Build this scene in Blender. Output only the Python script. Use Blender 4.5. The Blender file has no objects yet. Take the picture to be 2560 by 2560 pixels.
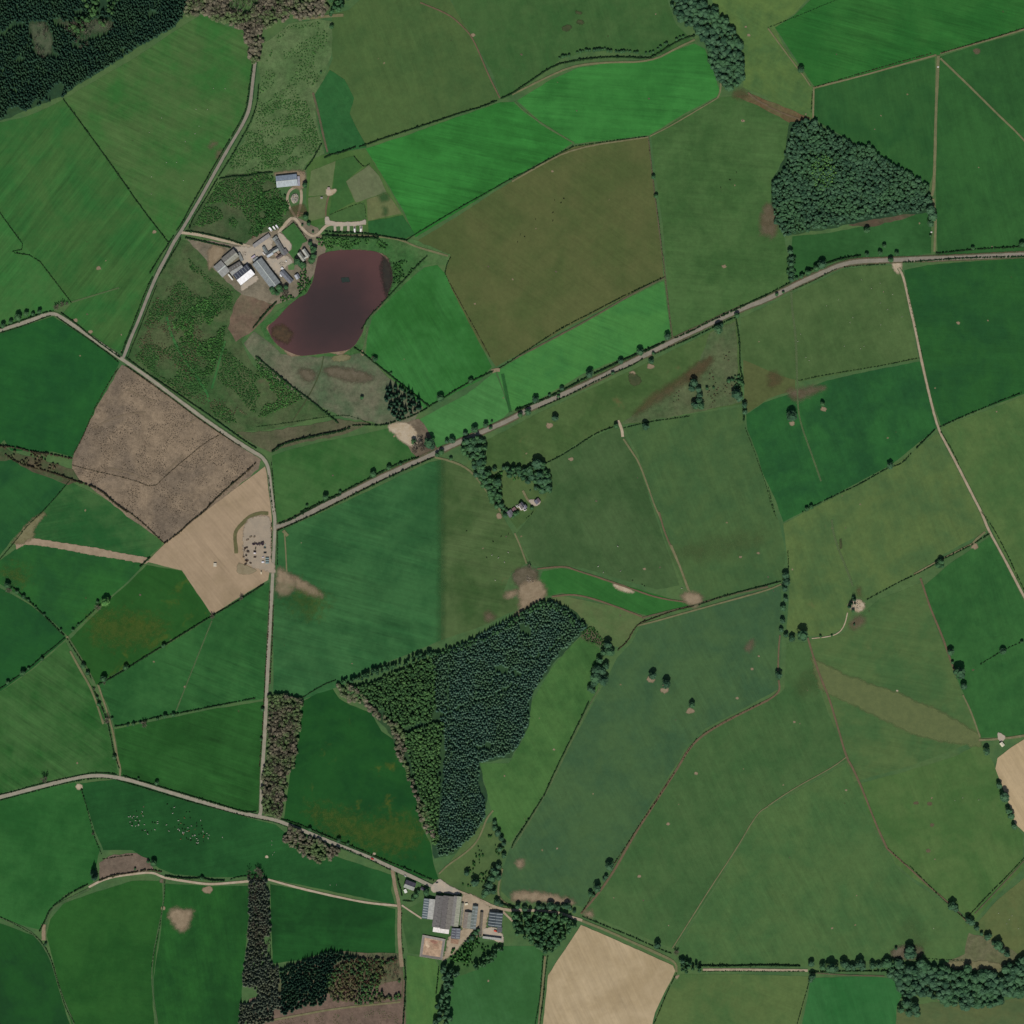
import bpy, bmesh, math, random
import numpy as np
from mathutils import Vector, Matrix
from mathutils.geometry import tessellate_polygon
random.seed(7); rng = np.random.default_rng(7)
sc = bpy.context.scene
COL = sc.collection
MPP = 0.686                      # metres per photograph pixel (photo is 2560 across)
# ------------------------------------------------------------ camera, sky, sun, exposure
CAM_H = 5200.0
cam_d = bpy.data.cameras.new('camera'); cam = bpy.data.objects.new('camera', cam_d); COL.objects.link(cam)
cam.location = (0, 0, CAM_H); cam.rotation_euler = (0, 0, 0)
cam_d.sensor_width = 36; cam_d.angle = 2*math.atan(1280*MPP/CAM_H)
cam_d.clip_start = 10; cam_d.clip_end = 40000
sc.camera = cam
SUN_EL, SUN_AZ = 47.0, 180.0     # sun due south of the place: shadows fall to the top of the picture
w = bpy.data.worlds.new('World'); sc.world = w; w.use_nodes = True
nt = w.node_tree; bg = nt.nodes['Background']
sky = nt.nodes.new('ShaderNodeTexSky'); sky.sky_type = 'NISHITA'; sky.sun_disc = False
sky.sun_elevation = math.radians(SUN_EL); sky.sun_rotation = math.radians(SUN_AZ)
nt.links.new(sky.outputs[0], bg.inputs[0]); bg.inputs[1].default_value = 0.06
sun_d = bpy.data.lights.new('sun', 'SUN'); sun_d.energy = 3.6; sun_d.angle = math.radians(0.5); sun_d.color = (1, .965, .91)
sun = bpy.data.objects.new('sun', sun_d); COL.objects.link(sun)
sun.rotation_euler = (math.radians(90-SUN_EL), 0, math.radians(-4))
sc.view_settings.view_transform = 'Standard'; sc.view_settings.look = 'None'
sc.view_settings.exposure = 0.0; sc.view_settings.gamma = 1; sc.view_settings.use_curve_mapping = False

# ------------------------------------------------------------ coordinates
KS = {'A': (520,540,12.075), 'B': (640,540,12.075), 'C': (640,400,12.075), 'D': (780,440,12.075), 'E': (560,620,9.66),
      'P': (990,2180,12.075), 'Q': (1120,2220,12.075), 'S': (1030,2310,12.075), 'H': (1230,1180,12.075),
      'R': (580,1280,12.075), 'W': (2450,1800,17.564), 'M': (300,2000,7.431)}
def pts(s):
    """'o x y' overview units, 't21 x y' units of map tile 2,1, 'kA x y' units of a close survey square -> metres"""
    ox, oy, f = 0, 0, 1/1.32505
    out, num = [], []
    for t in s.split():
        if t[0] == 'o': ox, oy, f = 0, 0, 1/1.32505
        elif t[0] == 't': ox, oy, f = 640*int(t[1]), 640*int(t[2]), 3.01875
        elif t[0] == 'k': ox, oy, f = KS[t[1]]
        else:
            num.append(float(t))
            if len(num) == 2:
                out.append(((ox+num[0]/f-1280)*MPP, (1280-oy-num[1]/f)*MPP)); num = []
    return out
def srgb(h):
    h = h.lstrip('#'); v = [int(h[i:i+2], 16)/255 for i in (0,2,4)]
    return [c/12.92 if c <= .04045 else ((c+.055)/1.055)**2.4 for c in v]
LIT = (1.03, 1.06, 1.02)         # how bright a level sheet of albedo 1 comes out, per channel
def alb(h, k=1.0):
    return [min(.9, c*k/l) for c, l in zip(srgb(h), LIT)] + [1]

# ------------------------------------------------------------ tags
def tag(o, label=None, cat=None, group=None, kind=None):
    if label: o['label'] = label
    if cat: o['category'] = cat
    if group: o['group'] = group
    if kind: o['kind'] = kind
    return o
def link(name, me, parent=None):
    o = bpy.data.objects.new(name, me); COL.objects.link(o)
    if parent: o.parent = parent
    return o
def empty(name, x, y, z=0, rz=0):
    o = bpy.data.objects.new(name, None); COL.objects.link(o); o.empty_display_size = 1
    o.location = (x, y, z); o.rotation_euler = (0, 0, rz); return o
def mesh_tris(name, V, F, mat, tint=None, smooth=False):
    V = np.asarray(V, np.float32); F = np.asarray(F, np.int32)
    me = bpy.data.meshes.new(name)
    me.vertices.add(len(V)); me.vertices.foreach_set('co', V.ravel())
    me.loops.add(F.size); me.loops.foreach_set('vertex_index', F.ravel())
    me.polygons.add(len(F)); me.polygons.foreach_set('loop_start', np.arange(0, F.size, 3, dtype=np.int32))
    me.polygons.foreach_set('use_smooth', np.full(len(F), smooth))
    if tint is not None:
        a = me.attributes.new('tint', 'FLOAT', 'POINT'); a.data.foreach_set('value', np.asarray(tint, np.float32))
    me.update(calc_edges=True); me.validate()
    me.materials.append(mat); return me
def mesh_py(name, V, F, mat, smooth=False):
    me = bpy.data.meshes.new(name); me.from_pydata(V, [], F); me.update()
    if mat: me.materials.append(mat)
    if smooth: me.polygons.foreach_set('use_smooth', [True]*len(me.polygons))
    return me

# ------------------------------------------------------------ materials
def new_mat(name):
    m = bpy.data.materials.new(name); m.use_nodes = True
    n = m.node_tree; p = n.nodes['Principled BSDF']; p.inputs['Roughness'].default_value = .9
    p.inputs['Specular IOR Level'].default_value = .15
    return m, n, p
def N(nt, typ, **kw):
    n = nt.nodes.new(typ)
    for k, v in kw.items():
        if k.startswith('i_'): n.inputs[k[2:]].default_value = v
        else: setattr(n, k, v)
    return n
def mixrgb(nt, fac, a, b, typ='MIX'):
    n = nt.nodes.new('ShaderNodeMix'); n.data_type = 'RGBA'; n.blend_type = typ
    for sock, v in ((n.inputs[0], fac), (n.inputs[6], a), (n.inputs[7], b)):
        if isinstance(v, bpy.types.NodeSocket): nt.links.new(v, sock)
        else: sock.default_value = v
    return n.outputs[2]
def math_(nt, op, a, b=None, c=None, clamp=False):
    n = nt.nodes.new('ShaderNodeMath'); n.operation = op; n.use_clamp = clamp
    for i, v in enumerate((a, b, c)):
        if v is None: continue
        if isinstance(v, bpy.types.NodeSocket): nt.links.new(v, n.inputs[i])
        else: n.inputs[i].default_value = v
    return n.outputs[0]
def ramp(nt, v, lo, hi):
    n = nt.nodes.new('ShaderNodeMapRange'); n.interpolation_type = 'SMOOTHSTEP'
    nt.links.new(v, n.inputs[0])
    for i, x in ((1, lo), (2, hi)):
        if isinstance(x, bpy.types.NodeSocket): nt.links.new(x, n.inputs[i])
        else: n.inputs[i].default_value = x
    return n.outputs[0]
def noise(nt, vec, scale, detail=3, rough=.55, w=None, dist=0):
    n = nt.nodes.new('ShaderNodeTexNoise'); n.noise_dimensions = '4D' if w is not None else '3D'
    nt.links.new(vec, n.inputs['Vector']); n.inputs['Scale'].default_value = scale
    n.inputs['Detail'].default_value = detail; n.inputs['Roughness'].default_value = rough; n.inputs['Distortion'].default_value = dist
    if w is not None:
        if isinstance(w, bpy.types.NodeSocket): nt.links.new(w, n.inputs['W'])
        else: n.inputs['W'].default_value = w
    return n.outputs['Fac']
def ground_group():
    g = bpy.data.node_groups.new('grassland', 'ShaderNodeTree')
    def inp(n, t, d):
        s = g.interface.new_socket(n, in_out='INPUT', socket_type=t); s.default_value = d
    for n, d in (('A', (.03,.1,.03,1)), ('B', (.05,.1,.03,1)), ('C', (.1,.09,.05,1))): inp(n, 'NodeSocketColor', d)
    for n, d in (('Angle', 0.), ('Streak', .3), ('Patch', .5), ('Fine', .3), ('Seed', 0.), ('Coarse', .5)): inp(n, 'NodeSocketFloat', d)
    g.interface.new_socket('Color', in_out='OUTPUT', socket_type='NodeSocketColor')
    gi = g.nodes.new('NodeGroupInput'); go = g.nodes.new('NodeGroupOutput'); I = gi.outputs
    geo = g.nodes.new('ShaderNodeNewGeometry').outputs['Position']
    # broad mottling
    n1 = noise(g, geo, .011, 5, .6, I['Seed'], .6)
    n1b = noise(g, geo, .045, 4, .6, I['Seed'])
    m = math_(g, 'ADD', math_(g, 'MULTIPLY', n1, .7), math_(g, 'MULTIPLY', n1b, .3))
    col = mixrgb(g, ramp(g, m, .36, .62), I['A'], I['B'])
    # streaks left by mowing and tractors
    r = g.nodes.new('ShaderNodeVectorRotate'); r.rotation_type = 'Z_AXIS'; g.links.new(geo, r.inputs['Vector']); g.links.new(I['Angle'], r.inputs['Angle'])
    mp = g.nodes.new('ShaderNodeMapping'); mp.inputs['Scale'].default_value = (.007, .11, 1); g.links.new(r.outputs[0], mp.inputs[0])
    s1 = noise(g, mp.outputs[0], 1, 4, .62, I['Seed'], .25)
    mp2 = g.nodes.new('ShaderNodeMapping'); mp2.inputs['Scale'].default_value = (.02, .42, 1); g.links.new(r.outputs[0], mp2.inputs[0])
    s2 = noise(g, mp2.outputs[0], 1, 2, .5, I['Seed'], .1)
    # only parts of the field show them
    msk = ramp(g, noise(g, geo, .008, 2, .5, math_(g, 'ADD', I['Seed'], 7.)), .3, .6)
    sv = math_(g, 'ADD', math_(g, 'MULTIPLY', math_(g, 'SUBTRACT', s1, .5), 1.3), math_(g, 'MULTIPLY', math_(g, 'SUBTRACT', s2, .5), .8))
    sv = math_(g, 'MULTIPLY', math_(g, 'MULTIPLY', sv, I['Streak']), math_(g, 'ADD', .35, msk))
    # patches of dry or bare ground
    p1 = noise(g, geo, .02, 6, .65, math_(g, 'ADD', I['Seed'], 13.), .4)
    pf = ramp(g, p1, math_(g, 'SUBTRACT', .80, math_(g, 'MULTIPLY', I['Patch'], .38)), math_(g, 'SUBTRACT', .92, math_(g, 'MULTIPLY', I['Patch'], .34)))
    col = mixrgb(g, math_(g, 'MULTIPLY', pf, .75), col, I['C'])
    # tufts
    f1 = noise(g, geo, .55, 3, .7); f2 = noise(g, geo, .16, 3, .65); f3 = noise(g, geo, .05, 3, .6, 3.1)
    fv = math_(g, 'ADD', math_(g, 'MULTIPLY', math_(g, 'SUBTRACT', f1, .5), I['Fine']), math_(g, 'MULTIPLY', math_(g, 'SUBTRACT', f2, .5), I['Coarse']))
    fv = math_(g, 'ADD', fv, math_(g, 'MULTIPLY', math_(g, 'SUBTRACT', f3, .5), I['Coarse']))
    gain = math_(g, 'ADD', 1., math_(g, 'ADD', sv, fv))
    gn = g.nodes.new('ShaderNodeVectorMath'); gn.operation = 'SCALE'
    g.links.new(col, gn.inputs[0]); g.links.new(gain, gn.inputs['Scale'])
    g.links.new(gn.outputs[0], go.inputs[0])
    return g
GG = ground_group()
_seed = [0]
def field_mat(a, b=None, c='#6d6447', ang=0, streak=.35, patch=.25, fine=.25, coarse=.45, k=1.0):
    _seed[0] += 1
    m, n, p = new_mat('turf_%02d' % _seed[0])
    g = n.nodes.new('ShaderNodeGroup'); g.node_tree = GG
    A = alb(a, k)
    g.inputs['A'].default_value = A
    if b: g.inputs['B'].default_value = alb(b, k)
    else: g.inputs['B'].default_value = (A[0]*1.55+.004, A[1]*1.12, A[2]*1.15, 1)
    g.inputs['C'].default_value = alb(c, k)
    for s, v in (('Angle', math.radians(ang)), ('Streak', streak), ('Patch', patch), ('Fine', fine), ('Coarse', coarse), ('Seed', _seed[0]*3.7)):
        g.inputs[s].default_value = v
    n.links.new(g.outputs[0], p.inputs['Base Color']); return m
def faded_mat(name, h1, h2, grain=.35, k=1.0, soft=.5, nsc=.25, amount=1.0):
    """earth or gravel whose rim breaks up into the grass around it"""
    m, n, p = new_mat(name)
    geo = n.nodes.new('ShaderNodeNewGeometry').outputs['Position']
    at = N(n, 'ShaderNodeAttribute', attribute_name='tint').outputs['Fac']
    c = mixrgb(n, ramp(n, noise(n, geo, .09, 5, .65), .35, .65), alb(h1, k), alb(h2, k))
    c = mixrgb(n, math_(n, 'MULTIPLY', ramp(n, noise(n, geo, .9, 3, .7), .4, .7), grain), c, (.03,.035,.02,1))
    n.links.new(c, p.inputs['Base Color'])
    nz = math_(n, 'SUBTRACT', noise(n, geo, nsc, 5, .7), .5)
    f = ramp(n, math_(n, 'ADD', at, math_(n, 'MULTIPLY', nz, 1.1)), .5-soft/2, .5+soft/2)
    f = math_(n, 'MULTIPLY', f, amount)
    tr = n.nodes.new('ShaderNodeBsdfTransparent'); mx = n.nodes.new('ShaderNodeMixShader')
    n.links.new(f, mx.inputs[0]); n.links.new(tr.outputs[0], mx.inputs[1]); n.links.new(p.outputs[0], mx.inputs[2])
    n.links.new(mx.outputs[0], n.nodes['Material Output'].inputs[0]); return m
def foliage_mat(name, dark, light, extra=None, exf=.0, tl=.0):
    m, n, p = new_mat(name)
    geo = n.nodes.new('ShaderNodeNewGeometry').outputs['Position']
    at = N(n, 'ShaderNodeAttribute', attribute_name='tint').outputs['Fac']
    oi = n.nodes.new('ShaderNodeObjectInfo').outputs['Random']
    v = math_(n, 'ADD', math_(n, 'MULTIPLY', at, .55), math_(n, 'MULTIPLY', noise(n, geo, .35, 3, .7), .5))
    v = math_(n, 'ADD', v, math_(n, 'MULTIPLY', math_(n, 'SUBTRACT', oi, .5), .22))
    c = mixrgb(n, ramp(n, v, .2, .9), alb(dark), alb(light))
    if extra: c = mixrgb(n, math_(n, 'MULTIPLY', ramp(n, noise(n, geo, .03, 3, .6, 2.), .45, .6), exf), c, alb(extra))
    n.links.new(c, p.inputs['Base Color']); p.inputs['Roughness'].default_value = .8
    return m
def plain_mat(name, h, rough=.8, var=.15, sc_=.3, metal=0, spec=.2, k=1.0):
    m, n, p = new_mat(name)
    geo = n.nodes.new('ShaderNodeNewGeometry').outputs['Position']
    A = alb(h, k); D = [x*(1-var*2) for x in A[:3]]+[1]; L = [min(.9, x*(1+var)) for x in A[:3]]+[1]
    v = math_(n, 'ADD', math_(n, 'MULTIPLY', noise(n, geo, sc_, 5, .7), .75), math_(n, 'MULTIPLY', noise(n, geo, sc_*7, 2, .6), .25))
    c = mixrgb(n, ramp(n, v, .3, .7), D, L)
    n.links.new(c, p.inputs['Base Color']); p.inputs['Roughness'].default_value = rough
    p.inputs['Metallic'].default_value = metal; p.inputs['Specular IOR Level'].default_value = spec; return m
def roof_mat(name, h, ang, rough=.75, rib=.18, pitch=1.1, k=1.0, stain='#4a473f', metal=0.0, damp=.35):
    """ribbed sheet roofing: sheet-to-sheet colour steps and weather stains that run down the slope"""
    m, n, p = new_mat(name)
    tc = n.nodes.new('ShaderNodeTexCoord').outputs['Object']
    r = n.nodes.new('ShaderNodeVectorRotate'); r.rotation_type = 'Z_AXIS'; r.inputs['Angle'].default_value = -ang; n.links.new(tc, r.inputs['Vector'])
    mp = n.nodes.new('ShaderNodeMapping'); mp.inputs['Scale'].default_value = (1/pitch, .22, .22); n.links.new(r.outputs[0], mp.inputs[0])
    v = noise(n, mp.outputs[0], 1, 2, .5); A = alb(h, k)
    c = mixrgb(n, ramp(n, v, .3, .7), [x*(1-rib) for x in A[:3]]+[1], [min(.9, x*(1+rib)) for x in A[:3]]+[1])
    c = mixrgb(n, math_(n, 'MULTIPLY', ramp(n, noise(n, tc, .12, 5, .7), .48, .75), damp), c, alb(stain))
    n.links.new(c, p.inputs['Base Color']); p.inputs['Roughness'].default_value = rough; p.inputs['Metallic'].default_value = metal
    return m

# ------------------------------------------------------------ sheets of ground
_z = [0.0]
def nz(base):
    _z[0] += .6180339; return base + (_z[0] % 1)*.14
def densify(P, step=9, jit=.5, closed=True):
    out = []; n = len(P)
    for i in range(n if closed else n-1):
        a, b = np.array(P[i]), np.array(P[(i+1) % n]); L = np.linalg.norm(b-a); k = max(1, int(L/step))
        d = (b-a)/max(L, 1e-6); nn = np.array((-d[1], d[0]))
        for j in range(k):
            q = a+(b-a)*j/k
            if j: q = q+nn*random.uniform(-jit, jit)
            out.append(tuple(q))
    if not closed: out.append(tuple(P[-1]))
    return out
def smooth(P, it=2, closed=False):
    for _ in range(it):
        Q = [] if closed else [P[0]]; n = len(P)
        for i in range(n if closed else n-1):
            a, b = P[i], P[(i+1) % n]
            Q.append((a[0]*.75+b[0]*.25, a[1]*.75+b[1]*.25)); Q.append((a[0]*.25+b[0]*.75, a[1]*.25+b[1]*.75))
        if not closed: Q.append(P[-1])
        P = Q
    return P
def sheet(name, P, z, mat, label=None, cat='field', jit=.5, step=9, kind='structure'):
    P = densify(P, step, jit)
    me = mesh_py(name, [(x, y, z) for x, y in P], tessellate_polygon([[Vector((x, y, 0)) for x, y in P]]), mat)
    bm = bmesh.new(); bm.from_mesh(me); bmesh.ops.recalc_face_normals(bm, faces=bm.faces)
    if sum(f.normal.z*f.calc_area() for f in bm.faces) < 0: bmesh.ops.reverse_faces(bm, faces=bm.faces)
    bm.to_mesh(me); bm.free()
    return tag(link(name, me), label, cat, kind=kind)
def ribbon(name, s, width, z, mat, label=None, cat=None, jit=.15, it=2, closed=False, wob=.12, off=0):
    """a strip along a line with a rim that fades (tint 0 at the edge, 1 inside)"""
    P = pts(s) if isinstance(s, str) else s
    P = smooth(P, it, closed); P = densify(P, 6, jit, closed); P = np.array(P)
    if closed: P = np.vstack([P, P[:1]])
    T = np.gradient(P, axis=0); T /= np.linalg.norm(T, axis=1)[:, None]+1e-9; Nn = np.stack([-T[:,1], T[:,0]], 1)
    prof = [(-1, 0), (-.62, 1), (0, 1.3), (.62, 1), (1, 0)]; n = len(P)
    ww = width/2*(1+rng.normal(0, wob, n)); ww = np.convolve(np.pad(ww, 2, 'edge'), np.ones(5)/5, 'valid')
    V = []; tint = []
    for u, t in prof:
        q = P+Nn*(ww*u+off)[:, None]; V.append(np.column_stack([q, np.full(n, z)])); tint += [t]*n
    V = np.vstack(V); F = []
    for k in range(4):
        for i in range(n-1):
            a, b, c, d = k*n+i, k*n+i+1, (k+1)*n+i+1, (k+1)*n+i; F += [(a, c, b), (a, d, c)]
    F = np.array(F); a, b, c = V[F[:,0]], V[F[:,1]], V[F[:,2]]
    nn = (b[:,0]-a[:,0])*(c[:,1]-a[:,1])-(b[:,1]-a[:,1])*(c[:,0]-a[:,0]); fl = nn < 0; F[fl] = F[fl][:, ::-1]
    return tag(link(name, mesh_tris(name, V, F, mat, tint)), label, cat, kind='structure')
def patch(name, P, z, mat, label=None, cat=None, rings=None, jit=1.0, step=5, fw=None):
    """an irregular soft-rimmed area: a fine grid over the outline, tint = how far inside the rim"""
    if isinstance(P, str): P = pts(P)
    P = np.array(densify(P, step, jit)); lo, hi = P.min(0), P.max(0); sz = (hi-lo).min()
    if fw is None: fw = min(6.0, max(.5, sz*.12))
    cell = max(.45, min(2.5, sz/14)); lo = lo-fw-cell; hi = hi+fw+cell
    nx, ny = int((hi[0]-lo[0])/cell)+2, int((hi[1]-lo[1])/cell)+2
    gx = lo[0]+np.arange(nx)*cell; gy = lo[1]+np.arange(ny)*cell
    X, Y = np.meshgrid(gx, gy); Q = np.column_stack([X.ravel(), Y.ravel()])
    d2 = np.full(len(Q), 1e9); ins = np.zeros(len(Q), bool)
    for a, b in zip(P, np.roll(P, -1, 0)):
        e = b-a; t = np.clip(((Q-a)@e)/(e@e+1e-9), 0, 1); w_ = Q-a-t[:, None]*e; d2 = np.minimum(d2, (w_**2).sum(1))
        c = (a[1] > Q[:,1]) != (b[1] > Q[:,1])
        with np.errstate(divide='ignore', invalid='ignore'): ins ^= c & (Q[:,0] < (b[0]-a[0])*(Q[:,1]-a[1])/(b[1]-a[1])+a[0])
    sd = np.where(ins, 1, -1)*np.sqrt(d2); tint = np.clip(.5+sd/(2*fw), 0, 1.3)
    I = np.arange(nx*ny).reshape(ny, nx); a, b, c, d = I[:-1,:-1].ravel(), I[:-1,1:].ravel(), I[1:,1:].ravel(), I[1:,:-1].ravel()
    keep = (tint[a]+tint[b]+tint[c]+tint[d]) > 0; a, b, c, d = a[keep], b[keep], c[keep], d[keep]
    F = np.concatenate([np.column_stack([a, b, c]), np.column_stack([a, c, d])])
    used = np.unique(F); mp = np.full(nx*ny, -1); mp[used] = np.arange(len(used))
    V = np.column_stack([Q[used], np.full(len(used), z)])
    return tag(link(name, mesh_tris(name, V, mp[F], mat, tint[used])), label, cat, kind='structure')
def spot(name, s, r, mat, label, el=1.3, rz=0):
    """one small round patch"""
    for x, y in pts(s):
        P = []
        for i in range(12):
            a = i*math.tau/12; q = r*random.uniform(.7, 1.15)
            u, v = q*math.cos(a)*el, q*math.sin(a)
            P.append((x+u*math.cos(rz)-v*math.sin(rz), y+u*math.sin(rz)+v*math.cos(rz)))
        patch(name, P, nz(.16), mat, label, 'bare patch', step=50, jit=0)
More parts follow.
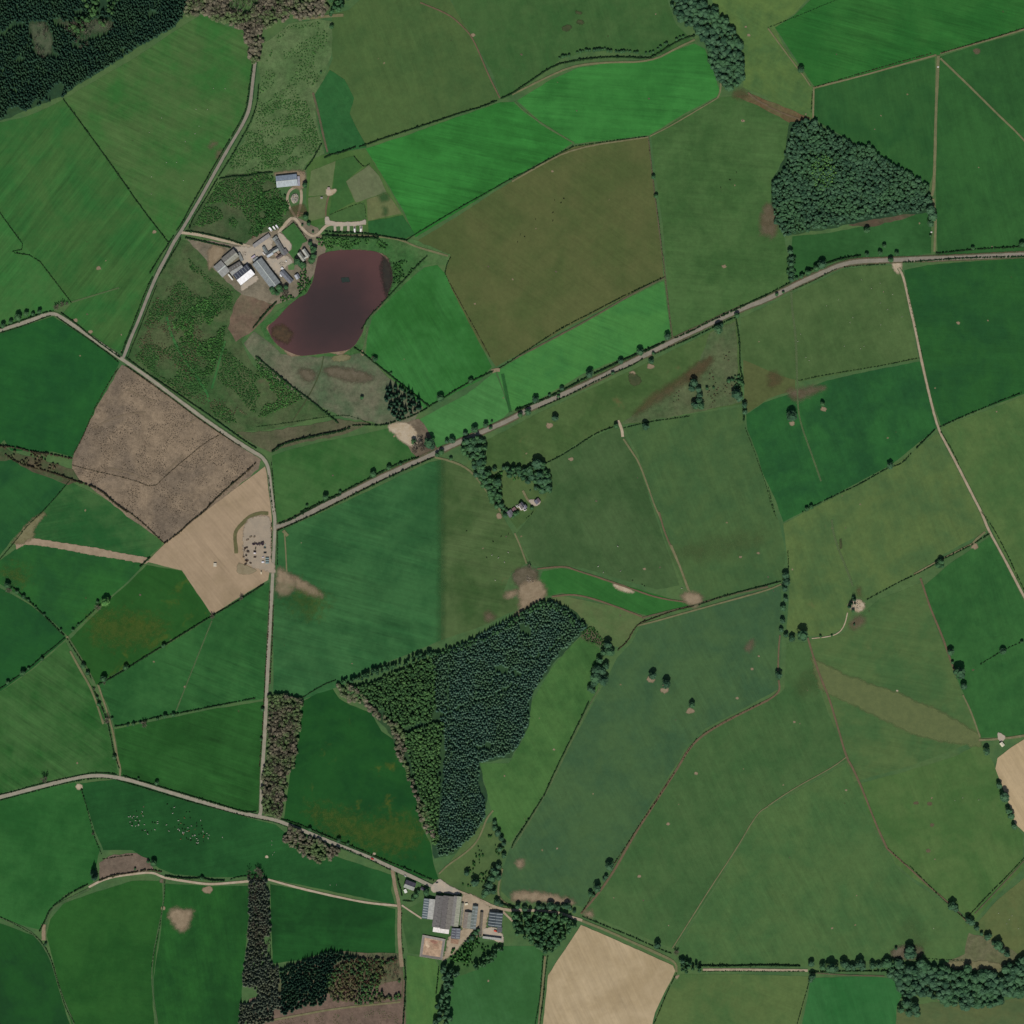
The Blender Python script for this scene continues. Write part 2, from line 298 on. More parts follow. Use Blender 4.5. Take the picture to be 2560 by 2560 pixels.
# ------------------------------------------------------------ the ground, the fields
G = 9000
tag(link('ground', mesh_py('ground', [(-G,-G,0),(G,-G,0),(G,G,0),(-G,G,0)], [(0,1,2,3)], field_mat('#3f6138', '#4f6a3c', patch=.3, streak=.15))), kind='structure')
FIELDS = [
# outline (overview units) | colours a, b, c | angle, streak, patch, coarse | what it is
('-40 240 0 231 50 220 90 203 120 187 185 272 240 350 285 412 317 457 290 515 278 545 262 590 234 668 195 648 150 618 118 592 135 572 60 480 0 403 -40 360', '#2a6230 #3b6434 #4a5a35', -52, .5, .3, .35, 'green meadow between two thin diagonal hedges at the far left'),
('-40 352 0 403 60 480 135 572 104 580 101 588 60 600 0 618 -40 630', '#2f6a34 #3d6a38 #5f6b45', -50, .4, .15, .35, 'green corner meadow above the road at the left edge'),
('120 187 250 112 340 52 385 26 415 45 440 54 459 57 463 80 472 110 476 118 474 160 466 205 448 238 405 310 345 415 330 440 317 457 240 350', '#2f6530 #44663a #5c5f40', 25, .45, .35, .4, 'large meadow below the dark spruce forest'),
('-40 640 0 629 60 610 100 597 160 635 226 683 195 745 137 862 100 852 20 850 8 830 0 838 -40 845', '#174d26 #1f5a29 #456a3c', 12, .12, .1, .3, 'dark green field west of the felled plot'),
('-40 880 0 868 30 868 60 890 128 912 100 945 60 985 25 1015 0 1048 -40 1090', '#184a28 #245a2e #456a3c', 40, .15, .1, .3, 'small dark field behind the rough hedge at the left edge'),
('131 908 215 950 255 985 306 1022 304 1030 277 1054 100 1026 62 1015 40 1018 80 965', '#1f552a #3b6438 #56683f', -10, .35, .2, .4, 'green field north of the bare earth strip'),
('-40 1085 35 1032 62 1022 272 1064 240 1098 205 1128 128 1200 105 1178 60 1140 20 1114 0 1102 -40 1088', '#1c4f28 #27602c #55602c', 12, .2, .2, .35, 'green field south of the bare earth strip'),
('-40 1100 0 1110 20 1120 58 1142 105 1182 126 1204 60 1262 0 1305 -40 1330', '#174a26 #1e5628 #456a3c', 20, .12, .1, .3, 'dark green field at the left edge below the strip'),
('277 1066 343 1077 400 1160 300 1222 182 1292 160 1258 131 1207 208 1130 245 1098', '#1e4f20 #245624 #4f5e22', 30, .2, .62, .35, 'green field flecked with yellow beside the tan field'),
('184 1294 300 1226 402 1163 508 1098 505 1180 500 1318 400 1332 216 1371 205 1335', '#1f5228 #2f6434 #5a6a40', 22, .7, .2, .35, 'striped field crossed by a pale footpath'),
('216 1376 400 1338 499 1323 494 1420 491 1500 487 1530 455 1530 300 1482 229 1463 222 1415', '#1b4c1f #265a28 #53602f', 18, .5, .2, .35, 'dark striped field in the corner of two roads'),
('-40 1334 0 1306 60 1265 124 1210 150 1258 178 1300 200 1360 212 1410 224 1460 180 1460 120 1466 0 1497 -40 1507', '#1f5424 #3a6436 #64693f', 35, .65, .3, .35, 'striped meadow left of the hedged lane'),
('-40 1517 0 1509 70 1490 140 1476 152 1485 165 1530 176 1575 190 1600 185 1615 175 1665 120 1690 95 1720 78 1755 40 1745 0 1735 -40 1725', '#1e5526 #2c6431 #4c7040', 10, .15, .1, .35, 'bright meadow in the lower left'),
('150 1478 220 1470 300 1490 400 1524 480 1546 520 1556 536 1570 560 1595 600 1605 640 1618 742 1652 738 1680 745 1706 690 1695 520 1660 470 1655 400 1655 330 1650 300 1638 250 1604 195 1604 178 1565', '#164722 #20562a #3a6a38', -12, .22, .15, .4, 'dark pasture where the herd grazes'),
('-40 1735 0 1742 70 1768 92 1800 112 1870 124 1910 145 1972 -40 1972', '#133f20 #1a4f22 #2c6030', 60, .1, .05, .3, 'very dark field in the bottom left corner'),
('305 1662 250 1662 175 1685 120 1705 95 1735 88 1765 105 1830 118 1885 150 1972 296 1972 288 1900 288 1850 300 1760 307 1700', '#1a4d1f #265a26 #33682e', 8, .12, .08, .35, 'mid green field with rounded corner below the track'),
('312 1667 400 1672 473 1671 470 1720 462 1800 456 1870 454 1972 300 1972 292 1890 290 1845 303 1760', '#16471f #225a26 #52653a', 80, .2, .1, .4, 'dark green field with a worn bare patch'),
('510 1668 600 1684 700 1704 746 1715 745 1760 746 1802 700 1800 620 1795 560 1812 515 1818 512 1760', '#113f1b #1b5224 #33622e', 5, .2, .08, .35, 'deep green field between plantation and farm track'),
('573 1322 600 1308 628 1300 640 1318 660 1330 700 1345 720 1380 742 1395 760 1440 775 1480 790 1510 795 1560 812 1590 818 1630 828 1660 780 1655 700 1612 600 1572 535 1548 545 1480 552 1420 560 1370', '#10421e #1a5022 #5f6020', 20, .1, .5, .3, 'deep green field flecked yellow beside the plantation'),
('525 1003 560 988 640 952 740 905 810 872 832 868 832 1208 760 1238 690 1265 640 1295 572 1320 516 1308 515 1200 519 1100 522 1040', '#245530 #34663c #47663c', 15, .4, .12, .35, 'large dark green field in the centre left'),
('832 868 870 878 896 890 905 905 940 958 968 1008 985 1040 996 1060 980 1072 965 1080 950 1115 960 1128 988 1132 975 1150 900 1185 832 1208', '#33542c #4a663c #66593a', 12, .35, .4, .35, 'yellowish half of the central field'),  # tone break with the field before is uneven light put into the colour
('513 860 540 850 600 835 690 818 735 808 750 820 782 853 800 868 760 884 700 905 640 932 560 972 530 985 521 985 518 930 515 890', '#2a5a2c #3d6738 #5a6440', 20, .2, .2, .4, 'field between lane junction and the main road'),
('776 800 830 770 880 744 905 725 934 700 962 775 950 788 900 812 850 840 826 850 815 832', '#37733a #428044 #5a7a4a', 25, .25, .1, .3, 'narrow bright green field along the main road'),
('938 700 1010 655 1100 608 1180 565 1240 535 1252 530 1256 560 1266 636 1200 665 1100 705 1010 758 963 776', '#35753a #40803f #4f7a45', 22, .35, .1, .3, 'bright green strip field along the main road'),
('702 598 740 560 770 530 800 505 825 500 842 518 852 545 880 600 928 692 905 718 860 740 800 772 770 742 730 705 690 668 692 640', '#26622a #34733a #3b6a34', 60, .3, .15, .35, 'kite shaped green field beside the lake'),
('786 455 860 410 960 345 1060 288 1082 276 1150 268 1224 260 1232 330 1243 420 1252 524 1180 560 1080 612 980 668 936 692 900 640 850 548 838 515 850 480 820 475', '#465a32 #525f38 #65623f', 35, .15, .3, .4, 'olive brown field in the top centre'),
('690 280 760 258 850 225 944 193 972 192 1020 235 1080 270 1060 284 960 340 860 402 784 448 760 395 730 345', '#256a2b #2e7a34 #3a8040', 12, .5, .05, .3, 'vivid green field left of the curved hedge'),
('975 190 1040 150 1090 128 1150 118 1225 115 1265 98 1310 82 1330 92 1345 130 1360 178 1290 215 1225 255 1150 264 1084 271 1020 230', '#2b6d31 #357b39 #3c8042', 5, .4, .05, .3, 'vivid green field beneath the curved hedge'),
('628 28 660 18 720 -40 830 -40 860 20 885 60 905 100 943 188 850 220 760 250 690 276 615 290 605 260 592 182 612 150 628 110 622 60', '#3c5c34 #48643a #5f6647', 70, .15, .15, .45, 'dull green pasture at the top'),
('838 -40 1250 -40 1262 10 1275 45 1300 70 1312 80 1280 88 1250 102 1220 104 1160 95 1110 98 1060 110 1010 150 946 187 930 140 905 95 888 62 860 20', '#315a30 #3f6237 #5c6a45', 75, .15, .25, .45, 'long pasture at the top centre'),
('1330 -40 1500 -40 1560 -40 1500 25 1462 52 1480 88 1512 130 1534 165 1532 222 1500 222 1440 180 1402 165 1405 110 1380 60 1350 20', '#40633a #56733f #68714a', 30, .15, .3, .5, 'rough pasture right of the strip wood'),
('1462 52 1500 28 1570 -40 1972 -40 1972 48 1880 72 1765 105 1640 138 1537 164 1510 125', '#226029 #2c682f #3b7038', 15, .5, .1, .3, 'bright field in the top right corner'),
('1537 168 1640 141 1764 108 1764 225 1760 330 1750 362 1700 325 1640 285 1610 268 1560 240 1534 224', '#23532a #2e5e30 #4d6a40', 80, .2, .12, .35, 'green field between triangular wood and grass track'),
('1769 108 1860 80 1972 50 1972 475 1900 477 1850 480 1769 484 1766 400 1765 300 1768 200', '#225228 #2c602f #5a6440', 75, .2, .2, .4, 'wide field right of the grass track'),
('1228 258 1290 218 1362 183 1400 182 1440 188 1500 225 1488 250 1484 290 1455 340 1465 400 1480 450 1487 490 1490 540 1440 560 1350 602 1268 636 1262 560 1250 420 1238 340', '#355c30 #446a3a #6a6444', 5, .2, .35, .5, 'rough green pasture left of the triangular wood'),
('1495 446 1560 440 1640 425 1700 415 1745 395 1757 410 1757 478 1690 486 1620 490 1580 492 1530 510 1497 528 1492 480', '#235329 #2f6233 #5a5a40', 10, .15, .15, .4, 'small field under the triangular wood'),
('1398 600 1450 575 1500 552 1550 528 1590 508 1640 502 1690 500 1702 520 1715 590 1733 678 1640 695 1510 720 1470 708 1400 678 1396 640', '#3c5c33 #4a693d #636446', 70, .12, .25, .45, 'grazed field west of the gravel track'),
('1706 510 1750 500 1850 492 1972 484 1972 728 1900 755 1830 780 1775 803 1760 760 1735 650 1715 560', '#1b4e27 #245b2a #45663a', 5, .15, .2, .4, 'deep green field east of the gravel track'),
('1408 782 1440 760 1500 740 1560 718 1640 700 1735 682 1750 740 1768 808 1740 830 1680 878 1600 920 1478 985 1462 940 1440 895 1410 810', '#1b4e2a #26602f #456a45', 70, .15, .1, .45, 'dark green field west of the gravel track'),
('1478 988 1600 924 1685 880 1740 838 1768 815 1800 870 1840 945 1864 1000 1800 1035 1700 1095 1660 1115 1612 1145 1600 1180 1560 1200 1520 1200 1484 1190 1490 1100 1484 1040', '#41633a #54703f #6b6543', 70, .15, .4, .45, 'yellow green pasture in the right centre'),
('1775 808 1830 786 1900 760 1972 732 1972 1180 1932 1118 1900 1060 1860 975 1836 935 1800 865', '#3f6637 #4f6f3e #62704a', 60, .15, .2, .45, 'pasture right of the gravel track'),
('1868 1012 1900 1070 1932 1135 1972 1205 1972 1392 1932 1388 1850 1392 1835 1350 1810 1290 1780 1215 1760 1165 1744 1105 1790 1065', '#22552a #2f6532 #42683a', 75, .15, .12, .45, 'dark green field at the right edge'),
('1616 1165 1660 1130 1742 1098 1758 1165 1790 1240 1812 1300 1845 1380 1848 1395 1760 1430 1700 1450 1612 1475 1600 1450 1560 1330 1530 1240 1527 1208 1590 1195', '#3c6238 #4d6b3e #6a744a', 10, .2, .35, .4, 'field with a broad pale diagonal band'),
('1614 1480 1700 1458 1800 1428 1848 1402 1862 1420 1875 1440 1890 1500 1910 1555 1930 1575 1930 1640 1880 1690 1836 1740 1790 1700 1720 1655 1690 1630 1650 1560', '#3c6434 #4c6e3c #6a6644', 70, .15, .3, .4, 'pasture left of the pale stubble'),
('1484 1214 1526 1212 1540 1280 1560 1340 1600 1432 1540 1468 1430 1530 1400 1580 1350 1670 1270 1790 1200 1762 1106 1722 1180 1600 1240 1510 1300 1412 1340 1375 1400 1345 1470 1310 1480 1300', '#365d34 #42663a #5a6a44', 65, .18, .15, .45, 'broad green field in the lower right centre'),
('1274 1792 1354 1670 1404 1582 1434 1533 1544 1470 1600 1437 1620 1480 1650 1568 1695 1640 1725 1665 1790 1708 1842 1755 1832 1800 1790 1812 1700 1815 1600 1812 1520 1824 1400 1822 1290 1818', '#3b6338 #486b3c #5f7048', 62, .2, .2, .45, 'large pasture in the lower right'),
('962 1600 1020 1510 1118 1330 1150 1270 1165 1240 1192 1212 1208 1180 1330 1145 1400 1122 1474 1105 1476 1190 1470 1300 1400 1338 1330 1375 1298 1405 1240 1500 1180 1595 1100 1712 1060 1700 1000 1705 965 1700 944 1680 946 1650', '#34593a #40633d #5c6448', 62, .2, .12, .4, 'large grey green field right of the plantation'),
('1100 1200 1130 1222 1135 1235 1128 1300 1115 1320 1060 1440 1000 1540 962 1590 935 1565 925 1520 905 1440 960 1440 990 1390 1000 1330 1040 1262 1080 1215', '#335f30 #44703a #4f6b3f', 60, .2, .25, .45, 'sloping meadow right of the plantation'),
('1024 1078 1060 1072 1100 1080 1160 1098 1240 1122 1298 1140 1295 1150 1240 1158 1225 1162 1180 1150 1120 1132 1060 1118 1020 1128 1014 1100', '#25602a #2e6b30 #437038', 30, .2, .02, .3, 'bright tongue of crop between two bare strips'),
('1022 1132 1060 1124 1140 1140 1222 1164 1200 1182 1190 1205 1172 1222 1140 1215 1110 1195 1085 1165 1050 1140', '#4a6a3e #566b43 #6f6d50', 30, .1, .4, .5, 'pale rough ground beside the plantation tip'),
('1038 872 1100 835 1160 806 1172 812 1200 860 1232 960 1282 1105 1240 1112 1160 1090 1100 1072 1060 1066 1020 1070 1003 1066 985 1030 975 1005 1000 975 1030 935 1042 915', '#335530 #42613a #5a6247', 60, .15, .2, .45, 'green pasture east of the walled house'),
('1176 806 1240 792 1300 782 1400 768 1406 800 1430 860 1445 920 1470 985 1482 1040 1478 1098 1400 1115 1325 1135 1290 1105 1262 1040 1236 960 1205 860', '#375c36 #44663a #5f6446', 70, .15, .2, .45, 'dark pasture south of the rushy ground'),
('918 830 962 808 1010 782 1100 740 1200 695 1280 655 1340 625 1392 600 1395 680 1400 762 1330 775 1260 785 1215 798 1160 803 1100 830 1040 868 1000 880 950 888 918 878', '#38592f #486639 #6b5f40', 20, .12, .45, .55, 'rushy pasture south of the main road'),
('1402 678 1440 690 1500 712 1500 735 1450 752 1412 778 1405 760', '#4a5a34 #52603a #5c5838', 20, .1, .3, .6, 'brown rushy corner by the ditch'),
('1284 1838 1400 1838 1527 1842 1520 1880 1500 1972 1225 1972 1240 1910 1262 1868', '#3f6337 #516d3e #6c7048', 20, .15, .3, .45, 'green pasture right of the pale stubble at the bottom'),
('1530 1845 1640 1842 1700 1848 1705 1870 1692 1900 1688 1972 1504 1972 1522 1890', '#22602f #2d6a37 #4d6a40', 75, .2, .08, .35, 'bright green field beside the riverside wood'),
('845 1850 880 1835 950 1785 1010 1785 1026 1800 1024 1860 1018 1972 848 1972 842 1910', '#2b5e30 #35693a #4d6f42', 75, .15, .1, .4, 'green field south of the farm wood'),
('768 1802 820 1810 832 1835 828 1900 835 1972 768 1972', '#3f6a38 #4e743e #5f7048', 80, .15, .1, .4, 'paddock beside the southern farm track'),
('1840 1745 1880 1700 1940 1650 1972 1630 1972 1875 1932 1850 1900 1825 1870 1790', '#4c653b #58693f #6e6b4a', 45, .1, .3, .45, 'faded pasture in the lower right corner'),
('1690 1905 1760 1890 1860 1895 1972 1870 1972 1972 1690 1972', '#47603c #55643f #6e6b50', 10, .1, .3, .45, 'rough grass at the foot of the riverside wood'),
('580 300 640 285 690 282 720 330 745 375 780 440 770 450 700 440 640 420 600 425 580 440 578 380', '#3c6232 #4c6b3c #5e6c46', 70, .1, .1, .4, 'paddocks beside the upper farm'),
('760 1690 830 1650 900 1560 930 1550 950 1600 945 1690 925 1700 880 1690 830 1665', '#3c5c36 #4b683c #6b6848', 60, .1, .3, .5, 'rough bank behind the southern farm'),
('756 1720 800 1700 830 1750 880 1780 950 1775 900 1830 840 1850 822 1806 770 1798', '#2f5630 #3f6238 #5f6444', 60, .1, .25, .5, 'grass around the southern farm'),
('905 880 940 890 1010 880 1040 910 1030 940 1000 975 975 998 945 955 925 930', '#3a5c32 #4a663a #5e6040', 60, .1, .2, .5, 'garden ground around the walled house'),
]
def warm(h, r, g_, b):
    v = [int(h[i:i+2], 16) for i in (1, 3, 5)]; return '#%02x%02x%02x' % tuple(max(0, min(255, int(q*k+o))) for q, (k, o) in zip(v, (r, g_, b)))
for s, c, ang, st, pa, co, lab in FIELDS:
    nn = [float(q) for q in s.split()]; cx, cy = sum(nn[::2])/len(nn[::2]), sum(nn[1::2])/len(nn[1::2])
    T_ = ((1.0, 4), (.99, 0), (.95, 0)) if cx > 840 and cy > 270 else ((1.0, 3), (1.0, 0), (.93, 0))
    a, b, cc = [warm(h, *T_) for h in c.split()]
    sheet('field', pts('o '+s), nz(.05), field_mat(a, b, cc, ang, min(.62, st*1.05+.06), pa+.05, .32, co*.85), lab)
# rough land
ROUGH = [
('rough_ground', '342 452 370 462 395 468 404 500 440 545 470 552 515 566 470 625 455 645 478 690 520 722 572 750 620 782 560 800 500 812 445 815 410 790 330 738 238 676 262 612 290 545 318 480', '#35562c #4f5c3a #5e5440', .45, 1.0, 'young scrubby replanting west of the lake'),
('rough_ground', '430 328 500 328 522 352 545 392 552 412 520 435 480 445 455 462 400 452 350 438 375 395', '#35522c #4e583a #5e5440', .5, 1.0, 'scrubby ground above the upper farm'),
('rough_ground', '486 115 500 80 545 45 600 35 626 40 626 95 612 150 592 180 600 240 612 290 585 302 570 322 500 325 428 327 450 285 475 235 485 190 492 150', '#4a663a #5b7046 #42603a', .4, .95, 'scrub pasture beside the curving lane'),
('rough_ground', '500 640 530 668 600 675 660 662 690 668 725 705 765 742 798 768 775 800 720 800 650 788 610 770 560 745 490 690 460 648 480 625', '#4a5e40 #6c6b54 #355c38', .45, .9, 'tussocky moor south of the lake'),
('rough_ground', '445 816 500 814 575 803 640 790 700 800 640 822 560 838 510 853 478 838', '#4c5438 #5e5c44 #3c5c38', .4, .7, 'heathy strip above the lane'),
('rough_ground', '580 440 640 440 700 448 780 452 850 480 845 500 800 500 740 560 690 605 690 665 650 672 560 672 500 640 490 610 520 590 560 560 580 530 600 480', '#35602f #4c6a3c #5c5c40', .35, .7, 'green banks around the lake'),
('rough_ground', '455 555 520 575 510 590 470 630 445 645 430 620 440 580', '#655e48 #6d5a4a #4c5a38', .4, .6, 'brown weedy plot below the barns'),
('rough_ground', '350 450 460 462 480 440 560 410 600 430 615 470 600 510 560 560 520 575 460 560 405 510 380 480', '#706b58 #7d745f #56604a', .3, .5, 'trampled ground around the barns'),
('clear_fell', '230 688 260 705 330 750 400 805 445 835 496 860 488 885 440 925 340 1005 310 1024 255 985 200 942 150 905 136 885 140 855 190 755', '#6e6352 #85765f #5a5c42', .35, 1.3, 'felled plot covered with brown brash and stumps'),
('clear_fell', '187 1628 215 1612 258 1610 280 1620 290 1640 260 1650 215 1655 188 1658', '#655b4c #736454 #4a5438', .4, .6, 'small felled copse covered with brown brash'),
('clear_fell', '470 1885 560 1870 700 1855 765 1848 765 1972 470 1972', '#66584a #705f50 #4c5a3a', .4, .6, 'felled strip at the bottom edge'),
('rough_ground', '520 1850 560 1815 640 1795 755 1800 760 1850 640 1868 540 1885 480 1890', '#4a5a38 #665a48 #2f5a2c', .45, .8, 'thinned plantation ground with red bracken'),
('rough_ground', '0 838 20 852 60 862 138 885 150 905 128 915 60 890 20 866 -40 880 -40 850', '#39562f #5c4c3e #2c5a2c', .4, .7, 'bushy gully at the left edge'),
('rough_ground', '1340 628 1388 605 1392 700 1398 760 1330 775 1200 798 1168 800 1215 770 1250 740 1290 715 1320 680', '#465e38 #566040 #6a5c42', .3, .7, 'boggy ground with reddish rushes'),
('rough_ground', '735 805 790 790 800 800 828 850 790 868 762 835', '#5a5040 #6c6350 #465a38', .5, .6, 'bare stony bank by the main road'),
('rough_ground', '1390 182 1420 178 1500 210 1532 224 1490 232 1440 205', '#5a5f3c #655238 #446038', .5, .6, 'reddish ditch bank below the strip wood'),
('rough_ground', '1600 425 1650 402 1712 398 1740 385 1736 400 1700 415 1640 428', '#4a5036 #5c4a3c #3c5a34', .5, .6, 'dark rushy hollow under the triangular wood'),
('rough_ground', '1828 1760 1880 1775 1920 1800 1900 1835 1800 1830 1790 1812 1820 1800', '#59613e #66664a #40643a', .4, .6, 'rough corner above the riverside wood'),
]
for nm, s, c, pa, fi, lab in ROUGH:
    a, b, cc = c.split()
    sheet(nm, pts('o '+s), nz(.21), field_mat(a, b, cc, 20, .1, pa, fi, .95), lab, jit=1.5)
# tan ploughed and stubble fields
def soil_field(s, c, ang, lab, st=.3):
    a, b = c.split()
    return sheet('stubble_field', pts(s), nz(.36), field_mat(a, b, warm(b, (.93, 0), (.93, 0), (.93, 0)), ang, st, .5, .09, .2), lab)
soil_field('o 493 885 500 880 506 905 511 960 514 1000 512 1050 506 1094 450 1128 400 1160 343 1076 277 1060 312 1025 400 955', '#928164 #a08d70', 50, 'bare tan field around the fenced compound')
soil_field('o 1096 1745 1150 1768 1270 1822 1274 1832 1266 1850 1250 1880 1236 1910 1222 1972 1020 1972 1030 1880 1034 1840 1060 1800', '#a08f6c #b09f7c', 65, 'large pale stubble field at the bottom')
soil_field('o 1972 1370 1932 1395 1905 1412 1882 1430 1878 1450 1890 1480 1905 1520 1915 1555 1932 1570 1972 1580', '#a8966f #b29f7a', 60, 'pale stubble field at the right edge')
EARTH = faded_mat('bare_earth', '#87785e', '#94856a', .25, soft=.9, nsc=.11); MUD = faded_mat('muddy_ground', '#5a5440', '#6b6450', .35, soft=.8)
DRY = faded_mat('dry_grass', '#6f6c4a', '#7d7a58', .25); PALE = faded_mat('pale_ground', '#a8987a', '#b8ab90', .2, soft=.8)
RED = faded_mat('red_soil', '#585236', '#66583c', .35, soft=1.0, amount=.55, nsc=.07); GREENP = faded_mat('lush_grass', '#2c6430', '#3f7038', .2)
DARKP = faded_mat('dark_rushes', '#3c4a2c', '#4c5234', .4); ROSE = faded_mat('reddish_mud', '#6c5c48', '#7c6c58', .3, soft=1.0, amount=.6, nsc=.1)
CONC = faded_mat('concrete_yard', '#a39c8a', '#b2a68f', .12, soft=.3)
YEL = faded_mat('buttercup_flush', '#456022', '#59692a', .3, soft=.5, nsc=.09, amount=.45)
OLIVE = faded_mat('olive_grass', '#4c6238', '#56663c', .15, soft=1.0, amount=.5, nsc=.035)
LUSH2 = faded_mat('darker_grass', '#24582c', '#2c6030', .15, soft=1.0, amount=.55, nsc=.035)
_seam = faded_mat('light_seam_grass', '#365e33', '#3f6637', .2, soft=1.0, amount=.6, nsc=.05)
patch('grass_patch', 'o 827 872 838 872 838 1206 827 1208', nz(.36), _seam, 'soft line between two differently lit tones painted on the central field', 'grass patch', fw=7)  # softens a step of differing light that the grass colours carry
SAND = faded_mat('sandy_strip', '#8f7f66', '#9d8c72', .1, soft=.25)
patch('bare_strip', 't02 110 215 175 175 240 195 480 235 730 272 900 308 1100 342 1135 365 1100 392 900 355 700 325 500 285 300 252 190 245 125 282', .51, SAND, 'tan strip of bare earth running west from the tan field', 'bare strip', jit=.3, fw=.8)
patch('bare_strip', 't02 90 235 130 180 200 100 250 50 330 0 350 20 290 80 260 130 250 200 160 240', .52, DRY, 'worn grass track head at the end of the strip', 'bare strip')
patch('pale_band', 'o 1530 1240 1600 1275 1700 1310 1780 1345 1848 1385 1850 1410 1780 1400 1720 1385 1640 1345 1545 1300', nz(.36), faded_mat('pale_grass', '#626f44', '#6a7648', .2, soft=.5, amount=.85, nsc=.06), 'broad pale diagonal band across the field', 'pale band', fw=6)
for c, s, lab in [
 ('#24572a #2e6030 #4c6038', 'o 592 182 622 132 650 150 668 185 660 215 672 240 692 278 650 286 615 290 602 240', 'darker grass corner of the top pasture'),
 ('#566a40 #627048 #6f7050', 't10 415 1290 600 1215 575 1400 565 1470 395 1480', 'upper mown paddock by the farm'),
 ('#56693e #606c46 #6f7050', 't10 392 1492 540 1470 520 1640 400 1672', 'lower mown paddock by the farm'),
 ('#2f5a2a #3c6230 #56683c', 't10 604 1212 735 1178 800 1262 678 1370 742 1522 552 1620 575 1450', 'dark green paddock between the mown plots'),
 ('#5c6a46 #646e4c #76704f', 't10 680 1370 852 1245 930 1330 985 1448 832 1502 755 1530', 'pale square paddock'),
 ('#5b6a40 #656c44 #776c4a', 't10 835 1508 985 1452 1100 1612 845 1665', 'pale lower paddock'),
 ('#3a5c30 #446434 #5a6440', 't10 552 1622 818 1524 832 1655 560 1672', 'campsite meadow'),
 ('#215228 #2a5c2c #3f6434', 't10 845 1672 1108 1625 1200 1768 1130 1800 1000 1780 850 1755', 'dark green paddock corner'),
 ('#34602e #406836 #5c6a44', 'kB 742 450 1130 200 1280 380 1545 765 1400 830 1380 900 1150 1330 970 1090 1085 1000 1080 850', 'farm green behind the courtyard'),
 ('#4c7040 #567646 #5c6a44', 'kB 960 1440 1080 1420 1175 1440 1150 1620 980 1630', 'small lawn below the courtyard')]:
    a, b, cc = c.split(); sheet('field', pts(s), nz(.36), field_mat(a, b, cc, 60, .15, .25, .3, .5), lab, jit=.5)
for s in ('t10 925 1480 960 1450 1005 1470 1000 1510 950 1520', 't10 960 1570 990 1560 1000 1610 975 1640 958 1620'): patch('grass_patch', s, nz(.5), LUSH2, 'dark grass patch in the pale paddock', 'grass patch', step=6, jit=1.5, fw=5)
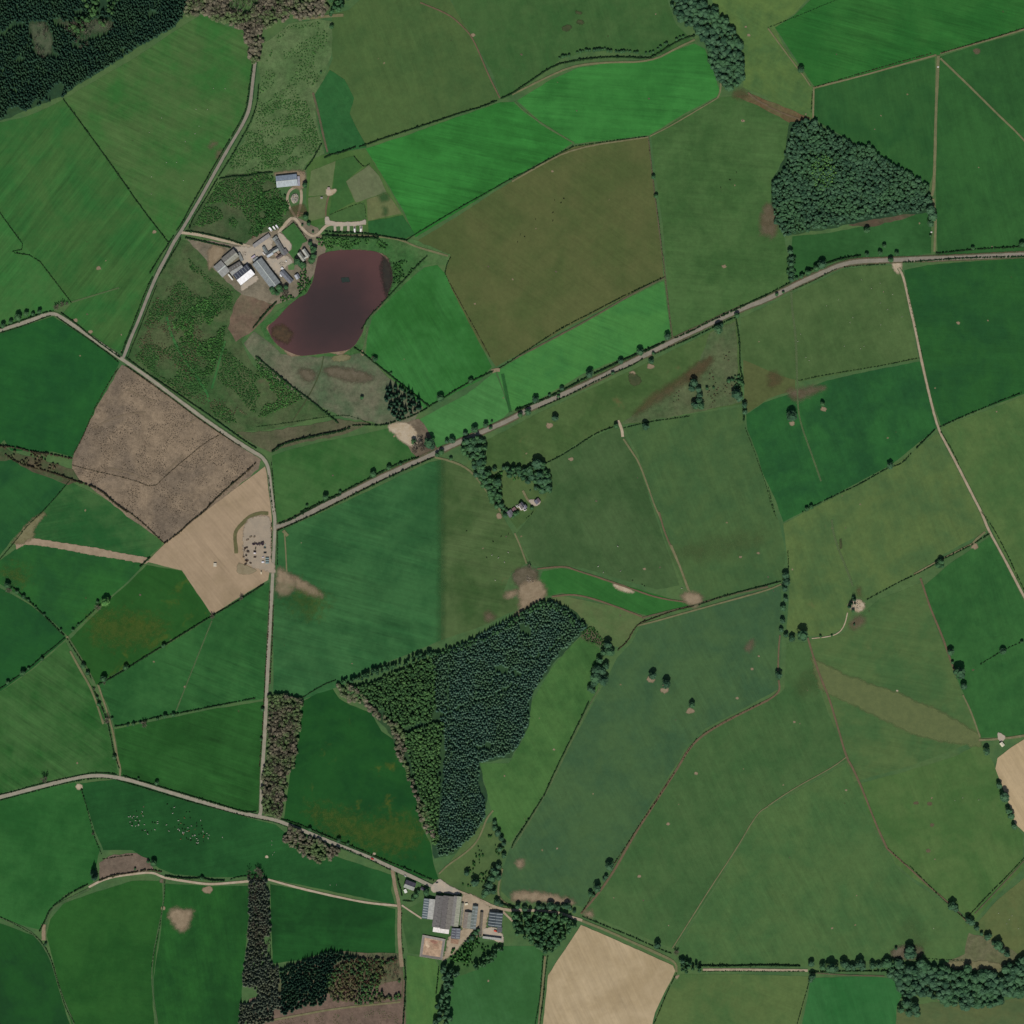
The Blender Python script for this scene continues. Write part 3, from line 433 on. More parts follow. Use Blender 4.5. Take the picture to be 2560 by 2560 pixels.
for s, m, lab in [
 ('t11 980 1290 1030 1262 1150 1250 1230 1350 1250 1420 1190 1450 1100 1400', PALE, 'pale stony bank beside the road'),
 ('t12 160 400 240 470 300 510 290 590 230 640 150 635', EARTH, 'bare earth bay off the lane'),
 ('t12 230 460 350 510 480 600 510 640 440 640 350 600 280 560', EARTH, 'earth bank beside the bay'),
 ('t12 300 620 350 600 500 650 495 700 450 785 380 760 260 670', YEL, 'yellow green weedy mound'),
 ('t22 20 440 100 410 190 440 200 500 120 570 40 560 0 500', MUD, 'dark poached ground round the silage pit'),
 ('t22 40 560 150 510 220 520 270 620 220 660 100 720 60 780 0 850 70 700', EARTH, 'tan trampled ground at the wood tip'),
 ('t12 1860 640 1900 600 1960 590 1990 610 1930 650', EARTH, 'tan spur of bare soil'),
 ('t22 1260 640 1330 600 1420 620 1440 660 1400 720 1350 710', EARTH, 'worn cattle gathering place at the gate'),
 ('t22 750 540 820 545 930 600 900 615 800 590', PALE, 'pale slick of subsoil in the bright tongue'),
 ('t12 1720 760 1770 750 1810 800 1740 840', ROSE, 'eroded round scrape'),
 ('t22 1770 1000 1810 960 1830 990 1800 1050 1760 1040', ROSE, 'oval bare scrape'),
 ('t31 930 40 1010 40 1010 110 985 140 950 110', PALE, 'pale gravel apron at the junction'),
 ('t32 610 830 680 780 740 810 700 870 630 890', ROSE, 'reddish muddy patch by the ruin'),
 ('t32 600 690 680 650 740 700 700 760 620 740', PALE, 'pale rubble by the ruin'),
 ('t32 670 575 700 575 700 630 675 625', RED, 'small red rubble patch'),
 ('t30 0 1520 60 1600 80 1720 40 1800 0 1780 -60 1760 -50 1600', ROSE, 'reddish trampled corner of the pasture'),
 ('t20 1660 700 1720 670 1790 710 1760 750 1680 750', RED, 'red brown hollow under the strip wood'),
 ('t31 140 1010 250 1000 430 980 430 1010 300 1060 220 1100 160 1060', ROSE, 'reddish poached ground round the trough'),
 ('t03 1260 1100 1320 1050 1400 1080 1460 1060 1440 1130 1420 1200 1380 1240 1320 1200', EARTH, 'worn bare patch in the dark field'),
 ('t31 0 870 90 880 110 950 0 1010', RED, 'red rushes by the ditch'),
 ('t21 1180 960 1300 900 1420 820 1520 740 1480 830 1330 950 1100 1100 900 1230 960 1130', RED, 'reddish seam of rushes'),
 ('t21 1300 870 1480 760 1520 800 1400 930 1330 960', RED, 'red brown rushes'),
 ('t22 520 930 580 880 680 960 680 1010 560 970', MUD, 'scrubby brown bank'),
 ('t11 480 860 620 830 900 900 850 960 640 940', MUD, 'brown tussocks on the moor'),
 ('t11 300 860 420 850 460 920 380 960', MUD, 'pale tussocks on the moor'),
 ('t11 560 770 640 740 720 750 700 790 600 800', DRY, 'dry grass by the lake shore'),
 ('t12 160 600 300 650 400 740 200 700', LUSH2, 'lush grass by the lane'),
 ('t13 400 300 620 330 820 420 1000 380 1200 400 1250 560 1000 640 700 520 500 420', YEL, 'buttercup flush in the deep green field'),
 ('t02 700 760 900 780 1250 820 1200 980 900 1000 700 940', YEL, 'buttercups in the middle of the field'),
 ('t02 50 440 160 430 180 520 80 500', YEL, 'yellow weeds by the gateway'),
 ('t23 0 940 80 930 300 950 480 1010 450 1030 100 1000 0 1010', EARTH, 'pale trampled strip above the farm wood'),
 ('t23 30 700 80 680 90 740 50 760', EARTH, 'small scrape in the grey green field'),
 ('t23 540 1090 600 1070 610 1120 560 1120', EARTH, 'worn gateway patch'),
 ('t33 950 1360 1020 1340 1150 1345 1170 1380 1150 1440 1000 1440 920 1420', MUD, 'brown scrub bank north of the riverside wood'),
 ('t33 1300 1470 1600 1450 1780 1480 1750 1520 1400 1510', DRY, 'dry rough strip'),
 ('t32 540 210 555 205 560 270 540 280', DARKP, 'dark rush clump'),
 ('t20 480 80 530 90 520 110 480 105', DARKP, 'dark nettle bed'), ('t20 480 155 540 150 540 185 500 185', DARKP, 'second dark nettle bed'),
 ('t20 380 200 430 185 460 205 420 240 380 230', DARKP, 'third dark nettle bed'),
 ('t00 1580 1120 1600 1060 1640 1080 1600 1110', ROSE, 'pinkish scrape in the meadow'), ('t00 1630 1150 1680 1120 1670 1180 1640 1200', ROSE, 'pinkish gateway scrape'),
 ('t32 280 1280 340 1260 350 1320 260 1330', OLIVE, 'pale ring of grass'),
 ('t21 870 880 960 900 980 960 900 990', DARKP, 'dark boggy spot'),
 ('t33 1060 1170 1120 1240 1150 1330 1100 1320', OLIVE, 'pale tongue of dry grass'),
 ('t22 1270 300 1500 260 1860 180 1840 240 1500 310 1300 350', OLIVE, 'olive smear across the pasture')]:
    patch('bare_patch', smooth(pts(s), 1, True), nz(.5), m, lab, 'bare patch', step=7, jit=2.0, fw=45 if m is YEL else 30 if m in (OLIVE, LUSH2) else 6.5 if m in (EARTH, MUD, RED, ROSE) else 3.2)
sp = [(EARTH, 't20 1742 912 1785 265', 3), (EARTH, 't21 445 1535 1600 80', 4), (ROSE, 't30 1578 385', 6), (EARTH, 't22 1000 430 1725 340 1858 310 1812 1185 1700 1405', 2.6),
      (EARTH, 't22 1045 1265 1150 1345 1345 1500', 6.5), (EARTH, 't23 1388 40 1178 422 962 818', 3.2), (ROSE, 't33 1212 625 1118 265 1220 270 1240 430', 4), (EARTH, 't00 1165 1750', 3.5),
      (EARTH, 't02 1625 400', 6), (EARTH, 't02 1395 1320', 2.2), (ROSE, 't32 1548 1192', 2), (PALE, 't03 598 140', 6), (PALE, 't13 80 670 893 648', 3), (EARTH, 't03 1232 1057', 4),
      (EARTH, 't10 1635 265', 4), (EARTH, 't01 570 485 685 572 745 92', 4), (EARTH, 't31 1435 505', 3), (EARTH, 't31 420 1155 180 1265', 5), (EARTH, 't21 280 1280 1045 835 910 890', 6),
      (PALE, 't12 200 530', 5), (EARTH, 't03 1565 920', 8), (PALE, 't32 975 1350', 2), (EARTH, 't32 1560 260', 6), (MUD, 't03 1225 850', 5), (EARTH, 't23 1255 1580', 5)]
for m, s, r in sp: spot('bare_spot', s, r*.85, m, 'small round worn spot in the grass')
for i in range(150):     # scattered scuffs
    x, y = random.uniform(-860, 860), random.uniform(-860, 860)
    if -800 < x < 860: spot('worn_spot', 'o %f %f' % (x/.909+966, 966-y/.909), random.uniform(.7, 1.8), random.choice([EARTH, DRY, OLIVE, MUD]), 'tiny worn spot in the grass', rz=random.random()*3)
# ------------------------------------------------------------ lake
def water_mat():
    m, n, p = new_mat('peaty_water'); geo = n.nodes.new('ShaderNodeNewGeometry').outputs['Position']
    dn = N(n, 'ShaderNodeVectorMath', operation='DISTANCE'); n.links.new(geo, dn.inputs[0]); dn.inputs[1].default_value = (-305, 345, .66)
    at = math_(n, 'SUBTRACT', 1.5, math_(n, 'DIVIDE', dn.outputs['Value'], 95.))
    v = math_(n, 'ADD', at, math_(n, 'MULTIPLY', math_(n, 'SUBTRACT', noise(n, geo, .012, 4, .6), .5), .9))
    c = mixrgb(n, ramp(n, v, .25, 1.25), alb('#583f3b'), alb('#3d3331'))
    c = mixrgb(n, math_(n, 'MULTIPLY', ramp(n, noise(n, geo, .3, 4, .7), .5, .8), .12), c, alb('#2c2c24'))
    n.links.new(c, p.inputs['Base Color']); p.inputs['Roughness'].default_value = .22; p.inputs['Specular IOR Level'].default_value = .3
    b = n.nodes.new('ShaderNodeBump'); b.inputs['Strength'].default_value = .15; b.inputs['Distance'].default_value = .2
    n.links.new(noise(n, geo, .8, 3, .6), b.inputs['Height']); n.links.new(b.outputs[0], p.inputs['Normal']); return m
LAKE = 't10 470 1932 540 1900 640 1888 740 1888 840 1888 930 1905 t11 975 15 1010 60 1028 130 1030 200 1000 260 985 320 950 370 900 420 840 470 815 520 810 565 780 620 750 670 700 710 620 722 560 728 480 740 400 750 330 755 260 730 200 700 150 660 120 620 95 570 90 530 130 500 180 450 230 390 290 340 330 310 380 290 400 250 430 190 445 110 462 30'
patch('shore', smooth(pts(LAKE.replace('t11 975 15', 't11 995 5').replace('90 530', '70 535').replace('260 730', '250 760').replace('620 722', '640 755')), 1, True), .5, faded_mat('reed_shore', '#7a6a4e', '#8f7d66', .3), 'pale reedy shore around the lake', 'shore', jit=1.2, step=5, fw=2.0)
sheet('water', smooth(pts(LAKE), 1, True), .66, water_mat(), 'dull purple brown lake', 'lake', jit=.8, step=5)
REED = faded_mat('reed_bed', '#43382a', '#574532', .5, soft=.7)
patch('reed_bed', 't11 130 540 200 520 280 580 240 660 170 640 120 600', .70, REED, 'brown reed bed in the lake corner', 'reeds', fw=7)
patch('reed_bed', 't11 960 0 1010 50 1028 130 1028 200 985 300 960 200 940 100', .71, faded_mat('dark_weed', '#2e2c28', '#38332c', .5, soft=.8), 'dark weed along the east shore', 'reeds', fw=7)
patch('reed_bed', 't11 640 165 700 160 710 195 650 200', .72, faded_mat('pond_weed', '#28352f', '#2c3b34', .2, soft=.9), 'small green weed patch in open water', 'reeds')
# ------------------------------------------------------------ verges, roads, tracks
ROADM = faded_mat('weathered_tarmac', '#8e8a76', '#9a9480', .12, soft=.25, amount=1); ROADG = faded_mat('grey_tarmac', '#827e6d', '#8e8877', .18, soft=.25)
TRACK = faded_mat('gravel_track', '#9a8c72', '#a99b80', .1, soft=.3); GRAV = faded_mat('pale_gravel', '#a3957a', '#b0a38a', .08, soft=.3)
VERGE = faded_mat('verge_grass', '#3c5c34', '#506640', .35, soft=.5); VERGED = faded_mat('dark_verge', '#1f4526', '#2c5a30', .35, soft=.5)
VERGEB = faded_mat('brown_verge', '#545a3e', '#665c46', .35, soft=.7); PATHM = faded_mat('worn_grass', '#6a6c4a', '#777652', .2, soft=.6)
PATHR = faded_mat('reddish_path', '#645a42', '#705f48', .3, soft=.7)
FAINT = faded_mat('faint_path', '#5b7048', '#66784e', .15, soft=1.0, amount=.6)
R = {}
R['west'] = 't00 1925 470 1905 640 1890 780 1870 860 1820 960 1765 1050 1700 1160 1600 1340 1500 1520 1400 1690 1360 1755 1310 1830 1260 1932 t01 1200 110 1150 220 1090 370 1040 500 990 610 950 720 925 780'
R['lane'] = 't01 -60 580 0 560 130 520 250 480 330 445 405 432 470 465 640 580 780 680 925 782 1100 900 1300 1050 1500 1200 1700 1340 1820 1420 1932 1490 t11 40 1510 80 1560 98 1620 112 1760 132 1910 t12 140 30 144 100 135 300 125 500 115 700 100 950 85 1250 75 1500 65 1700 50 1930 t13 44 100 40 220 38 330 25 362'
R['south'] = 't03 -60 235 0 220 270 150 500 90 640 62 760 55 880 70 1000 95 1300 190 1600 275 1780 330 1932 362 t13 60 375 150 392 250 430 400 490 600 575 850 670 1050 765 1200 830 1330 895 1400 900'
R['main'] = 't12 145 115 250 80 350 30 420 0 t11 500 1890 700 1790 900 1690 1100 1600 1300 1510 1500 1420 1700 1330 1932 1230 t21 150 1140 350 1060 600 950 900 800 1200 650 1450 530 1700 410 1932 325 t31 200 220 400 130 560 60 700 38 950 30 1300 18 1600 6 2000 -14'
R['gravel'] = 't31 985 90 1020 150 1060 330 1110 550 1160 800 1210 1020 1280 1300 1350 1430 1450 1620 1550 1820 1610 1932 t32 1660 130 1750 290 1850 480 1932 640 2010 780'
ribbon('verge', R['west'], 10.5, .66, VERGED, 'dark grassy verges of the western lane', 'verge')
ribbon('verge', R['lane'], 10.5, .67, VERGE, 'grassy verges of the long lane', 'verge')
ribbon('verge', R['south'], 10, .68, VERGED, 'grassy verges of the southern road', 'verge')
ribbon('verge', R['main'], 15, .69, VERGEB, 'brown verges of the main road', 'verge')
ribbon('verge', R['gravel'], 7, .70, VERGE, 'grass edges of the gravel track', 'verge')
ribbon('road', R['west'], 6.4, .80, ROADG, 'narrow grey lane curving down to the crossroads', 'road')
ribbon('road', R['lane'], 7.0, .81, ROADM, 'pale lane running south east and then due south', 'road')
ribbon('road', R['south'], 7.4, .82, ROADM, 'pale road crossing the lower left', 'road')
ribbon('road', R['main'], 9.0, .83, ROADG, 'main road running diagonally to the upper right', 'road')
ribbon('track', R['gravel'], 4.6, .84, TRACK, 'straight gravel track heading south east', 'track')
TR = [
 ('t00 1365 1755 1500 1770 1700 1820 1850 1850 1932 1880', 5.2, GRAV, 'gravel drive into the upper farm'),
 ('t10 170 1760 230 1680 270 1640 310 1660 360 1740 420 1785 470 1770 520 1710 560 1690 700 1685 830 1685', 5.4, GRAV, 'curving gravel drive behind the farm'),
 ('t10 300 1640 250 1560 232 1500 250 1440 300 1410 340 1420 345 1500 330 1580 310 1640', 4.5, TRACK, 'loop of track round the rubble heap'),
 ('t10 345 1420 350 1370 360 1300', 6, CONC, 'apron beside the silver shed'),
 ('t10 530 1660 525 1600 540 1500 560 1460 600 1440', 3.6, PATHR, 'reddish path through the paddocks'),
 ('t10 480 1780 700 1775 950 1785 1100 1810 1200 1860 1320 1895 1450 1932', 3.6, PATHM, 'grassy lane north of the lake'),
 ('t10 280 130 350 140 450 135 560 120 660 115', 5, DRY, 'dry track out of the top wood'), ('t10 290 130 285 60 300 0', 4, VERGEB, 'track inside the top wood'),
 ('t30 1285 420 1275 650 1265 900 1260 1200 1250 1420 1235 1480', 5.2, PATHM, 'straight grassy farm track'), ('t30 1245 1500 1268 1650 1255 1900', 4.6, PATHM, 'lower end of the grassy farm track'),
 ('t30 1300 440 1400 535 1550 680 1750 880 1890 1010 1990 1130', 3.6, PATHM, 'diagonal path to the right edge'),
 ('t30 340 665 700 575 1000 490 1270 415', 3.2, DRY, 'pale edge of the upper right field'), ('t30 1300 405 1600 320 1960 215', 3.2, DRY, 'pale strip beside the right hand hedge'),
 ('t30 345 670 340 890', 3.2, DRY, 'short pale path to the triangular wood'), ('t30 0 215 70 310 180 460 260 560 320 650', 2.6, PATHM, 'worn line up to the corner tree'),
 ('t30 0 805 120 860 240 900', 3.6, PATHR, 'reddish ditch line'), ('t20 1780 700 1850 760 1932 800', 5, PATHR, 'reddish gully below the wood'),
 ('t20 0 715 250 590 450 500 700 470 1050 468 1250 360 1380 300', 3.6, PATHM, 'olive strip inside the curved hedge'),
 ('t20 20 770 100 850 300 980 470 1080', 2.6, FAINT, 'faint path across the vivid field'),
 ('t20 0 1370 200 1255 470 1115 1030 1035', 3.0, DRY, 'pale rim of the olive field'), ('t20 1030 1040 1060 1330 1100 1650 1135 1932', 2.6, VERGEB, 'brown fence line'),
 ('t21 1140 0 1160 200 1190 450 1212 620', 2.6, VERGEB, 'lower brown fence line'), ('t21 0 785 300 630 600 470 900 290 1155 160', 3.4, VERGEB, 'brown strip along the long hedge'),
 ('t20 1040 1030 1200 950 1560 735', 2.2, PATHM, 'faint olive line'), ('t20 1580 600 1570 700 1550 740', 3, PATHM, 'worn corner under the wood'),
 ('t10 1240 20 1460 110 1560 200 1640 290 1750 560 1840 740', 3.2, PATHR, 'reddish worn line down the top pasture'),
 ('t10 430 700 470 850 520 1080 540 1150', 5, VERGEB, 'brown strip along the pasture edge'),
 ('t21 800 1240 830 1310 835 1365', 5, PALE, 'pale gateway track'), ('t21 840 1380 900 1470 960 1560 1030 1750 1080 1900 t22 1120 40 1150 150 1210 290 1280 440 1340 600', 3.2, PATHM, 'faint path down to the gathering place'),
 ('t22 1200 250 1260 390 1330 590', 3.8, DRY, 'worn cattle path'),
 ('t22 190 430 400 408 480 440 700 510 900 580 1100 650 1310 680', 3.6, PATHR, 'reddish strip above the bright tongue'),
 ('t22 300 640 450 620 600 650 800 720 980 790', 3.8, PATHR, 'reddish strip below the bright tongue'),
 ('t22 980 800 1200 745 1400 700 1650 620 1932 565', 4.0, VERGEB, 'pale ditch line'), ('t22 940 860 1100 820 1400 735 1932 590 t32 100 545', 3.0, PATHM, 'grass path beside the ditch'),
 ('t22 20 160 60 250 110 390', 3.4, PATHM, 'path from the house'), ('t12 1700 1932 1700 1932', 1, PATHM, ''),
 ('t31 175 270 180 400 210 600 220 950', 4.5, FAINT, 'faint green track through the grazed field'), ('t31 222 950 222 1100 t31 240 1250 330 1500 400 1700', 3.2, FAINT, 'faint pale line on dark grass'),
 ('t22 660 1330 560 1500 450 1720 350 1932 t23 240 220 100 450 0 610', 3.4, FAINT, 'pale edge beside the sloping hedge'),
 ('t23 1250 0 1100 230 900 540 770 780 650 950 520 1100', 5, PATHR, 'reddish brown lane side'), ('t22 1932 1420 1750 1510 1500 1640 1350 1760 1250 1932', 4.6, PATHR, 'reddish brown ditch'),
 ('t23 1932 290 1850 340 1700 600 1500 900 1400 1060 1210 1360', 2.0, PATHM, 'thin pale path'), ('t32 590 1850 480 1932 t33 200 150 0 285', 2.0, PATHM, 'upper part of the thin pale path'),
 ('t32 300 950 340 1090 400 1260 460 1400 520 1600 590 1850 t33 640 0 720 180 820 440 900 610', 4.4, PATHR, 'brown worn line through the pastures'),
 ('t33 900 610 1050 740 1200 880 1400 1050 1520 1180', 3.4, PATHR, 'brown line continuing to the river wood'),
 ('t32 600 760 580 850 540 910 470 940 330 955', 1.8, PALE, 'pale stone path'),
 ('t32 1150 500 1190 620 1230 740 1320 950 1380 1130 1420 1230', 4.4, PATHR, 'brown field edge'), ('t32 1470 1380 1530 1500 1600 1700', 3.2, PATHM, 'worn edge by the small building'),
 ('t32 90 930 80 1030 75 1200', 3.4, PATHR, 'brown strip below the trees'), ('t32 0 1420 60 1380 90 1340 80 1270', 4, PATHR, 'worn ring at the path end'),
 ('t32 1590 1722 1760 1712 1932 1690 1990 1670', 4.2, DRY, 'pale track past the small building'), ('t32 480 60 500 200 600 450 640 560', 4, FAINT, 'faint trodden line'),
 ('t32 1640 150 1560 215 1540 250', 4, PATHM, 'branch of the gravel track'), ('t32 1540 240 1300 360 1100 470', 2.6, DRY, 'pale strip by the long hedge'),
 ('t33 1932 700 1750 900 1560 1100', 2.4, VERGEB, 'brown hedge bottom'),
 ('t02 1600 820 1520 1020 1400 1320 1330 1500', 2.2, FAINT, 'pale footpath across the striped field'),
 ('t02 740 1300 800 1480 850 1640 880 1830 910 1932 t03 905 60', 3.6, DRY, 'narrow lane to the road'), ('t02 510 940 600 1080 680 1220 715 1290', 3, FAINT, 'green lane between hedges'),
 ('t02 530 1050 600 1180 700 1350 780 1600', 4, PATHM, 'worn strip beside the lane'), ('t02 500 940 515 950', 4, PATHM, 'gateway'),
 ('t03 670 900 760 850 860 820 1000 800 1150 785 1220 820 1280 835 1500 870 1600 878 1760 865 1932 850', 4.2, GRAV, 'pale gravel track above the dark fields'),
 ('t13 90 840 300 900 600 970 850 1020 1080 1040', 4.0, GRAV, 'gravel track continuing to the farm'),
 ('t03 680 910 500 1000 390 1060 350 1150 330 1280', 5, VERGE, 'grassy curving lane'), ('t03 330 1180 330 1300', 7, EARTH, 'worn ground at the lane end'),
 ('t03 0 1130 150 1190 280 1270 380 1430 430 1600 480 1750 560 1932', 3, VERGE, 'hedge bottom along the dark corner'),
 ('t03 1240 840 1232 1050 1190 1240 1150 1440 1145 1650 1190 1932', 2.6, VERGE, 'thin grass line between fields'),
 ('t13 1030 770 1050 900 1085 1040 1080 1200 1085 1350 1100 1500', 6.8, EARTH, 'broad dusty farm track'), ('t13 1100 1480 1110 1600 1100 1760', 3.2, VERGEB, 'farm track narrowing southwards'),
 ('t13 1100 1035 1180 1090 1250 1135', 3.2, GRAV, 'spur of track to the barns'), ('t13 0 1925 300 1870 600 1815 900 1785 1090 1765', 3.6, DRY, 'pale track below the plantation'),
 ('t13 1380 800 1450 730 1570 650 1660 570 1710 470 1740 380 1790 320', 3.2, PATHM, 'worn path climbing beside the plantation'),
 ('t13 1530 930 1700 1000 1820 1060 1932 1075 t23 0 1070 200 1075 350 1090 450 1125 530 1150', 5.2, TRACK, 'farm track leaving eastwards'),
 ('t13 1860 1080 1932 1150 1970 1190', 4, TRACK, 'branch of the farm track'), ('t23 520 1150 700 1220 900 1310 1100 1400 1240 1465 1240 1540', 4.4, PATHM, 'grassy headland of the stubble'),
 ('t23 1440 1522 1700 1522 1932 1524 t33 300 1528', 4.6, TRACK, 'straight hedged track'), ('t33 340 1545 600 1565 880 1570', 2.6, VERGEB, 'brown edge of the bright field'),
 ('t23 250 1420 240 1550 225 1700 200 1932', 3.6, DRY, 'narrow hedged lane at the bottom'), ('t13 1840 1932 1835 900 1850 850', .5, PATHM, ''),
 ('t12 215 150 225 300 232 450', 2.6, PATHM, 'straight worn wheel line'), ('t12 205 140 240 180', 6, PATHM, 'field gateway by the junction'),
 ('t11 510 760 490 870 400 1060 280 1240', 1.8, DARKP, 'dark ditch across the moor'), ('t11 800 740 830 640 840 540', 3.4, FAINT, 'pale path by the lake field'),
 ('t11 795 715 810 750', 5, EARTH, 'gateway by the lake'), ('t11 1780 870 1810 860 1840 860', 7, EARTH, 'gateway where four fields meet'),
 ('t11 1350 1520 1450 1540 1600 1600 1720 1740 1850 1932', 4, PATHM, 'worn strip beside the tree belt'), ('t11 1860 890 1890 1040 1920 1180', 6, LUSH2, 'dark dip across the bright field'),
 ('t13 1860 760 1820 930 1850 1000 1932 1050', 3.4, PATHM, 'curving field edge'), ('t22 1110 0 1150 150 1200 260', 3.2, PATHR, 'upper cattle path'),
 ('t01 540 350 700 300 900 240', 3, FAINT, 'faint line across the meadow'), ('t01 1260 460 1290 600 1400 800 1550 1000 1580 1100', 5, GREENP, 'green ride through the replanting'), ('t01 1700 640 1640 850 1600 1000', 4, GREENP, 'second green ride'),
 ('t10 0 1430 0 1430', 1, PATHM, ''),
]
for i, (s, w_, m, lab) in enumerate(TR):
    if not lab: continue
    ribbon('path' if w_ < 5 else 'track', s, w_*(.95 if m in (PATHR, VERGEB) else 1.12), .70+(i*.618 % 1)*.09, m, lab, 'path')
for s, m, lab in [('kA 700 960 1000 900 1300 950 1550 800 1932 600 1932 1100 1400 1300 1200 1500 900 1350 1100 1200', CONC, 'concrete farmyard between the barns'),
 ('kB 0 800 350 600 560 700 400 950 150 1000 0 1000', CONC, 'yard of the upper farm'), ('kB 640 560 760 480 1080 850 1060 1000 960 1100 700 740', CONC, 'grey paved court'),
 ('kB 250 1250 600 1300 900 1150 1150 1400 900 1500 800 1900 500 1600', CONC, 'inner yard by the farmhouse'),
 ('kC 560 380 1300 300 1500 400 1500 700 1350 900 1250 880 560 480', EARTH, 'hard standing round the silver shed'), ('kC 1000 1450 1400 1300 1560 1500 1500 1700 1300 1720 1050 1720', RED, 'red rubble yard'),
 ('kC 1050 1100 1180 1000 1290 1080 1270 1250 1150 1330 1060 1250', CONC, 'grey heap of rubble'),
 ('kD 380 1250 500 1200 560 1400 1500 1380 1620 1280 1640 1500 400 1520', CONC, 'campsite access pad'), ('kD 430 350 600 420 720 380 760 450 600 600 420 600', PALE, 'pale hard patch in the paddock'),
 ('kE 400 900 760 640 860 760 560 960 420 1060', CONC, 'concrete apron under the white roof'), ('kA 0 850 600 980 400 1250 150 1500 0 1650', EARTH, 'bare ground left of the barns'),
 ('kP 1030 450 1200 300 1300 180 1560 380 1932 560 1932 700 1230 600 1100 620', CONC, 'concrete farm entrance'), ('kQ 380 180 700 180 1000 350 1280 600 1660 700 1500 760 1200 700 1150 1300 1000 1500 600 1500 380 1300 480 600', TRACK, 'dusty yard between the southern barns'),
 ('kQ 1050 1200 1480 1180 1480 1350 1620 1340 1700 1500 1650 1700 1050 1420', CONC, 'pad between shed and stores'), ('kS 1080 350 1500 150 1900 130 1800 350 1500 600 1300 850 1000 1100 900 1050 1050 800', TRACK, 'earth yard beside the arena'),
 ('kR 340 560 450 250 700 120 1000 100 1160 180 1190 900 1180 1500 1300 1550 1300 1900 1000 1750 750 1730 500 1600 350 1400 320 900', faded_mat('compound_gravel', '#9a8f7a', '#a3967f', .18, soft=.25), 'gravel floor of the fenced compound'),
 ('kR 140 1850 150 1600 220 1530 520 1650 740 1740 700 1830 400 1900', faded_mat('spoil', '#857a5e', '#8f8568', .2), 'grassed spoil bank'), ('kH 1060 830 1250 830 1500 850 1400 1020 1250 1030', CONC, 'gravel turning place by the garage'),
 ('kH 740 1020 900 1040 1000 1120 900 1180 760 1120', DRY, 'terrace of the walled house'), ('kW 750 560 900 560 1150 750 1000 950 800 900', CONC, 'pale pad by the small building'),
 ('kH 130 1260 250 1230 320 1400 150 1430', EARTH, 'bare patch at the garden corner')]:
    patch('yard', smooth(pts(s), 1, True), nz(.88), m, lab, 'yard', jit=.4)
for s_, lab in [('kD 690 1500 700 1660', 'left parking bay'), ('kD 905 1500 890 1650', 'second parking bay'), ('kD 1100 1500 1095 1660', 'third parking bay'), ('kD 1290 1500 1290 1700', 'bay of the left caravan'), ('kD 1480 1500 1480 1680', 'bay of the right caravan')]:
    ribbon('parking_bay', s_, 5.2, nz(.74), CONC, lab, 'parking bay', it=0)
for s_ in ('t01 1500 1220 1430 1260 1380 1290', 't01 960 1010 1060 1060 1180 1100', 't01 820 1600 1000 1640 1150 1700', 't01 1380 1500 1250 1640', 't01 700 1300 900 1200 1100 1180'): ribbon('path', s_, 4, nz(.56), faded_mat('pale_brash', '#86785f', '#8f8068', .2, soft=1.0, amount=.6), 'pale extraction track on the felled plot', 'path')
ribbon('earth_bank', 'kR 130 1250 120 1050 90 850 90 640 180 480 330 330 500 160 700 70 900 30 1100 40', 7.5, .72, faded_mat('bank_grass', '#5c5c3a', '#6a6844', .3), 'grassed earth bank curving round the compound', 'bank')
ribbon('driveway', 'kH 930 560 1000 700 1080 850 1250 980 1330 1010', 5, .86, DRY, 'gravel drive of the walled house', 'driveway')
# ------------------------------------------------------------ plants
def ico(sub):
    t = (1+5**.5)/2
    V = [(-1,t,0),(1,t,0),(-1,-t,0),(1,-t,0),(0,-1,t),(0,1,t),(0,-1,-t),(0,1,-t),(t,0,-1),(t,0,1),(-t,0,-1),(-t,0,1)]
    F = [(0,11,5),(0,5,1),(0,1,7),(0,7,10),(0,10,11),(1,5,9),(5,11,4),(11,10,2),(10,7,6),(7,1,8),(3,9,4),(3,4,2),(3,2,6),(3,6,8),(3,8,9),(4,9,5),(2,4,11),(6,2,10),(8,6,7),(9,8,1)]
    V = [np.array(v)/np.linalg.norm(v) for v in V]
    for _ in range(sub):
        c = {}; F2 = []
        def mid(a, b):
            k = (min(a,b), max(a,b))
            if k not in c: m = V[a]+V[b]; V.append(m/np.linalg.norm(m)); c[k] = len(V)-1
            return c[k]
        for a, b, d in F: x, y, z = mid(a,b), mid(b,d), mid(d,a); F2 += [(a,x,z),(b,y,x),(d,z,y),(x,y,z)]
        F = F2
    return np.array(V), np.array(F)
ICO = [ico(0), ico(1)]
def merge(parts):
    V, F, T, o = [], [], [], 0
    for v, f, t in parts: V.append(v); F.append(f+o); T.append(np.broadcast_to(t, len(v)).astype(float)); o += len(v)
    return np.vstack(V), np.vstack(F), np.concatenate(T)
def lump(r, c, rg, sub=1, rough=.22, zs=.85):
    v, f = ICO[sub]; v = v*(1+rg.normal(0, rough, (len(v), 1)))*r*np.array([1, 1, zs]); return v+np.array(c), f
def leaves(n, cen, rad, size, rg, zs=.8):
    """small tilted leaf clumps spread on and around a crown"""
    d = rg.normal(size=(n, 3)); d /= np.linalg.norm(d, axis=1)[:, None]; d[:, 2] = np.abs(d[:, 2])*1.0-.15
    p = np.array(cen)+d*rad*rg.uniform(.8, 1.12, (n, 1))*np.array([1, 1, zs])
    V = []; F = []
    for i in range(n):
        a, b = rg.normal(size=3), rg.normal(size=3); a[2] *= .5; b[2] *= .5
        a *= size/np.linalg.norm(a); b *= size/np.linalg.norm(b); k = len(V)
        V += [p[i]-a, p[i]+b, p[i]+a*.9, p[i]-b*.8]; F += [(k,k+1,k+2),(k,k+2,k+3)]
    return np.array(V), np.array(F)
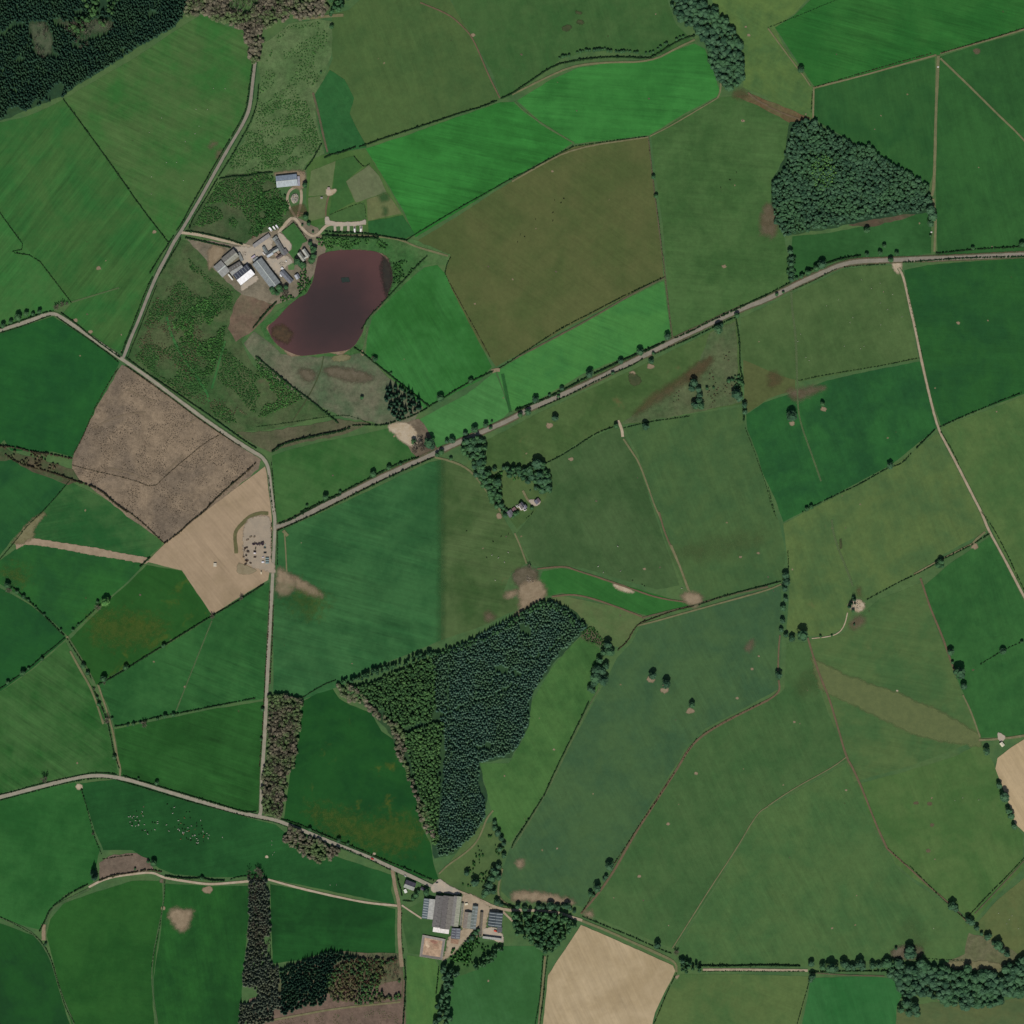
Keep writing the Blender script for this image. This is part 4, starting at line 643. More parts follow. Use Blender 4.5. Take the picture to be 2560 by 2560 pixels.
def cyl(p0, p1, r0, r1, n=5):
    p0, p1 = np.array(p0, float), np.array(p1, float); d = p1-p0; d /= np.linalg.norm(d)
    u = np.cross(d, [0, 0, 1.0] if abs(d[2]) < .9 else [1.0, 0, 0]); u /= np.linalg.norm(u); w_ = np.cross(d, u)
    V = [p0+r0*(math.cos(a)*u+math.sin(a)*w_) for a in np.arange(n)*math.tau/n]+[p1+r1*(math.cos(a)*u+math.sin(a)*w_) for a in np.arange(n)*math.tau/n]
    F = []
    for i in range(n): j = (i+1) % n; F += [(i, j, n+j), (i, n+j, n+i)]
    return np.array(V), np.array(F)
# --- templates, unit crown radius; z = 0 at the ground
def t_broad(seed, big=False):
    rg = np.random.default_rng(seed); P = []
    if big:
        for k in range(11):
            a = rg.uniform(0, math.tau); q = rg.uniform(.25, .68) if k else 0
            r = rg.uniform(.3, .46) if k else .6
            v, f = lump(r, (q*math.cos(a), q*math.sin(a), 1.15+.35*(1-q)+rg.uniform(-.1, .15)), rg, 1, .13); P.append((v, f, rg.uniform(.2, .8)))
        for k in range(5):
            a = rg.uniform(0, math.tau); q = rg.uniform(.7, .9)
            v, f = lump(rg.uniform(.16, .28), (q*math.cos(a), q*math.sin(a), rg.uniform(.75, 1.1)), rg, 1, .15); P.append((v, f, rg.uniform(.1, .7)))
        for k in range(3):
            v, f = leaves(110, (0, 0, 1.1), .93, .085, rg, .72); P.append((v, f, [.25, .6, .95][k]))
    else:
        v, f = lump(.78, (0, 0, 1.0), rg, 1, .17, .9); P.append((v, f, rg.uniform(.3, .7)))
        for k in range(2):
            a = rg.uniform(0, math.tau); v, f = lump(.42, (.5*math.cos(a), .5*math.sin(a), 1.15), rg, 0, .2); P.append((v, f, rg.uniform(.2, .9)))
        v, f = leaves(16, (0, 0, 1.0), .92, .15, rg); P.append((v, f, .7))
        v, f = cyl((0,0,0), (0,0,.7), .09, .06, 3); P.append((v, f, 0))
    return merge(P)
def t_conifer(seed, big=False):
    rg = np.random.default_rng(seed); P = []; tiers = 6 if big else 4; sp = 9 if big else 7
    for k in range(tiers):
        z = .35+k*(2.4/tiers); r = (1-(k/tiers)**1.1)*1.0+.08; V = [(0, 0, z+.85)]; F = []
        for i in range(sp*2):
            a = i*math.tau/(sp*2)+rg.uniform(-.12, .12)+k*.4; q = r*(rg.uniform(.85, 1.15) if i % 2 == 0 else rg.uniform(.6, .8))
            V.append((q*math.cos(a), q*math.sin(a), z+(-.12 if i % 2 == 0 else .12)))
        for i in range(sp*2): F.append((0, 1+i, 1+(i+1) % (sp*2)))
        P.append((np.array(V), np.array(F), np.array([.9]+[.3 if i % 2 else .75 for i in range(sp*2)])))
    if big:
        v, f = leaves(90, (0, 0, .8), .8, .07, rg, 1.2); P.append((v, f, .5))
    v, f = cyl((0,0,0), (0,0,1.2), .07, .04, 3); P.append((v, f, 0))
    return merge(P)
def t_bare(seed, big=False):
    """a leafless crown: forked limbs and a haze of twigs"""
    rg = np.random.default_rng(seed); P = []; nl = 9 if big else 4; nt_ = 26 if big else 12
    for k in range(nl):
        a = k*math.tau/nl+rg.uniform(-.3, .3); q = rg.uniform(.35, .75); e = np.array((q*math.cos(a), q*math.sin(a), rg.uniform(1.0, 1.6)))
        v, f = cyl((0, 0, .45), e, .05, .022, 3); P.append((v, f, .2)); V = []; F = []
        for t in range(nt_):
            s = e*rg.uniform(.55, 1.05); s[2] = max(s[2], .7); d = rg.normal(size=3); d[2] = abs(d[2])*.8; d[:2] += e[:2]*1.2; d *= rg.uniform(.22, .5)/np.linalg.norm(d)
            o = np.cross(d, rg.normal(size=3)); o *= .034/np.linalg.norm(o); i = len(V); V += [s-o, s+o, s+d]; F.append((i, i+1, i+2))
            m = s+d*.5; d2 = d*.5+rg.normal(size=3)*.14; i = len(V); V += [m-o*.8, m+o*.8, m+d2]; F.append((i, i+1, i+2))
        P.append((np.array(V), np.array(F), rg.uniform(.3, 1)))
    v, f = cyl((0,0,0), (0,0,.6), .08, .06, 4); P.append((v, f, 0))
    return merge(P)
def t_bush(seed):
    rg = np.random.default_rng(seed); v, f = lump(.9, (0, 0, .55), rg, 0, .28, .8); v2, f2 = leaves(3, (0, 0, .5), 1, .3, rg)
    return merge([(v, f, .4), (v2, f2, .9)])
TPL = {'crown': [t_broad(300+i, True) for i in range(7)], 'broad': [t_broad(i) for i in range(8)], 'conifer': [t_conifer(i) for i in range(6)], 'bare': [t_bare(i) for i in range(5)], 'bush': [t_bush(i) for i in range(6)]}
def scatter(name, kind, X, R_, H, mat, label, cat, z=0, tvar=.5, kind_tag='stuff', tbase=None):
    """many plants joined into one mesh"""
    n = len(X)
    if n == 0: return
    X = np.asarray(X); V = []; F = []; T = []; o = 0; tp = rng.integers(0, len(TPL[kind]), n); rot = rng.uniform(0, math.tau, n); tt = rng.uniform(-tvar, tvar, n)
    if tbase is not None: tt = tt+tbase
    for k, (v, f, t) in enumerate(TPL[kind]):
        ii = np.where(tp == k)[0]
        if len(ii) == 0: continue
        c, s = np.cos(rot[ii])[:, None], np.sin(rot[ii])[:, None]; r = R_[ii][:, None]; h = H[ii][:, None]
        x = (v[None, :, 0]*c-v[None, :, 1]*s)*r+X[ii, 0:1]; y = (v[None, :, 0]*s+v[None, :, 1]*c)*r+X[ii, 1:2]; zz = v[None, :, 2]*h+z
        V.append(np.stack([x, y, zz], -1).reshape(-1, 3)); m = len(v)
        F.append((f[None]+(np.arange(len(ii))*m)[:, None, None]+o).reshape(-1, 3)); o += m*len(ii)
        T.append((t[None]+tt[ii][:, None]).ravel())
    return tag(link(name, mesh_tris(name, np.vstack(V), np.vstack(F), mat, np.clip(np.concatenate(T), 0, 1.2))), label, cat, kind=kind_tag)
def inside(P, Q):
    P = np.array(P); ins = np.zeros(len(Q), bool)
    for a, b in zip(P, np.roll(P, -1, 0)):
        c = (a[1] > Q[:,1]) != (b[1] > Q[:,1])
        with np.errstate(divide='ignore', invalid='ignore'): ins ^= c & (Q[:,0] < (b[0]-a[0])*(Q[:,1]-a[1])/(b[1]-a[1])+a[0])
    return ins
def fill(P, d, jit=.42, row=None):
    """jittered hexagonal filling of an outline at spacing d (metres)"""
    if isinstance(P, str): P = pts(P)
    A = np.array(P); lo, hi = A.min(0)-d*2, A.max(0)+d*2; c = (lo+hi)/2; L = np.hypot(*(hi-lo))/2+d
    g = np.arange(-L, L, d); X, Y = np.meshgrid(g, g*.88); X = X+((np.arange(len(g)) % 2)*.5*d)[:, None]
    Q = np.column_stack([X.ravel(), Y.ravel()])+rng.uniform(-jit, jit, (X.size, 2))*d
    a = math.radians(row if row is not None else rng.uniform(0, 60)); Q = np.column_stack([Q[:,0]*math.cos(a)-Q[:,1]*math.sin(a), Q[:,0]*math.sin(a)+Q[:,1]*math.cos(a)])+c
    return Q[inside(P, Q)]
def clump_mask(Q, sc_, thr, seed):
    """keep points where a smooth random field is high"""
    rg = np.random.default_rng(seed); v = np.zeros(len(Q))
    for k in range(14):
        a = rg.uniform(0, math.tau); f = rg.uniform(.6, 2.2)/sc_; v += np.sin((Q[:,0]*math.cos(a)+Q[:,1]*math.sin(a))*f*2+rg.uniform(0, 6))
    return v/3.7 > thr
M_SPR = foliage_mat('spruce', '#18352a', '#34543e', '#3c5a36', .35); M_DEC = foliage_mat('summer_leaves', '#28482e', '#466c42', '#42683a', .4)
M_PLB = foliage_mat('blue_green_conifers', '#3a5b49', '#587862', '#52724a', .5); M_PLG = foliage_mat('yellow_green_trees', '#2f4e2c', '#527640', '#42683a', .4)
M_BRN = foliage_mat('budding_trees', '#4c4c3a', '#746e5a', '#4f6a3a', .8); M_TWG = foliage_mat('twigs', '#585446', '#7c7664'); M_SHR = foliage_mat('scrub', '#22481f', '#4a7a38', '#365c2c', .5)
M_SHB = foliage_mat('brown_scrub', '#4a4630', '#6c6248', '#3f5c34', .5); M_HDG = foliage_mat('hedge_leaves', '#122c14', '#2c4c26', '#263c20', .5); M_HBR = foliage_mat('bare_hedge', '#33301e', '#564c38', '#26381e', .5)
M_LIM = foliage_mat('fresh_leaves', '#3c6a34', '#66904a'); M_SEN = foliage_mat('large_crowns', '#2b4a33', '#48694a', '#446a40', .5); M_BARK = plain_mat('bark', '#4a4034', .95, .2, 2.0)
def near(Q, s, w_):
    P = np.array(pts(s)); d2 = np.full(len(Q), 1e9)
    for a, b in zip(P[:-1], P[1:]):
        e = b-a; t = np.clip(((Q-a)@e)/(e@e), 0, 1); d2 = np.minimum(d2, ((Q-a-t[:, None]*e)**2).sum(1))
    return d2 < w_*w_
def wood(name, kind, s, d, r, h, mat, lab, rv=.25, cut=None, row=None, jit=.42, tb=None, tv=.4, rides=()):
    Q = fill(s, d, jit, row)
    for rs, rw in rides: Q = Q[~near(Q, rs, rw)]
    if cut: Q = Q[clump_mask(Q, cut[0], cut[1], cut[2])]
    n = len(Q); R_ = r*(1+rng.uniform(-rv, rv, n)); H = h*(1+rng.uniform(-.22, .3, n))
    return scatter(name, kind, Q, R_, H, mat, lab, 'wood', tvar=tv, tbase=tb)
SPR = 'o -30 -30 372 -30 345 30 330 50 262 88 235 105 200 128 150 158 118 182 60 205 0 228 -30 235'
# forest floor under the woods
for s, lab in [(SPR, 'floor of the spruce forest'), ('o 652 1302 700 1290 860 1222 975 1160 1040 1132 1080 1150 1110 1180 1095 1200 1045 1250 1005 1310 998 1370 965 1430 905 1440 920 1500 905 1560 860 1610 820 1620 800 1540 770 1460 740 1390 700 1345', 'floor of the central plantation'),
               ('o 1490 230 1525 228 1610 270 1755 360 1750 400 1700 405 1560 432 1480 445 1455 400 1455 340 1480 300', 'floor of the triangular wood')]:
    sheet('forest_floor', pts(s), nz(.39), field_mat('#24402a', '#34502e', '#4c4a34', 0, 0, .3, .5, .6), lab, jit=2)
patch('forest_floor', pts('t00 220 180 340 170 400 300 380 400 330 440 280 400'), .54, faded_mat('clearing', '#43543a', '#545e46', .3, soft=.8), 'pale clearing in the spruce forest', fw=7)
patch('forest_floor', pts('t00 440 160 600 180 760 150 860 180 800 240 640 250 540 220'), .55, faded_mat('clearing_high', '#43543a', '#545e46', .3, soft=.8), 'upper clearing in the spruce forest', fw=7)
def minus(P, Q): return Q[~inside(pts(P), Q)]
CLR1 = 't00 210 170 350 160 410 300 390 420 330 450 260 410'; CLR2 = 't00 440 150 600 170 780 120 880 170 800 270 620 330 540 260'
Q = fill(SPR, 4.1); Q = minus(CLR1, minus(CLR2, Q)); Q = Q[clump_mask(Q, 16, -1.15, 77) & clump_mask(Q, 55, -1.5, 78)]; n = len(Q)
scatter('conifer_forest', 'conifer', Q, rng.uniform(2.0, 3.1, n), rng.uniform(3.0, 4.6, n), M_SPR, 'dark spruce forest filling the top left corner', 'forest', tvar=.45)
wood('broadleaf_edge', 'broad', 't00 540 0 900 0 860 120 800 200 700 240 620 300 560 250 480 200 600 120', 8, 4.2, 7, M_PLG, 'lighter broadleaf belt inside the spruce forest', cut=(25, .0, 4))
wood('bare_wood', 'bare', 't00 430 150 600 160 780 150 860 220 700 260 640 380 560 320 470 200', 8, 4.2, 8, M_TWG, 'pale leafless trees inside the spruce forest')
wood('bare_wood', 'bare', 't00 230 180 340 160 390 280 380 420 300 440 240 300', 8, 4.0, 7, M_TWG, 'pale leafless trees in the forest clearing', cut=(20, .2, 8))
wood('budding_wood', 'broad', 't00 1440 -60 1932 -60 t10 560 -60 540 120 330 150 290 130 150 180 60 260 30 470 t00 1932 470 1890 480 1850 340 1830 220 1700 190 1600 140 1500 110 1400 150 1380 120', 6.2, 4.4, 4.6, M_BRN, 'brownish budding wood at the top of the curving lane', cut=(40, -.75, 2))
wood('bare_wood', 'bare', 't00 1460 -40 1932 -40 t10 300 0 280 120 100 150 0 260 t00 1880 330 1800 180 1600 110 1460 60', 9, 5, 9, M_TWG, 'leafless trees in the wood above the lane')
wood('broadleaf_wood', 'broad', 't10 560 -40 720 -40 700 20 620 90 560 110 540 60', 9, 5, 8, M_DEC, 'green trees at the top of the dry track')
# central plantation
CP1 = 'o 652 1298 700 1288 760 1262 812 1240 822 1250 820 1330 815 1360 760 1372 742 1360 720 1340 690 1320 660 1312'
CP2 = 'o 762 1385 822 1362 840 1362 830 1420 830 1480 826 1540 828 1600 815 1590 800 1540 790 1490 775 1440'
CP3 = 'o 815 1242 860 1220 920 1190 975 1160 1010 1142 1040 1134 1070 1148 1105 1182 1095 1195 1060 1228 1040 1248 1010 1300 998 1320 998 1365 980 1400 960 1425 930 1430 905 1440 900 1480 915 1510 912 1550 890 1580 860 1605 830 1618 824 1600 835 1480 840 1380 824 1340'
wood('plantation', 'conifer', CP3, 4.4, 2.7, 3.1, M_PLB, 'blue green plantation in the centre', row=8, jit=.36, rv=.3, tv=.55, rides=(('t12 1446 1120 1450 1300 1444 1480', 1.3), ('t12 1080 1620 1250 1570 1420 1530 1600 1440 1800 1380 1932 1310', 1.6), ('t22 80 880 120 900', 7), ('t12 1820 1180 1880 1200', 6), ('t22 20 1210 60 1230', 5), ('t22 420 900 250 1080 100 1100', 1.2), ('t12 1690 1780 1780 1760', 4)))
wood('mixed_wood', 'broad', CP1, 4.7, 2.9, 4.4, M_PLG, 'yellow green west end of the plantation', rv=.3)
wood('mixed_wood', 'broad', CP2, 4.7, 2.9, 4.4, M_PLG, 'yellow green lower west side of the plantation', rv=.3)
wood('broadleaf_edge', 'broad', 't12 620 1270 760 1240 900 1180 1100 1140 1200 1080 1390 1040 1400 1070 1200 1130 1000 1190 800 1260 640 1300', 5.2, 3.2, 5.4, M_DEC, 'tall dark trees along the north edge of the plantation')
wood('broadleaf_edge', 'broad', 't12 1400 1050 1500 1000 1700 950 1900 840 t22 0 800 80 740 200 680 300 665 400 730 560 850 500 900 380 760 250 720 120 770 0 860 t12 1800 940 1600 1020 1400 1090', 6, 3.2, 5.2, M_DEC, 'uneven trees along the top edge of the plantation')
wood('budding_wood', 'broad', 't12 600 1310 700 1300 800 1360 900 1480 1000 1560 1080 1600 1140 1720 1120 1860 1150 1932 1110 1932 1060 1830 1040 1700 980 1590 880 1530 820 1440 680 1420', 6.4, 4.4, 4.6, M_BRN, 'pale budding trees fringing the plantation on the west')
wood('budding_wood', 'broad', 't13 1130 0 1180 60 1210 180 1280 280 1320 400 1350 520 1320 540 1260 420 1200 300 1190 180 1130 60', 6.4, 4.2, 4.6, M_BRN, 'grey budding trees fringing the lower plantation')
wood('scrub_bushes', 'bush', 't22 520 900 600 860 700 970 680 1020 560 980', 3.2, 1.5, 2, M_SHR, 'round bushes on the brown bank')
# triangular wood
TW = 'o 1535 228 1610 272 1640 275 1660 295 1700 320 1752 352 1755 380 1740 400 1700 402 1640 412 1560 430 1500 440 1478 446 1465 425 1458 390 1455 350 1475 325 1485 300 1480 290 1492 262 1490 240 1510 228'
wood('broadleaf_wood', 'broad', TW, 5.6, 3.7, 4.4, M_SEN, 'dense triangular broadleaf wood in the upper right', rv=.4)
wood('young_wood', 'broad', 't30 340 1180 470 1180 520 1300 470 1420 380 1440 320 1350', 4.8, 1.9, 5.0, M_LIM, 'yellow green heart of the triangular wood')
# roadside and southern woods
wood('budding_wood', 'broad', 't12 100 1390 200 1370 290 1380 360 1420 340 1600 310 1750 300 1932 t13 250 0 240 130 220 240 190 380 60 360 40 200 60 0 t12 80 1932 90 1700', 5.8, 4.1, 4.6, M_BRN, 'long brownish wood beside the road')
wood('bare_wood', 'bare', 't12 110 1400 330 1420 320 1600 280 1900 t13 240 60 180 370 60 350 60 30 t12 100 1750', 9, 4.6, 9, M_TWG, 'leafless trees in the roadside wood', cut=(30, -.4, 5))
wood('budding_wood', 'broad', 't13 210 470 260 440 370 490 500 560 620 610 640 640 560 690 480 715 400 680 320 630 210 560', 5.8, 4.0, 4.4, M_BRN, 'brown copse hanging over the lower road')
wood('dark_plantation', 'conifer', 't13 -60 830 80 830 100 1000 110 1250 120 1500 170 1500 180 1700 200 1880 80 1932 -130 1932 -110 1700 -90 1500 -60 1300 -50 1000', 4.6, 3.1, 3.4, foliage_mat('dark_conifers', '#37463a', '#5f6a56', '#666a50', .5), 'dark narrow plantation at the bottom', cut=(30, -1.1, 12))
wood('bare_wood', 'bare', 't13 -60 700 40 740 80 1000 100 1400 0 1500 -60 1300 -60 900', 8, 4.6, 6, M_TWG, 'leafless trees among the dark plantation', cut=(30, 0, 15))
wood('dark_plantation', 'conifer', 't13 180 1520 300 1470 450 1420 560 1380 680 1400 760 1420 740 1440 620 1460 560 1560 540 1700 500 1800 350 1800 200 1880', 4.4, 2.8, 3.6, M_SPR, 'dark conifers below the deep green field')
wood('thinned_wood', 'broad', 't13 540 1560 700 1440 900 1440 1080 1440 1090 1740 900 1770 600 1800 520 1740', 5.2, 2.7, 3.6, foliage_mat('thin_greens', '#2c4a2c', '#4f7038', '#6c5440', .5), 'thinned wood with gaps above the felled strip', cut=(26, -.7, 3))
wood('bare_wood', 'bare', 't13 560 1500 720 1430 1080 1440 1090 1600 900 1640 600 1700', 8, 3.6, 6, foliage_mat('red_twigs', '#6c4c3c', '#96705c'), 'reddish dead trees in the thinned wood')
wood('broadleaf_wood', 'broad', 't13 1400 1500 1470 1480 1540 1520 1480 1620 1470 1780 1490 1932 1350 1932 1360 1800 1400 1650', 8.5, 5.2, 9, M_SEN, 'tall trees along the edge of the bottom fields')
wood('scrub_bushes', 'bush', 't13 1450 1440 1550 1360 1640 1220 1700 1260 1680 1300 1580 1480', 5, 2.6, 4.5, M_SHR, 'dense thicket below the barns')
wood('broadleaf_wood', 'broad', 't13 1640 1480 1720 1420 1840 1340 1860 1370 1780 1460 1660 1510', 7, 4, 7, M_DEC, 'small trees round the hollow behind the stores')
wood('broadleaf_wood', 'broad', 't23 0 1080 200 1090 370 1100 470 1160 500 1200 420 1260 320 1350 280 1410 190 1350 100 1290 0 1230', 8, 4.8, 8, M_DEC, 'leafy wood east of the farm')
wood('broadleaf_wood', 'broad', 't23 1250 1440 1300 1430 1420 1500 1430 1530 1260 1540', 7, 3.6, 6, M_DEC, 'small triangle of trees by the stubble corner')
wood('broadleaf_wood', 'crown', 't21 -40 1590 40 1600 110 1590 170 1560 230 1570 270 1640 300 1720 295 1780 240 1800 190 1760 170 1720 110 1690 50 1670 -30 1660', 7.5, 4.6, 5.2, M_DEC, 'close grown trees round the north of the walled house')
wood('broadleaf_wood', 'crown', 't11 1560 1380 1700 1360 1740 1480 1730 1580 1780 1660 1860 1760 1870 1880 1800 1900 1740 1780 1680 1680 1620 1560 1540 1460', 8, 4.6, 5.4, M_DEC, 'tree belt running down from the main road')
# scrub and young planting
for nm, s, d, r, h, m, lab, cut, sd in [
 ('scrub_bushes', 't01 1150 350 1300 200 1400 0 1600 180 1760 260 1740 500 1700 700 1932 900 1932 1250 1700 1260 1560 1160 1300 1000 1000 760 1080 560', 3.0, 1.25, 1.3, M_SHR, 'young trees of the replanting west of the lake', (30, -.1, 21), 1),
 ('scrub_bushes', 't01 1300 500 1560 300 1740 300 1690 640 1600 900 1440 900 1380 700', 2.9, 1.5, 1.9, M_SHR, 'dense dark bushes in the middle of the replanting', (22, -.2, 22), 1),
 ('scrub_bushes', 't01 1000 740 1150 350 1300 200 1600 700 1500 1000 1300 980 1650 1200 1900 1200', 3.4, 1.1, 1.0, M_SHB, 'brown bushes on the replanting', (16, -.1, 23), 1),
 ('scrub_bushes', 't11 0 780 130 880 300 1010 360 1080 200 1150 0 1240', 2.9, 1.4, 1.7, M_SHR, 'dark bushes at the corner of the replanting', (20, -.5, 24), 1),
 ('scrub_bushes', 't00 1460 1700 1640 1380 1932 1300 t10 120 1330 230 1400 250 1560 200 1700 t00 1932 1790 1700 1740', 3.0, 1.4, 1.6, M_SHR, 'bushes above the farm drive', (20, -.4, 25), 1),
 ('scrub_bushes', 't10 0 1450 140 1440 230 1480 240 1600 120 1700 0 1780', 3.4, 2.0, 2.6, M_SHR, 'thicket beside the barns', (14, -.5, 26), 1),
 ('scrub_bushes', 't10 0 850 60 500 200 200 500 160 560 300 480 600 400 760 480 1100 380 1240 150 1280 0 1280', 4.4, 1.1, 1.3, M_SHR, 'scattered bushes on the scrub pasture', (22, .1, 27), 1),
 ('scrub_bushes', 't00 1932 1320 1690 1300 1800 1060 t10 0 850 200 750 380 760 500 1100 250 1260 0 1280', 3.2, 1.2, 1.2, M_SHR, 'rank growth on the scrub pasture', (24, -.3, 28), 1),
 ('scrub_bushes', 't10 460 1800 900 1800 1000 1840 980 1880 800 1880 560 1890 470 1850', 3.6, 1.8, 2.4, M_SHR, 'lakeside bushes on the north shore', (14, -.4, 29), 1),
 ('scrub_bushes', 't11 1030 60 1130 30 1190 100 1080 200 1040 260 1040 150', 4, 2.0, 2.6, M_SHR, 'bushes on the east shore', (14, -.4, 30), 1),
 ('scrub_bushes', 't11 340 40 450 60 420 200 380 280 250 330 150 360 230 260 330 200', 3.6, 1.7, 2.4, M_SHR, 'bushes on the bank below the farm', (14, -.2, 31), 1),
 ('scrub_bushes', 't13 1700 480 1880 520 1870 650 1800 860 1600 900 1520 860 1640 700', 6, 1.8, 2.6, M_SHR, 'scattered thorn bushes behind the farm', (20, .2, 32), 1),
 ('scrub_bushes', 't13 1480 1340 1640 1300 1860 1320 1800 1420 1600 1500 1460 1480', 5.5, 2.0, 3.0, M_SHR, 'bushes in the hollow by the arena', (14, .2, 33), 1),
 ('scrub_bushes', 't21 1200 1100 1300 900 1450 800 1700 700 1720 1100 1400 1180', 7, 1.3, 1.6, M_SHB, 'rushes and gorse in the boggy pasture', (20, .45, 34), 1),
 ('scrub_bushes', 't01 0 1430 200 1480 400 1500 540 1540 520 1640 300 1600 100 1560', 5, 2.2, 3.2, M_SHB, 'gully bushes at the left', (14, -.1, 35), 1),
 ('brash_heaps', 'o 235 700 300 740 400 812 490 862 440 920 310 1020 200 935 142 888 145 850 190 760', 3.4, .9, .5, foliage_mat('brash', '#4c4436', '#8a7c68'), 'stumps and brash on the felled plot', (20, -.1, 36), 1),
 ('brash_heaps', 't13 0 1925 400 1870 1080 1810 1080 1932 0 1932', 3.6, .9, .5, M_SHB, 'stumps on the felled strip', (16, .1, 37), 1),
 ('scrub_bushes', 't21 1630 920 1700 900 1745 900 1750 1000 1680 1000', 4.4, 1.9, 3, M_DEC, 'bushes by the ditch', None, 1),
 ('scrub_bushes', 'kH 250 0 1000 0 1000 300 600 260 0 200', 5, 2.2, 3.2, M_SHR, 'shrubbery north of the walled house', (14, -.2, 38), 1),
 ('scrub_bushes', 't31 150 0 205 0 200 190 150 190', 4, 2.6, 4, M_DEC, 'thick bushes beside the small field', None, 1),
 ]:
    wood(nm, 'bush', s, d, r, h, m, lab, rv=.45, cut=cut, tv=.5)
M_MOTTLE = M_SHB
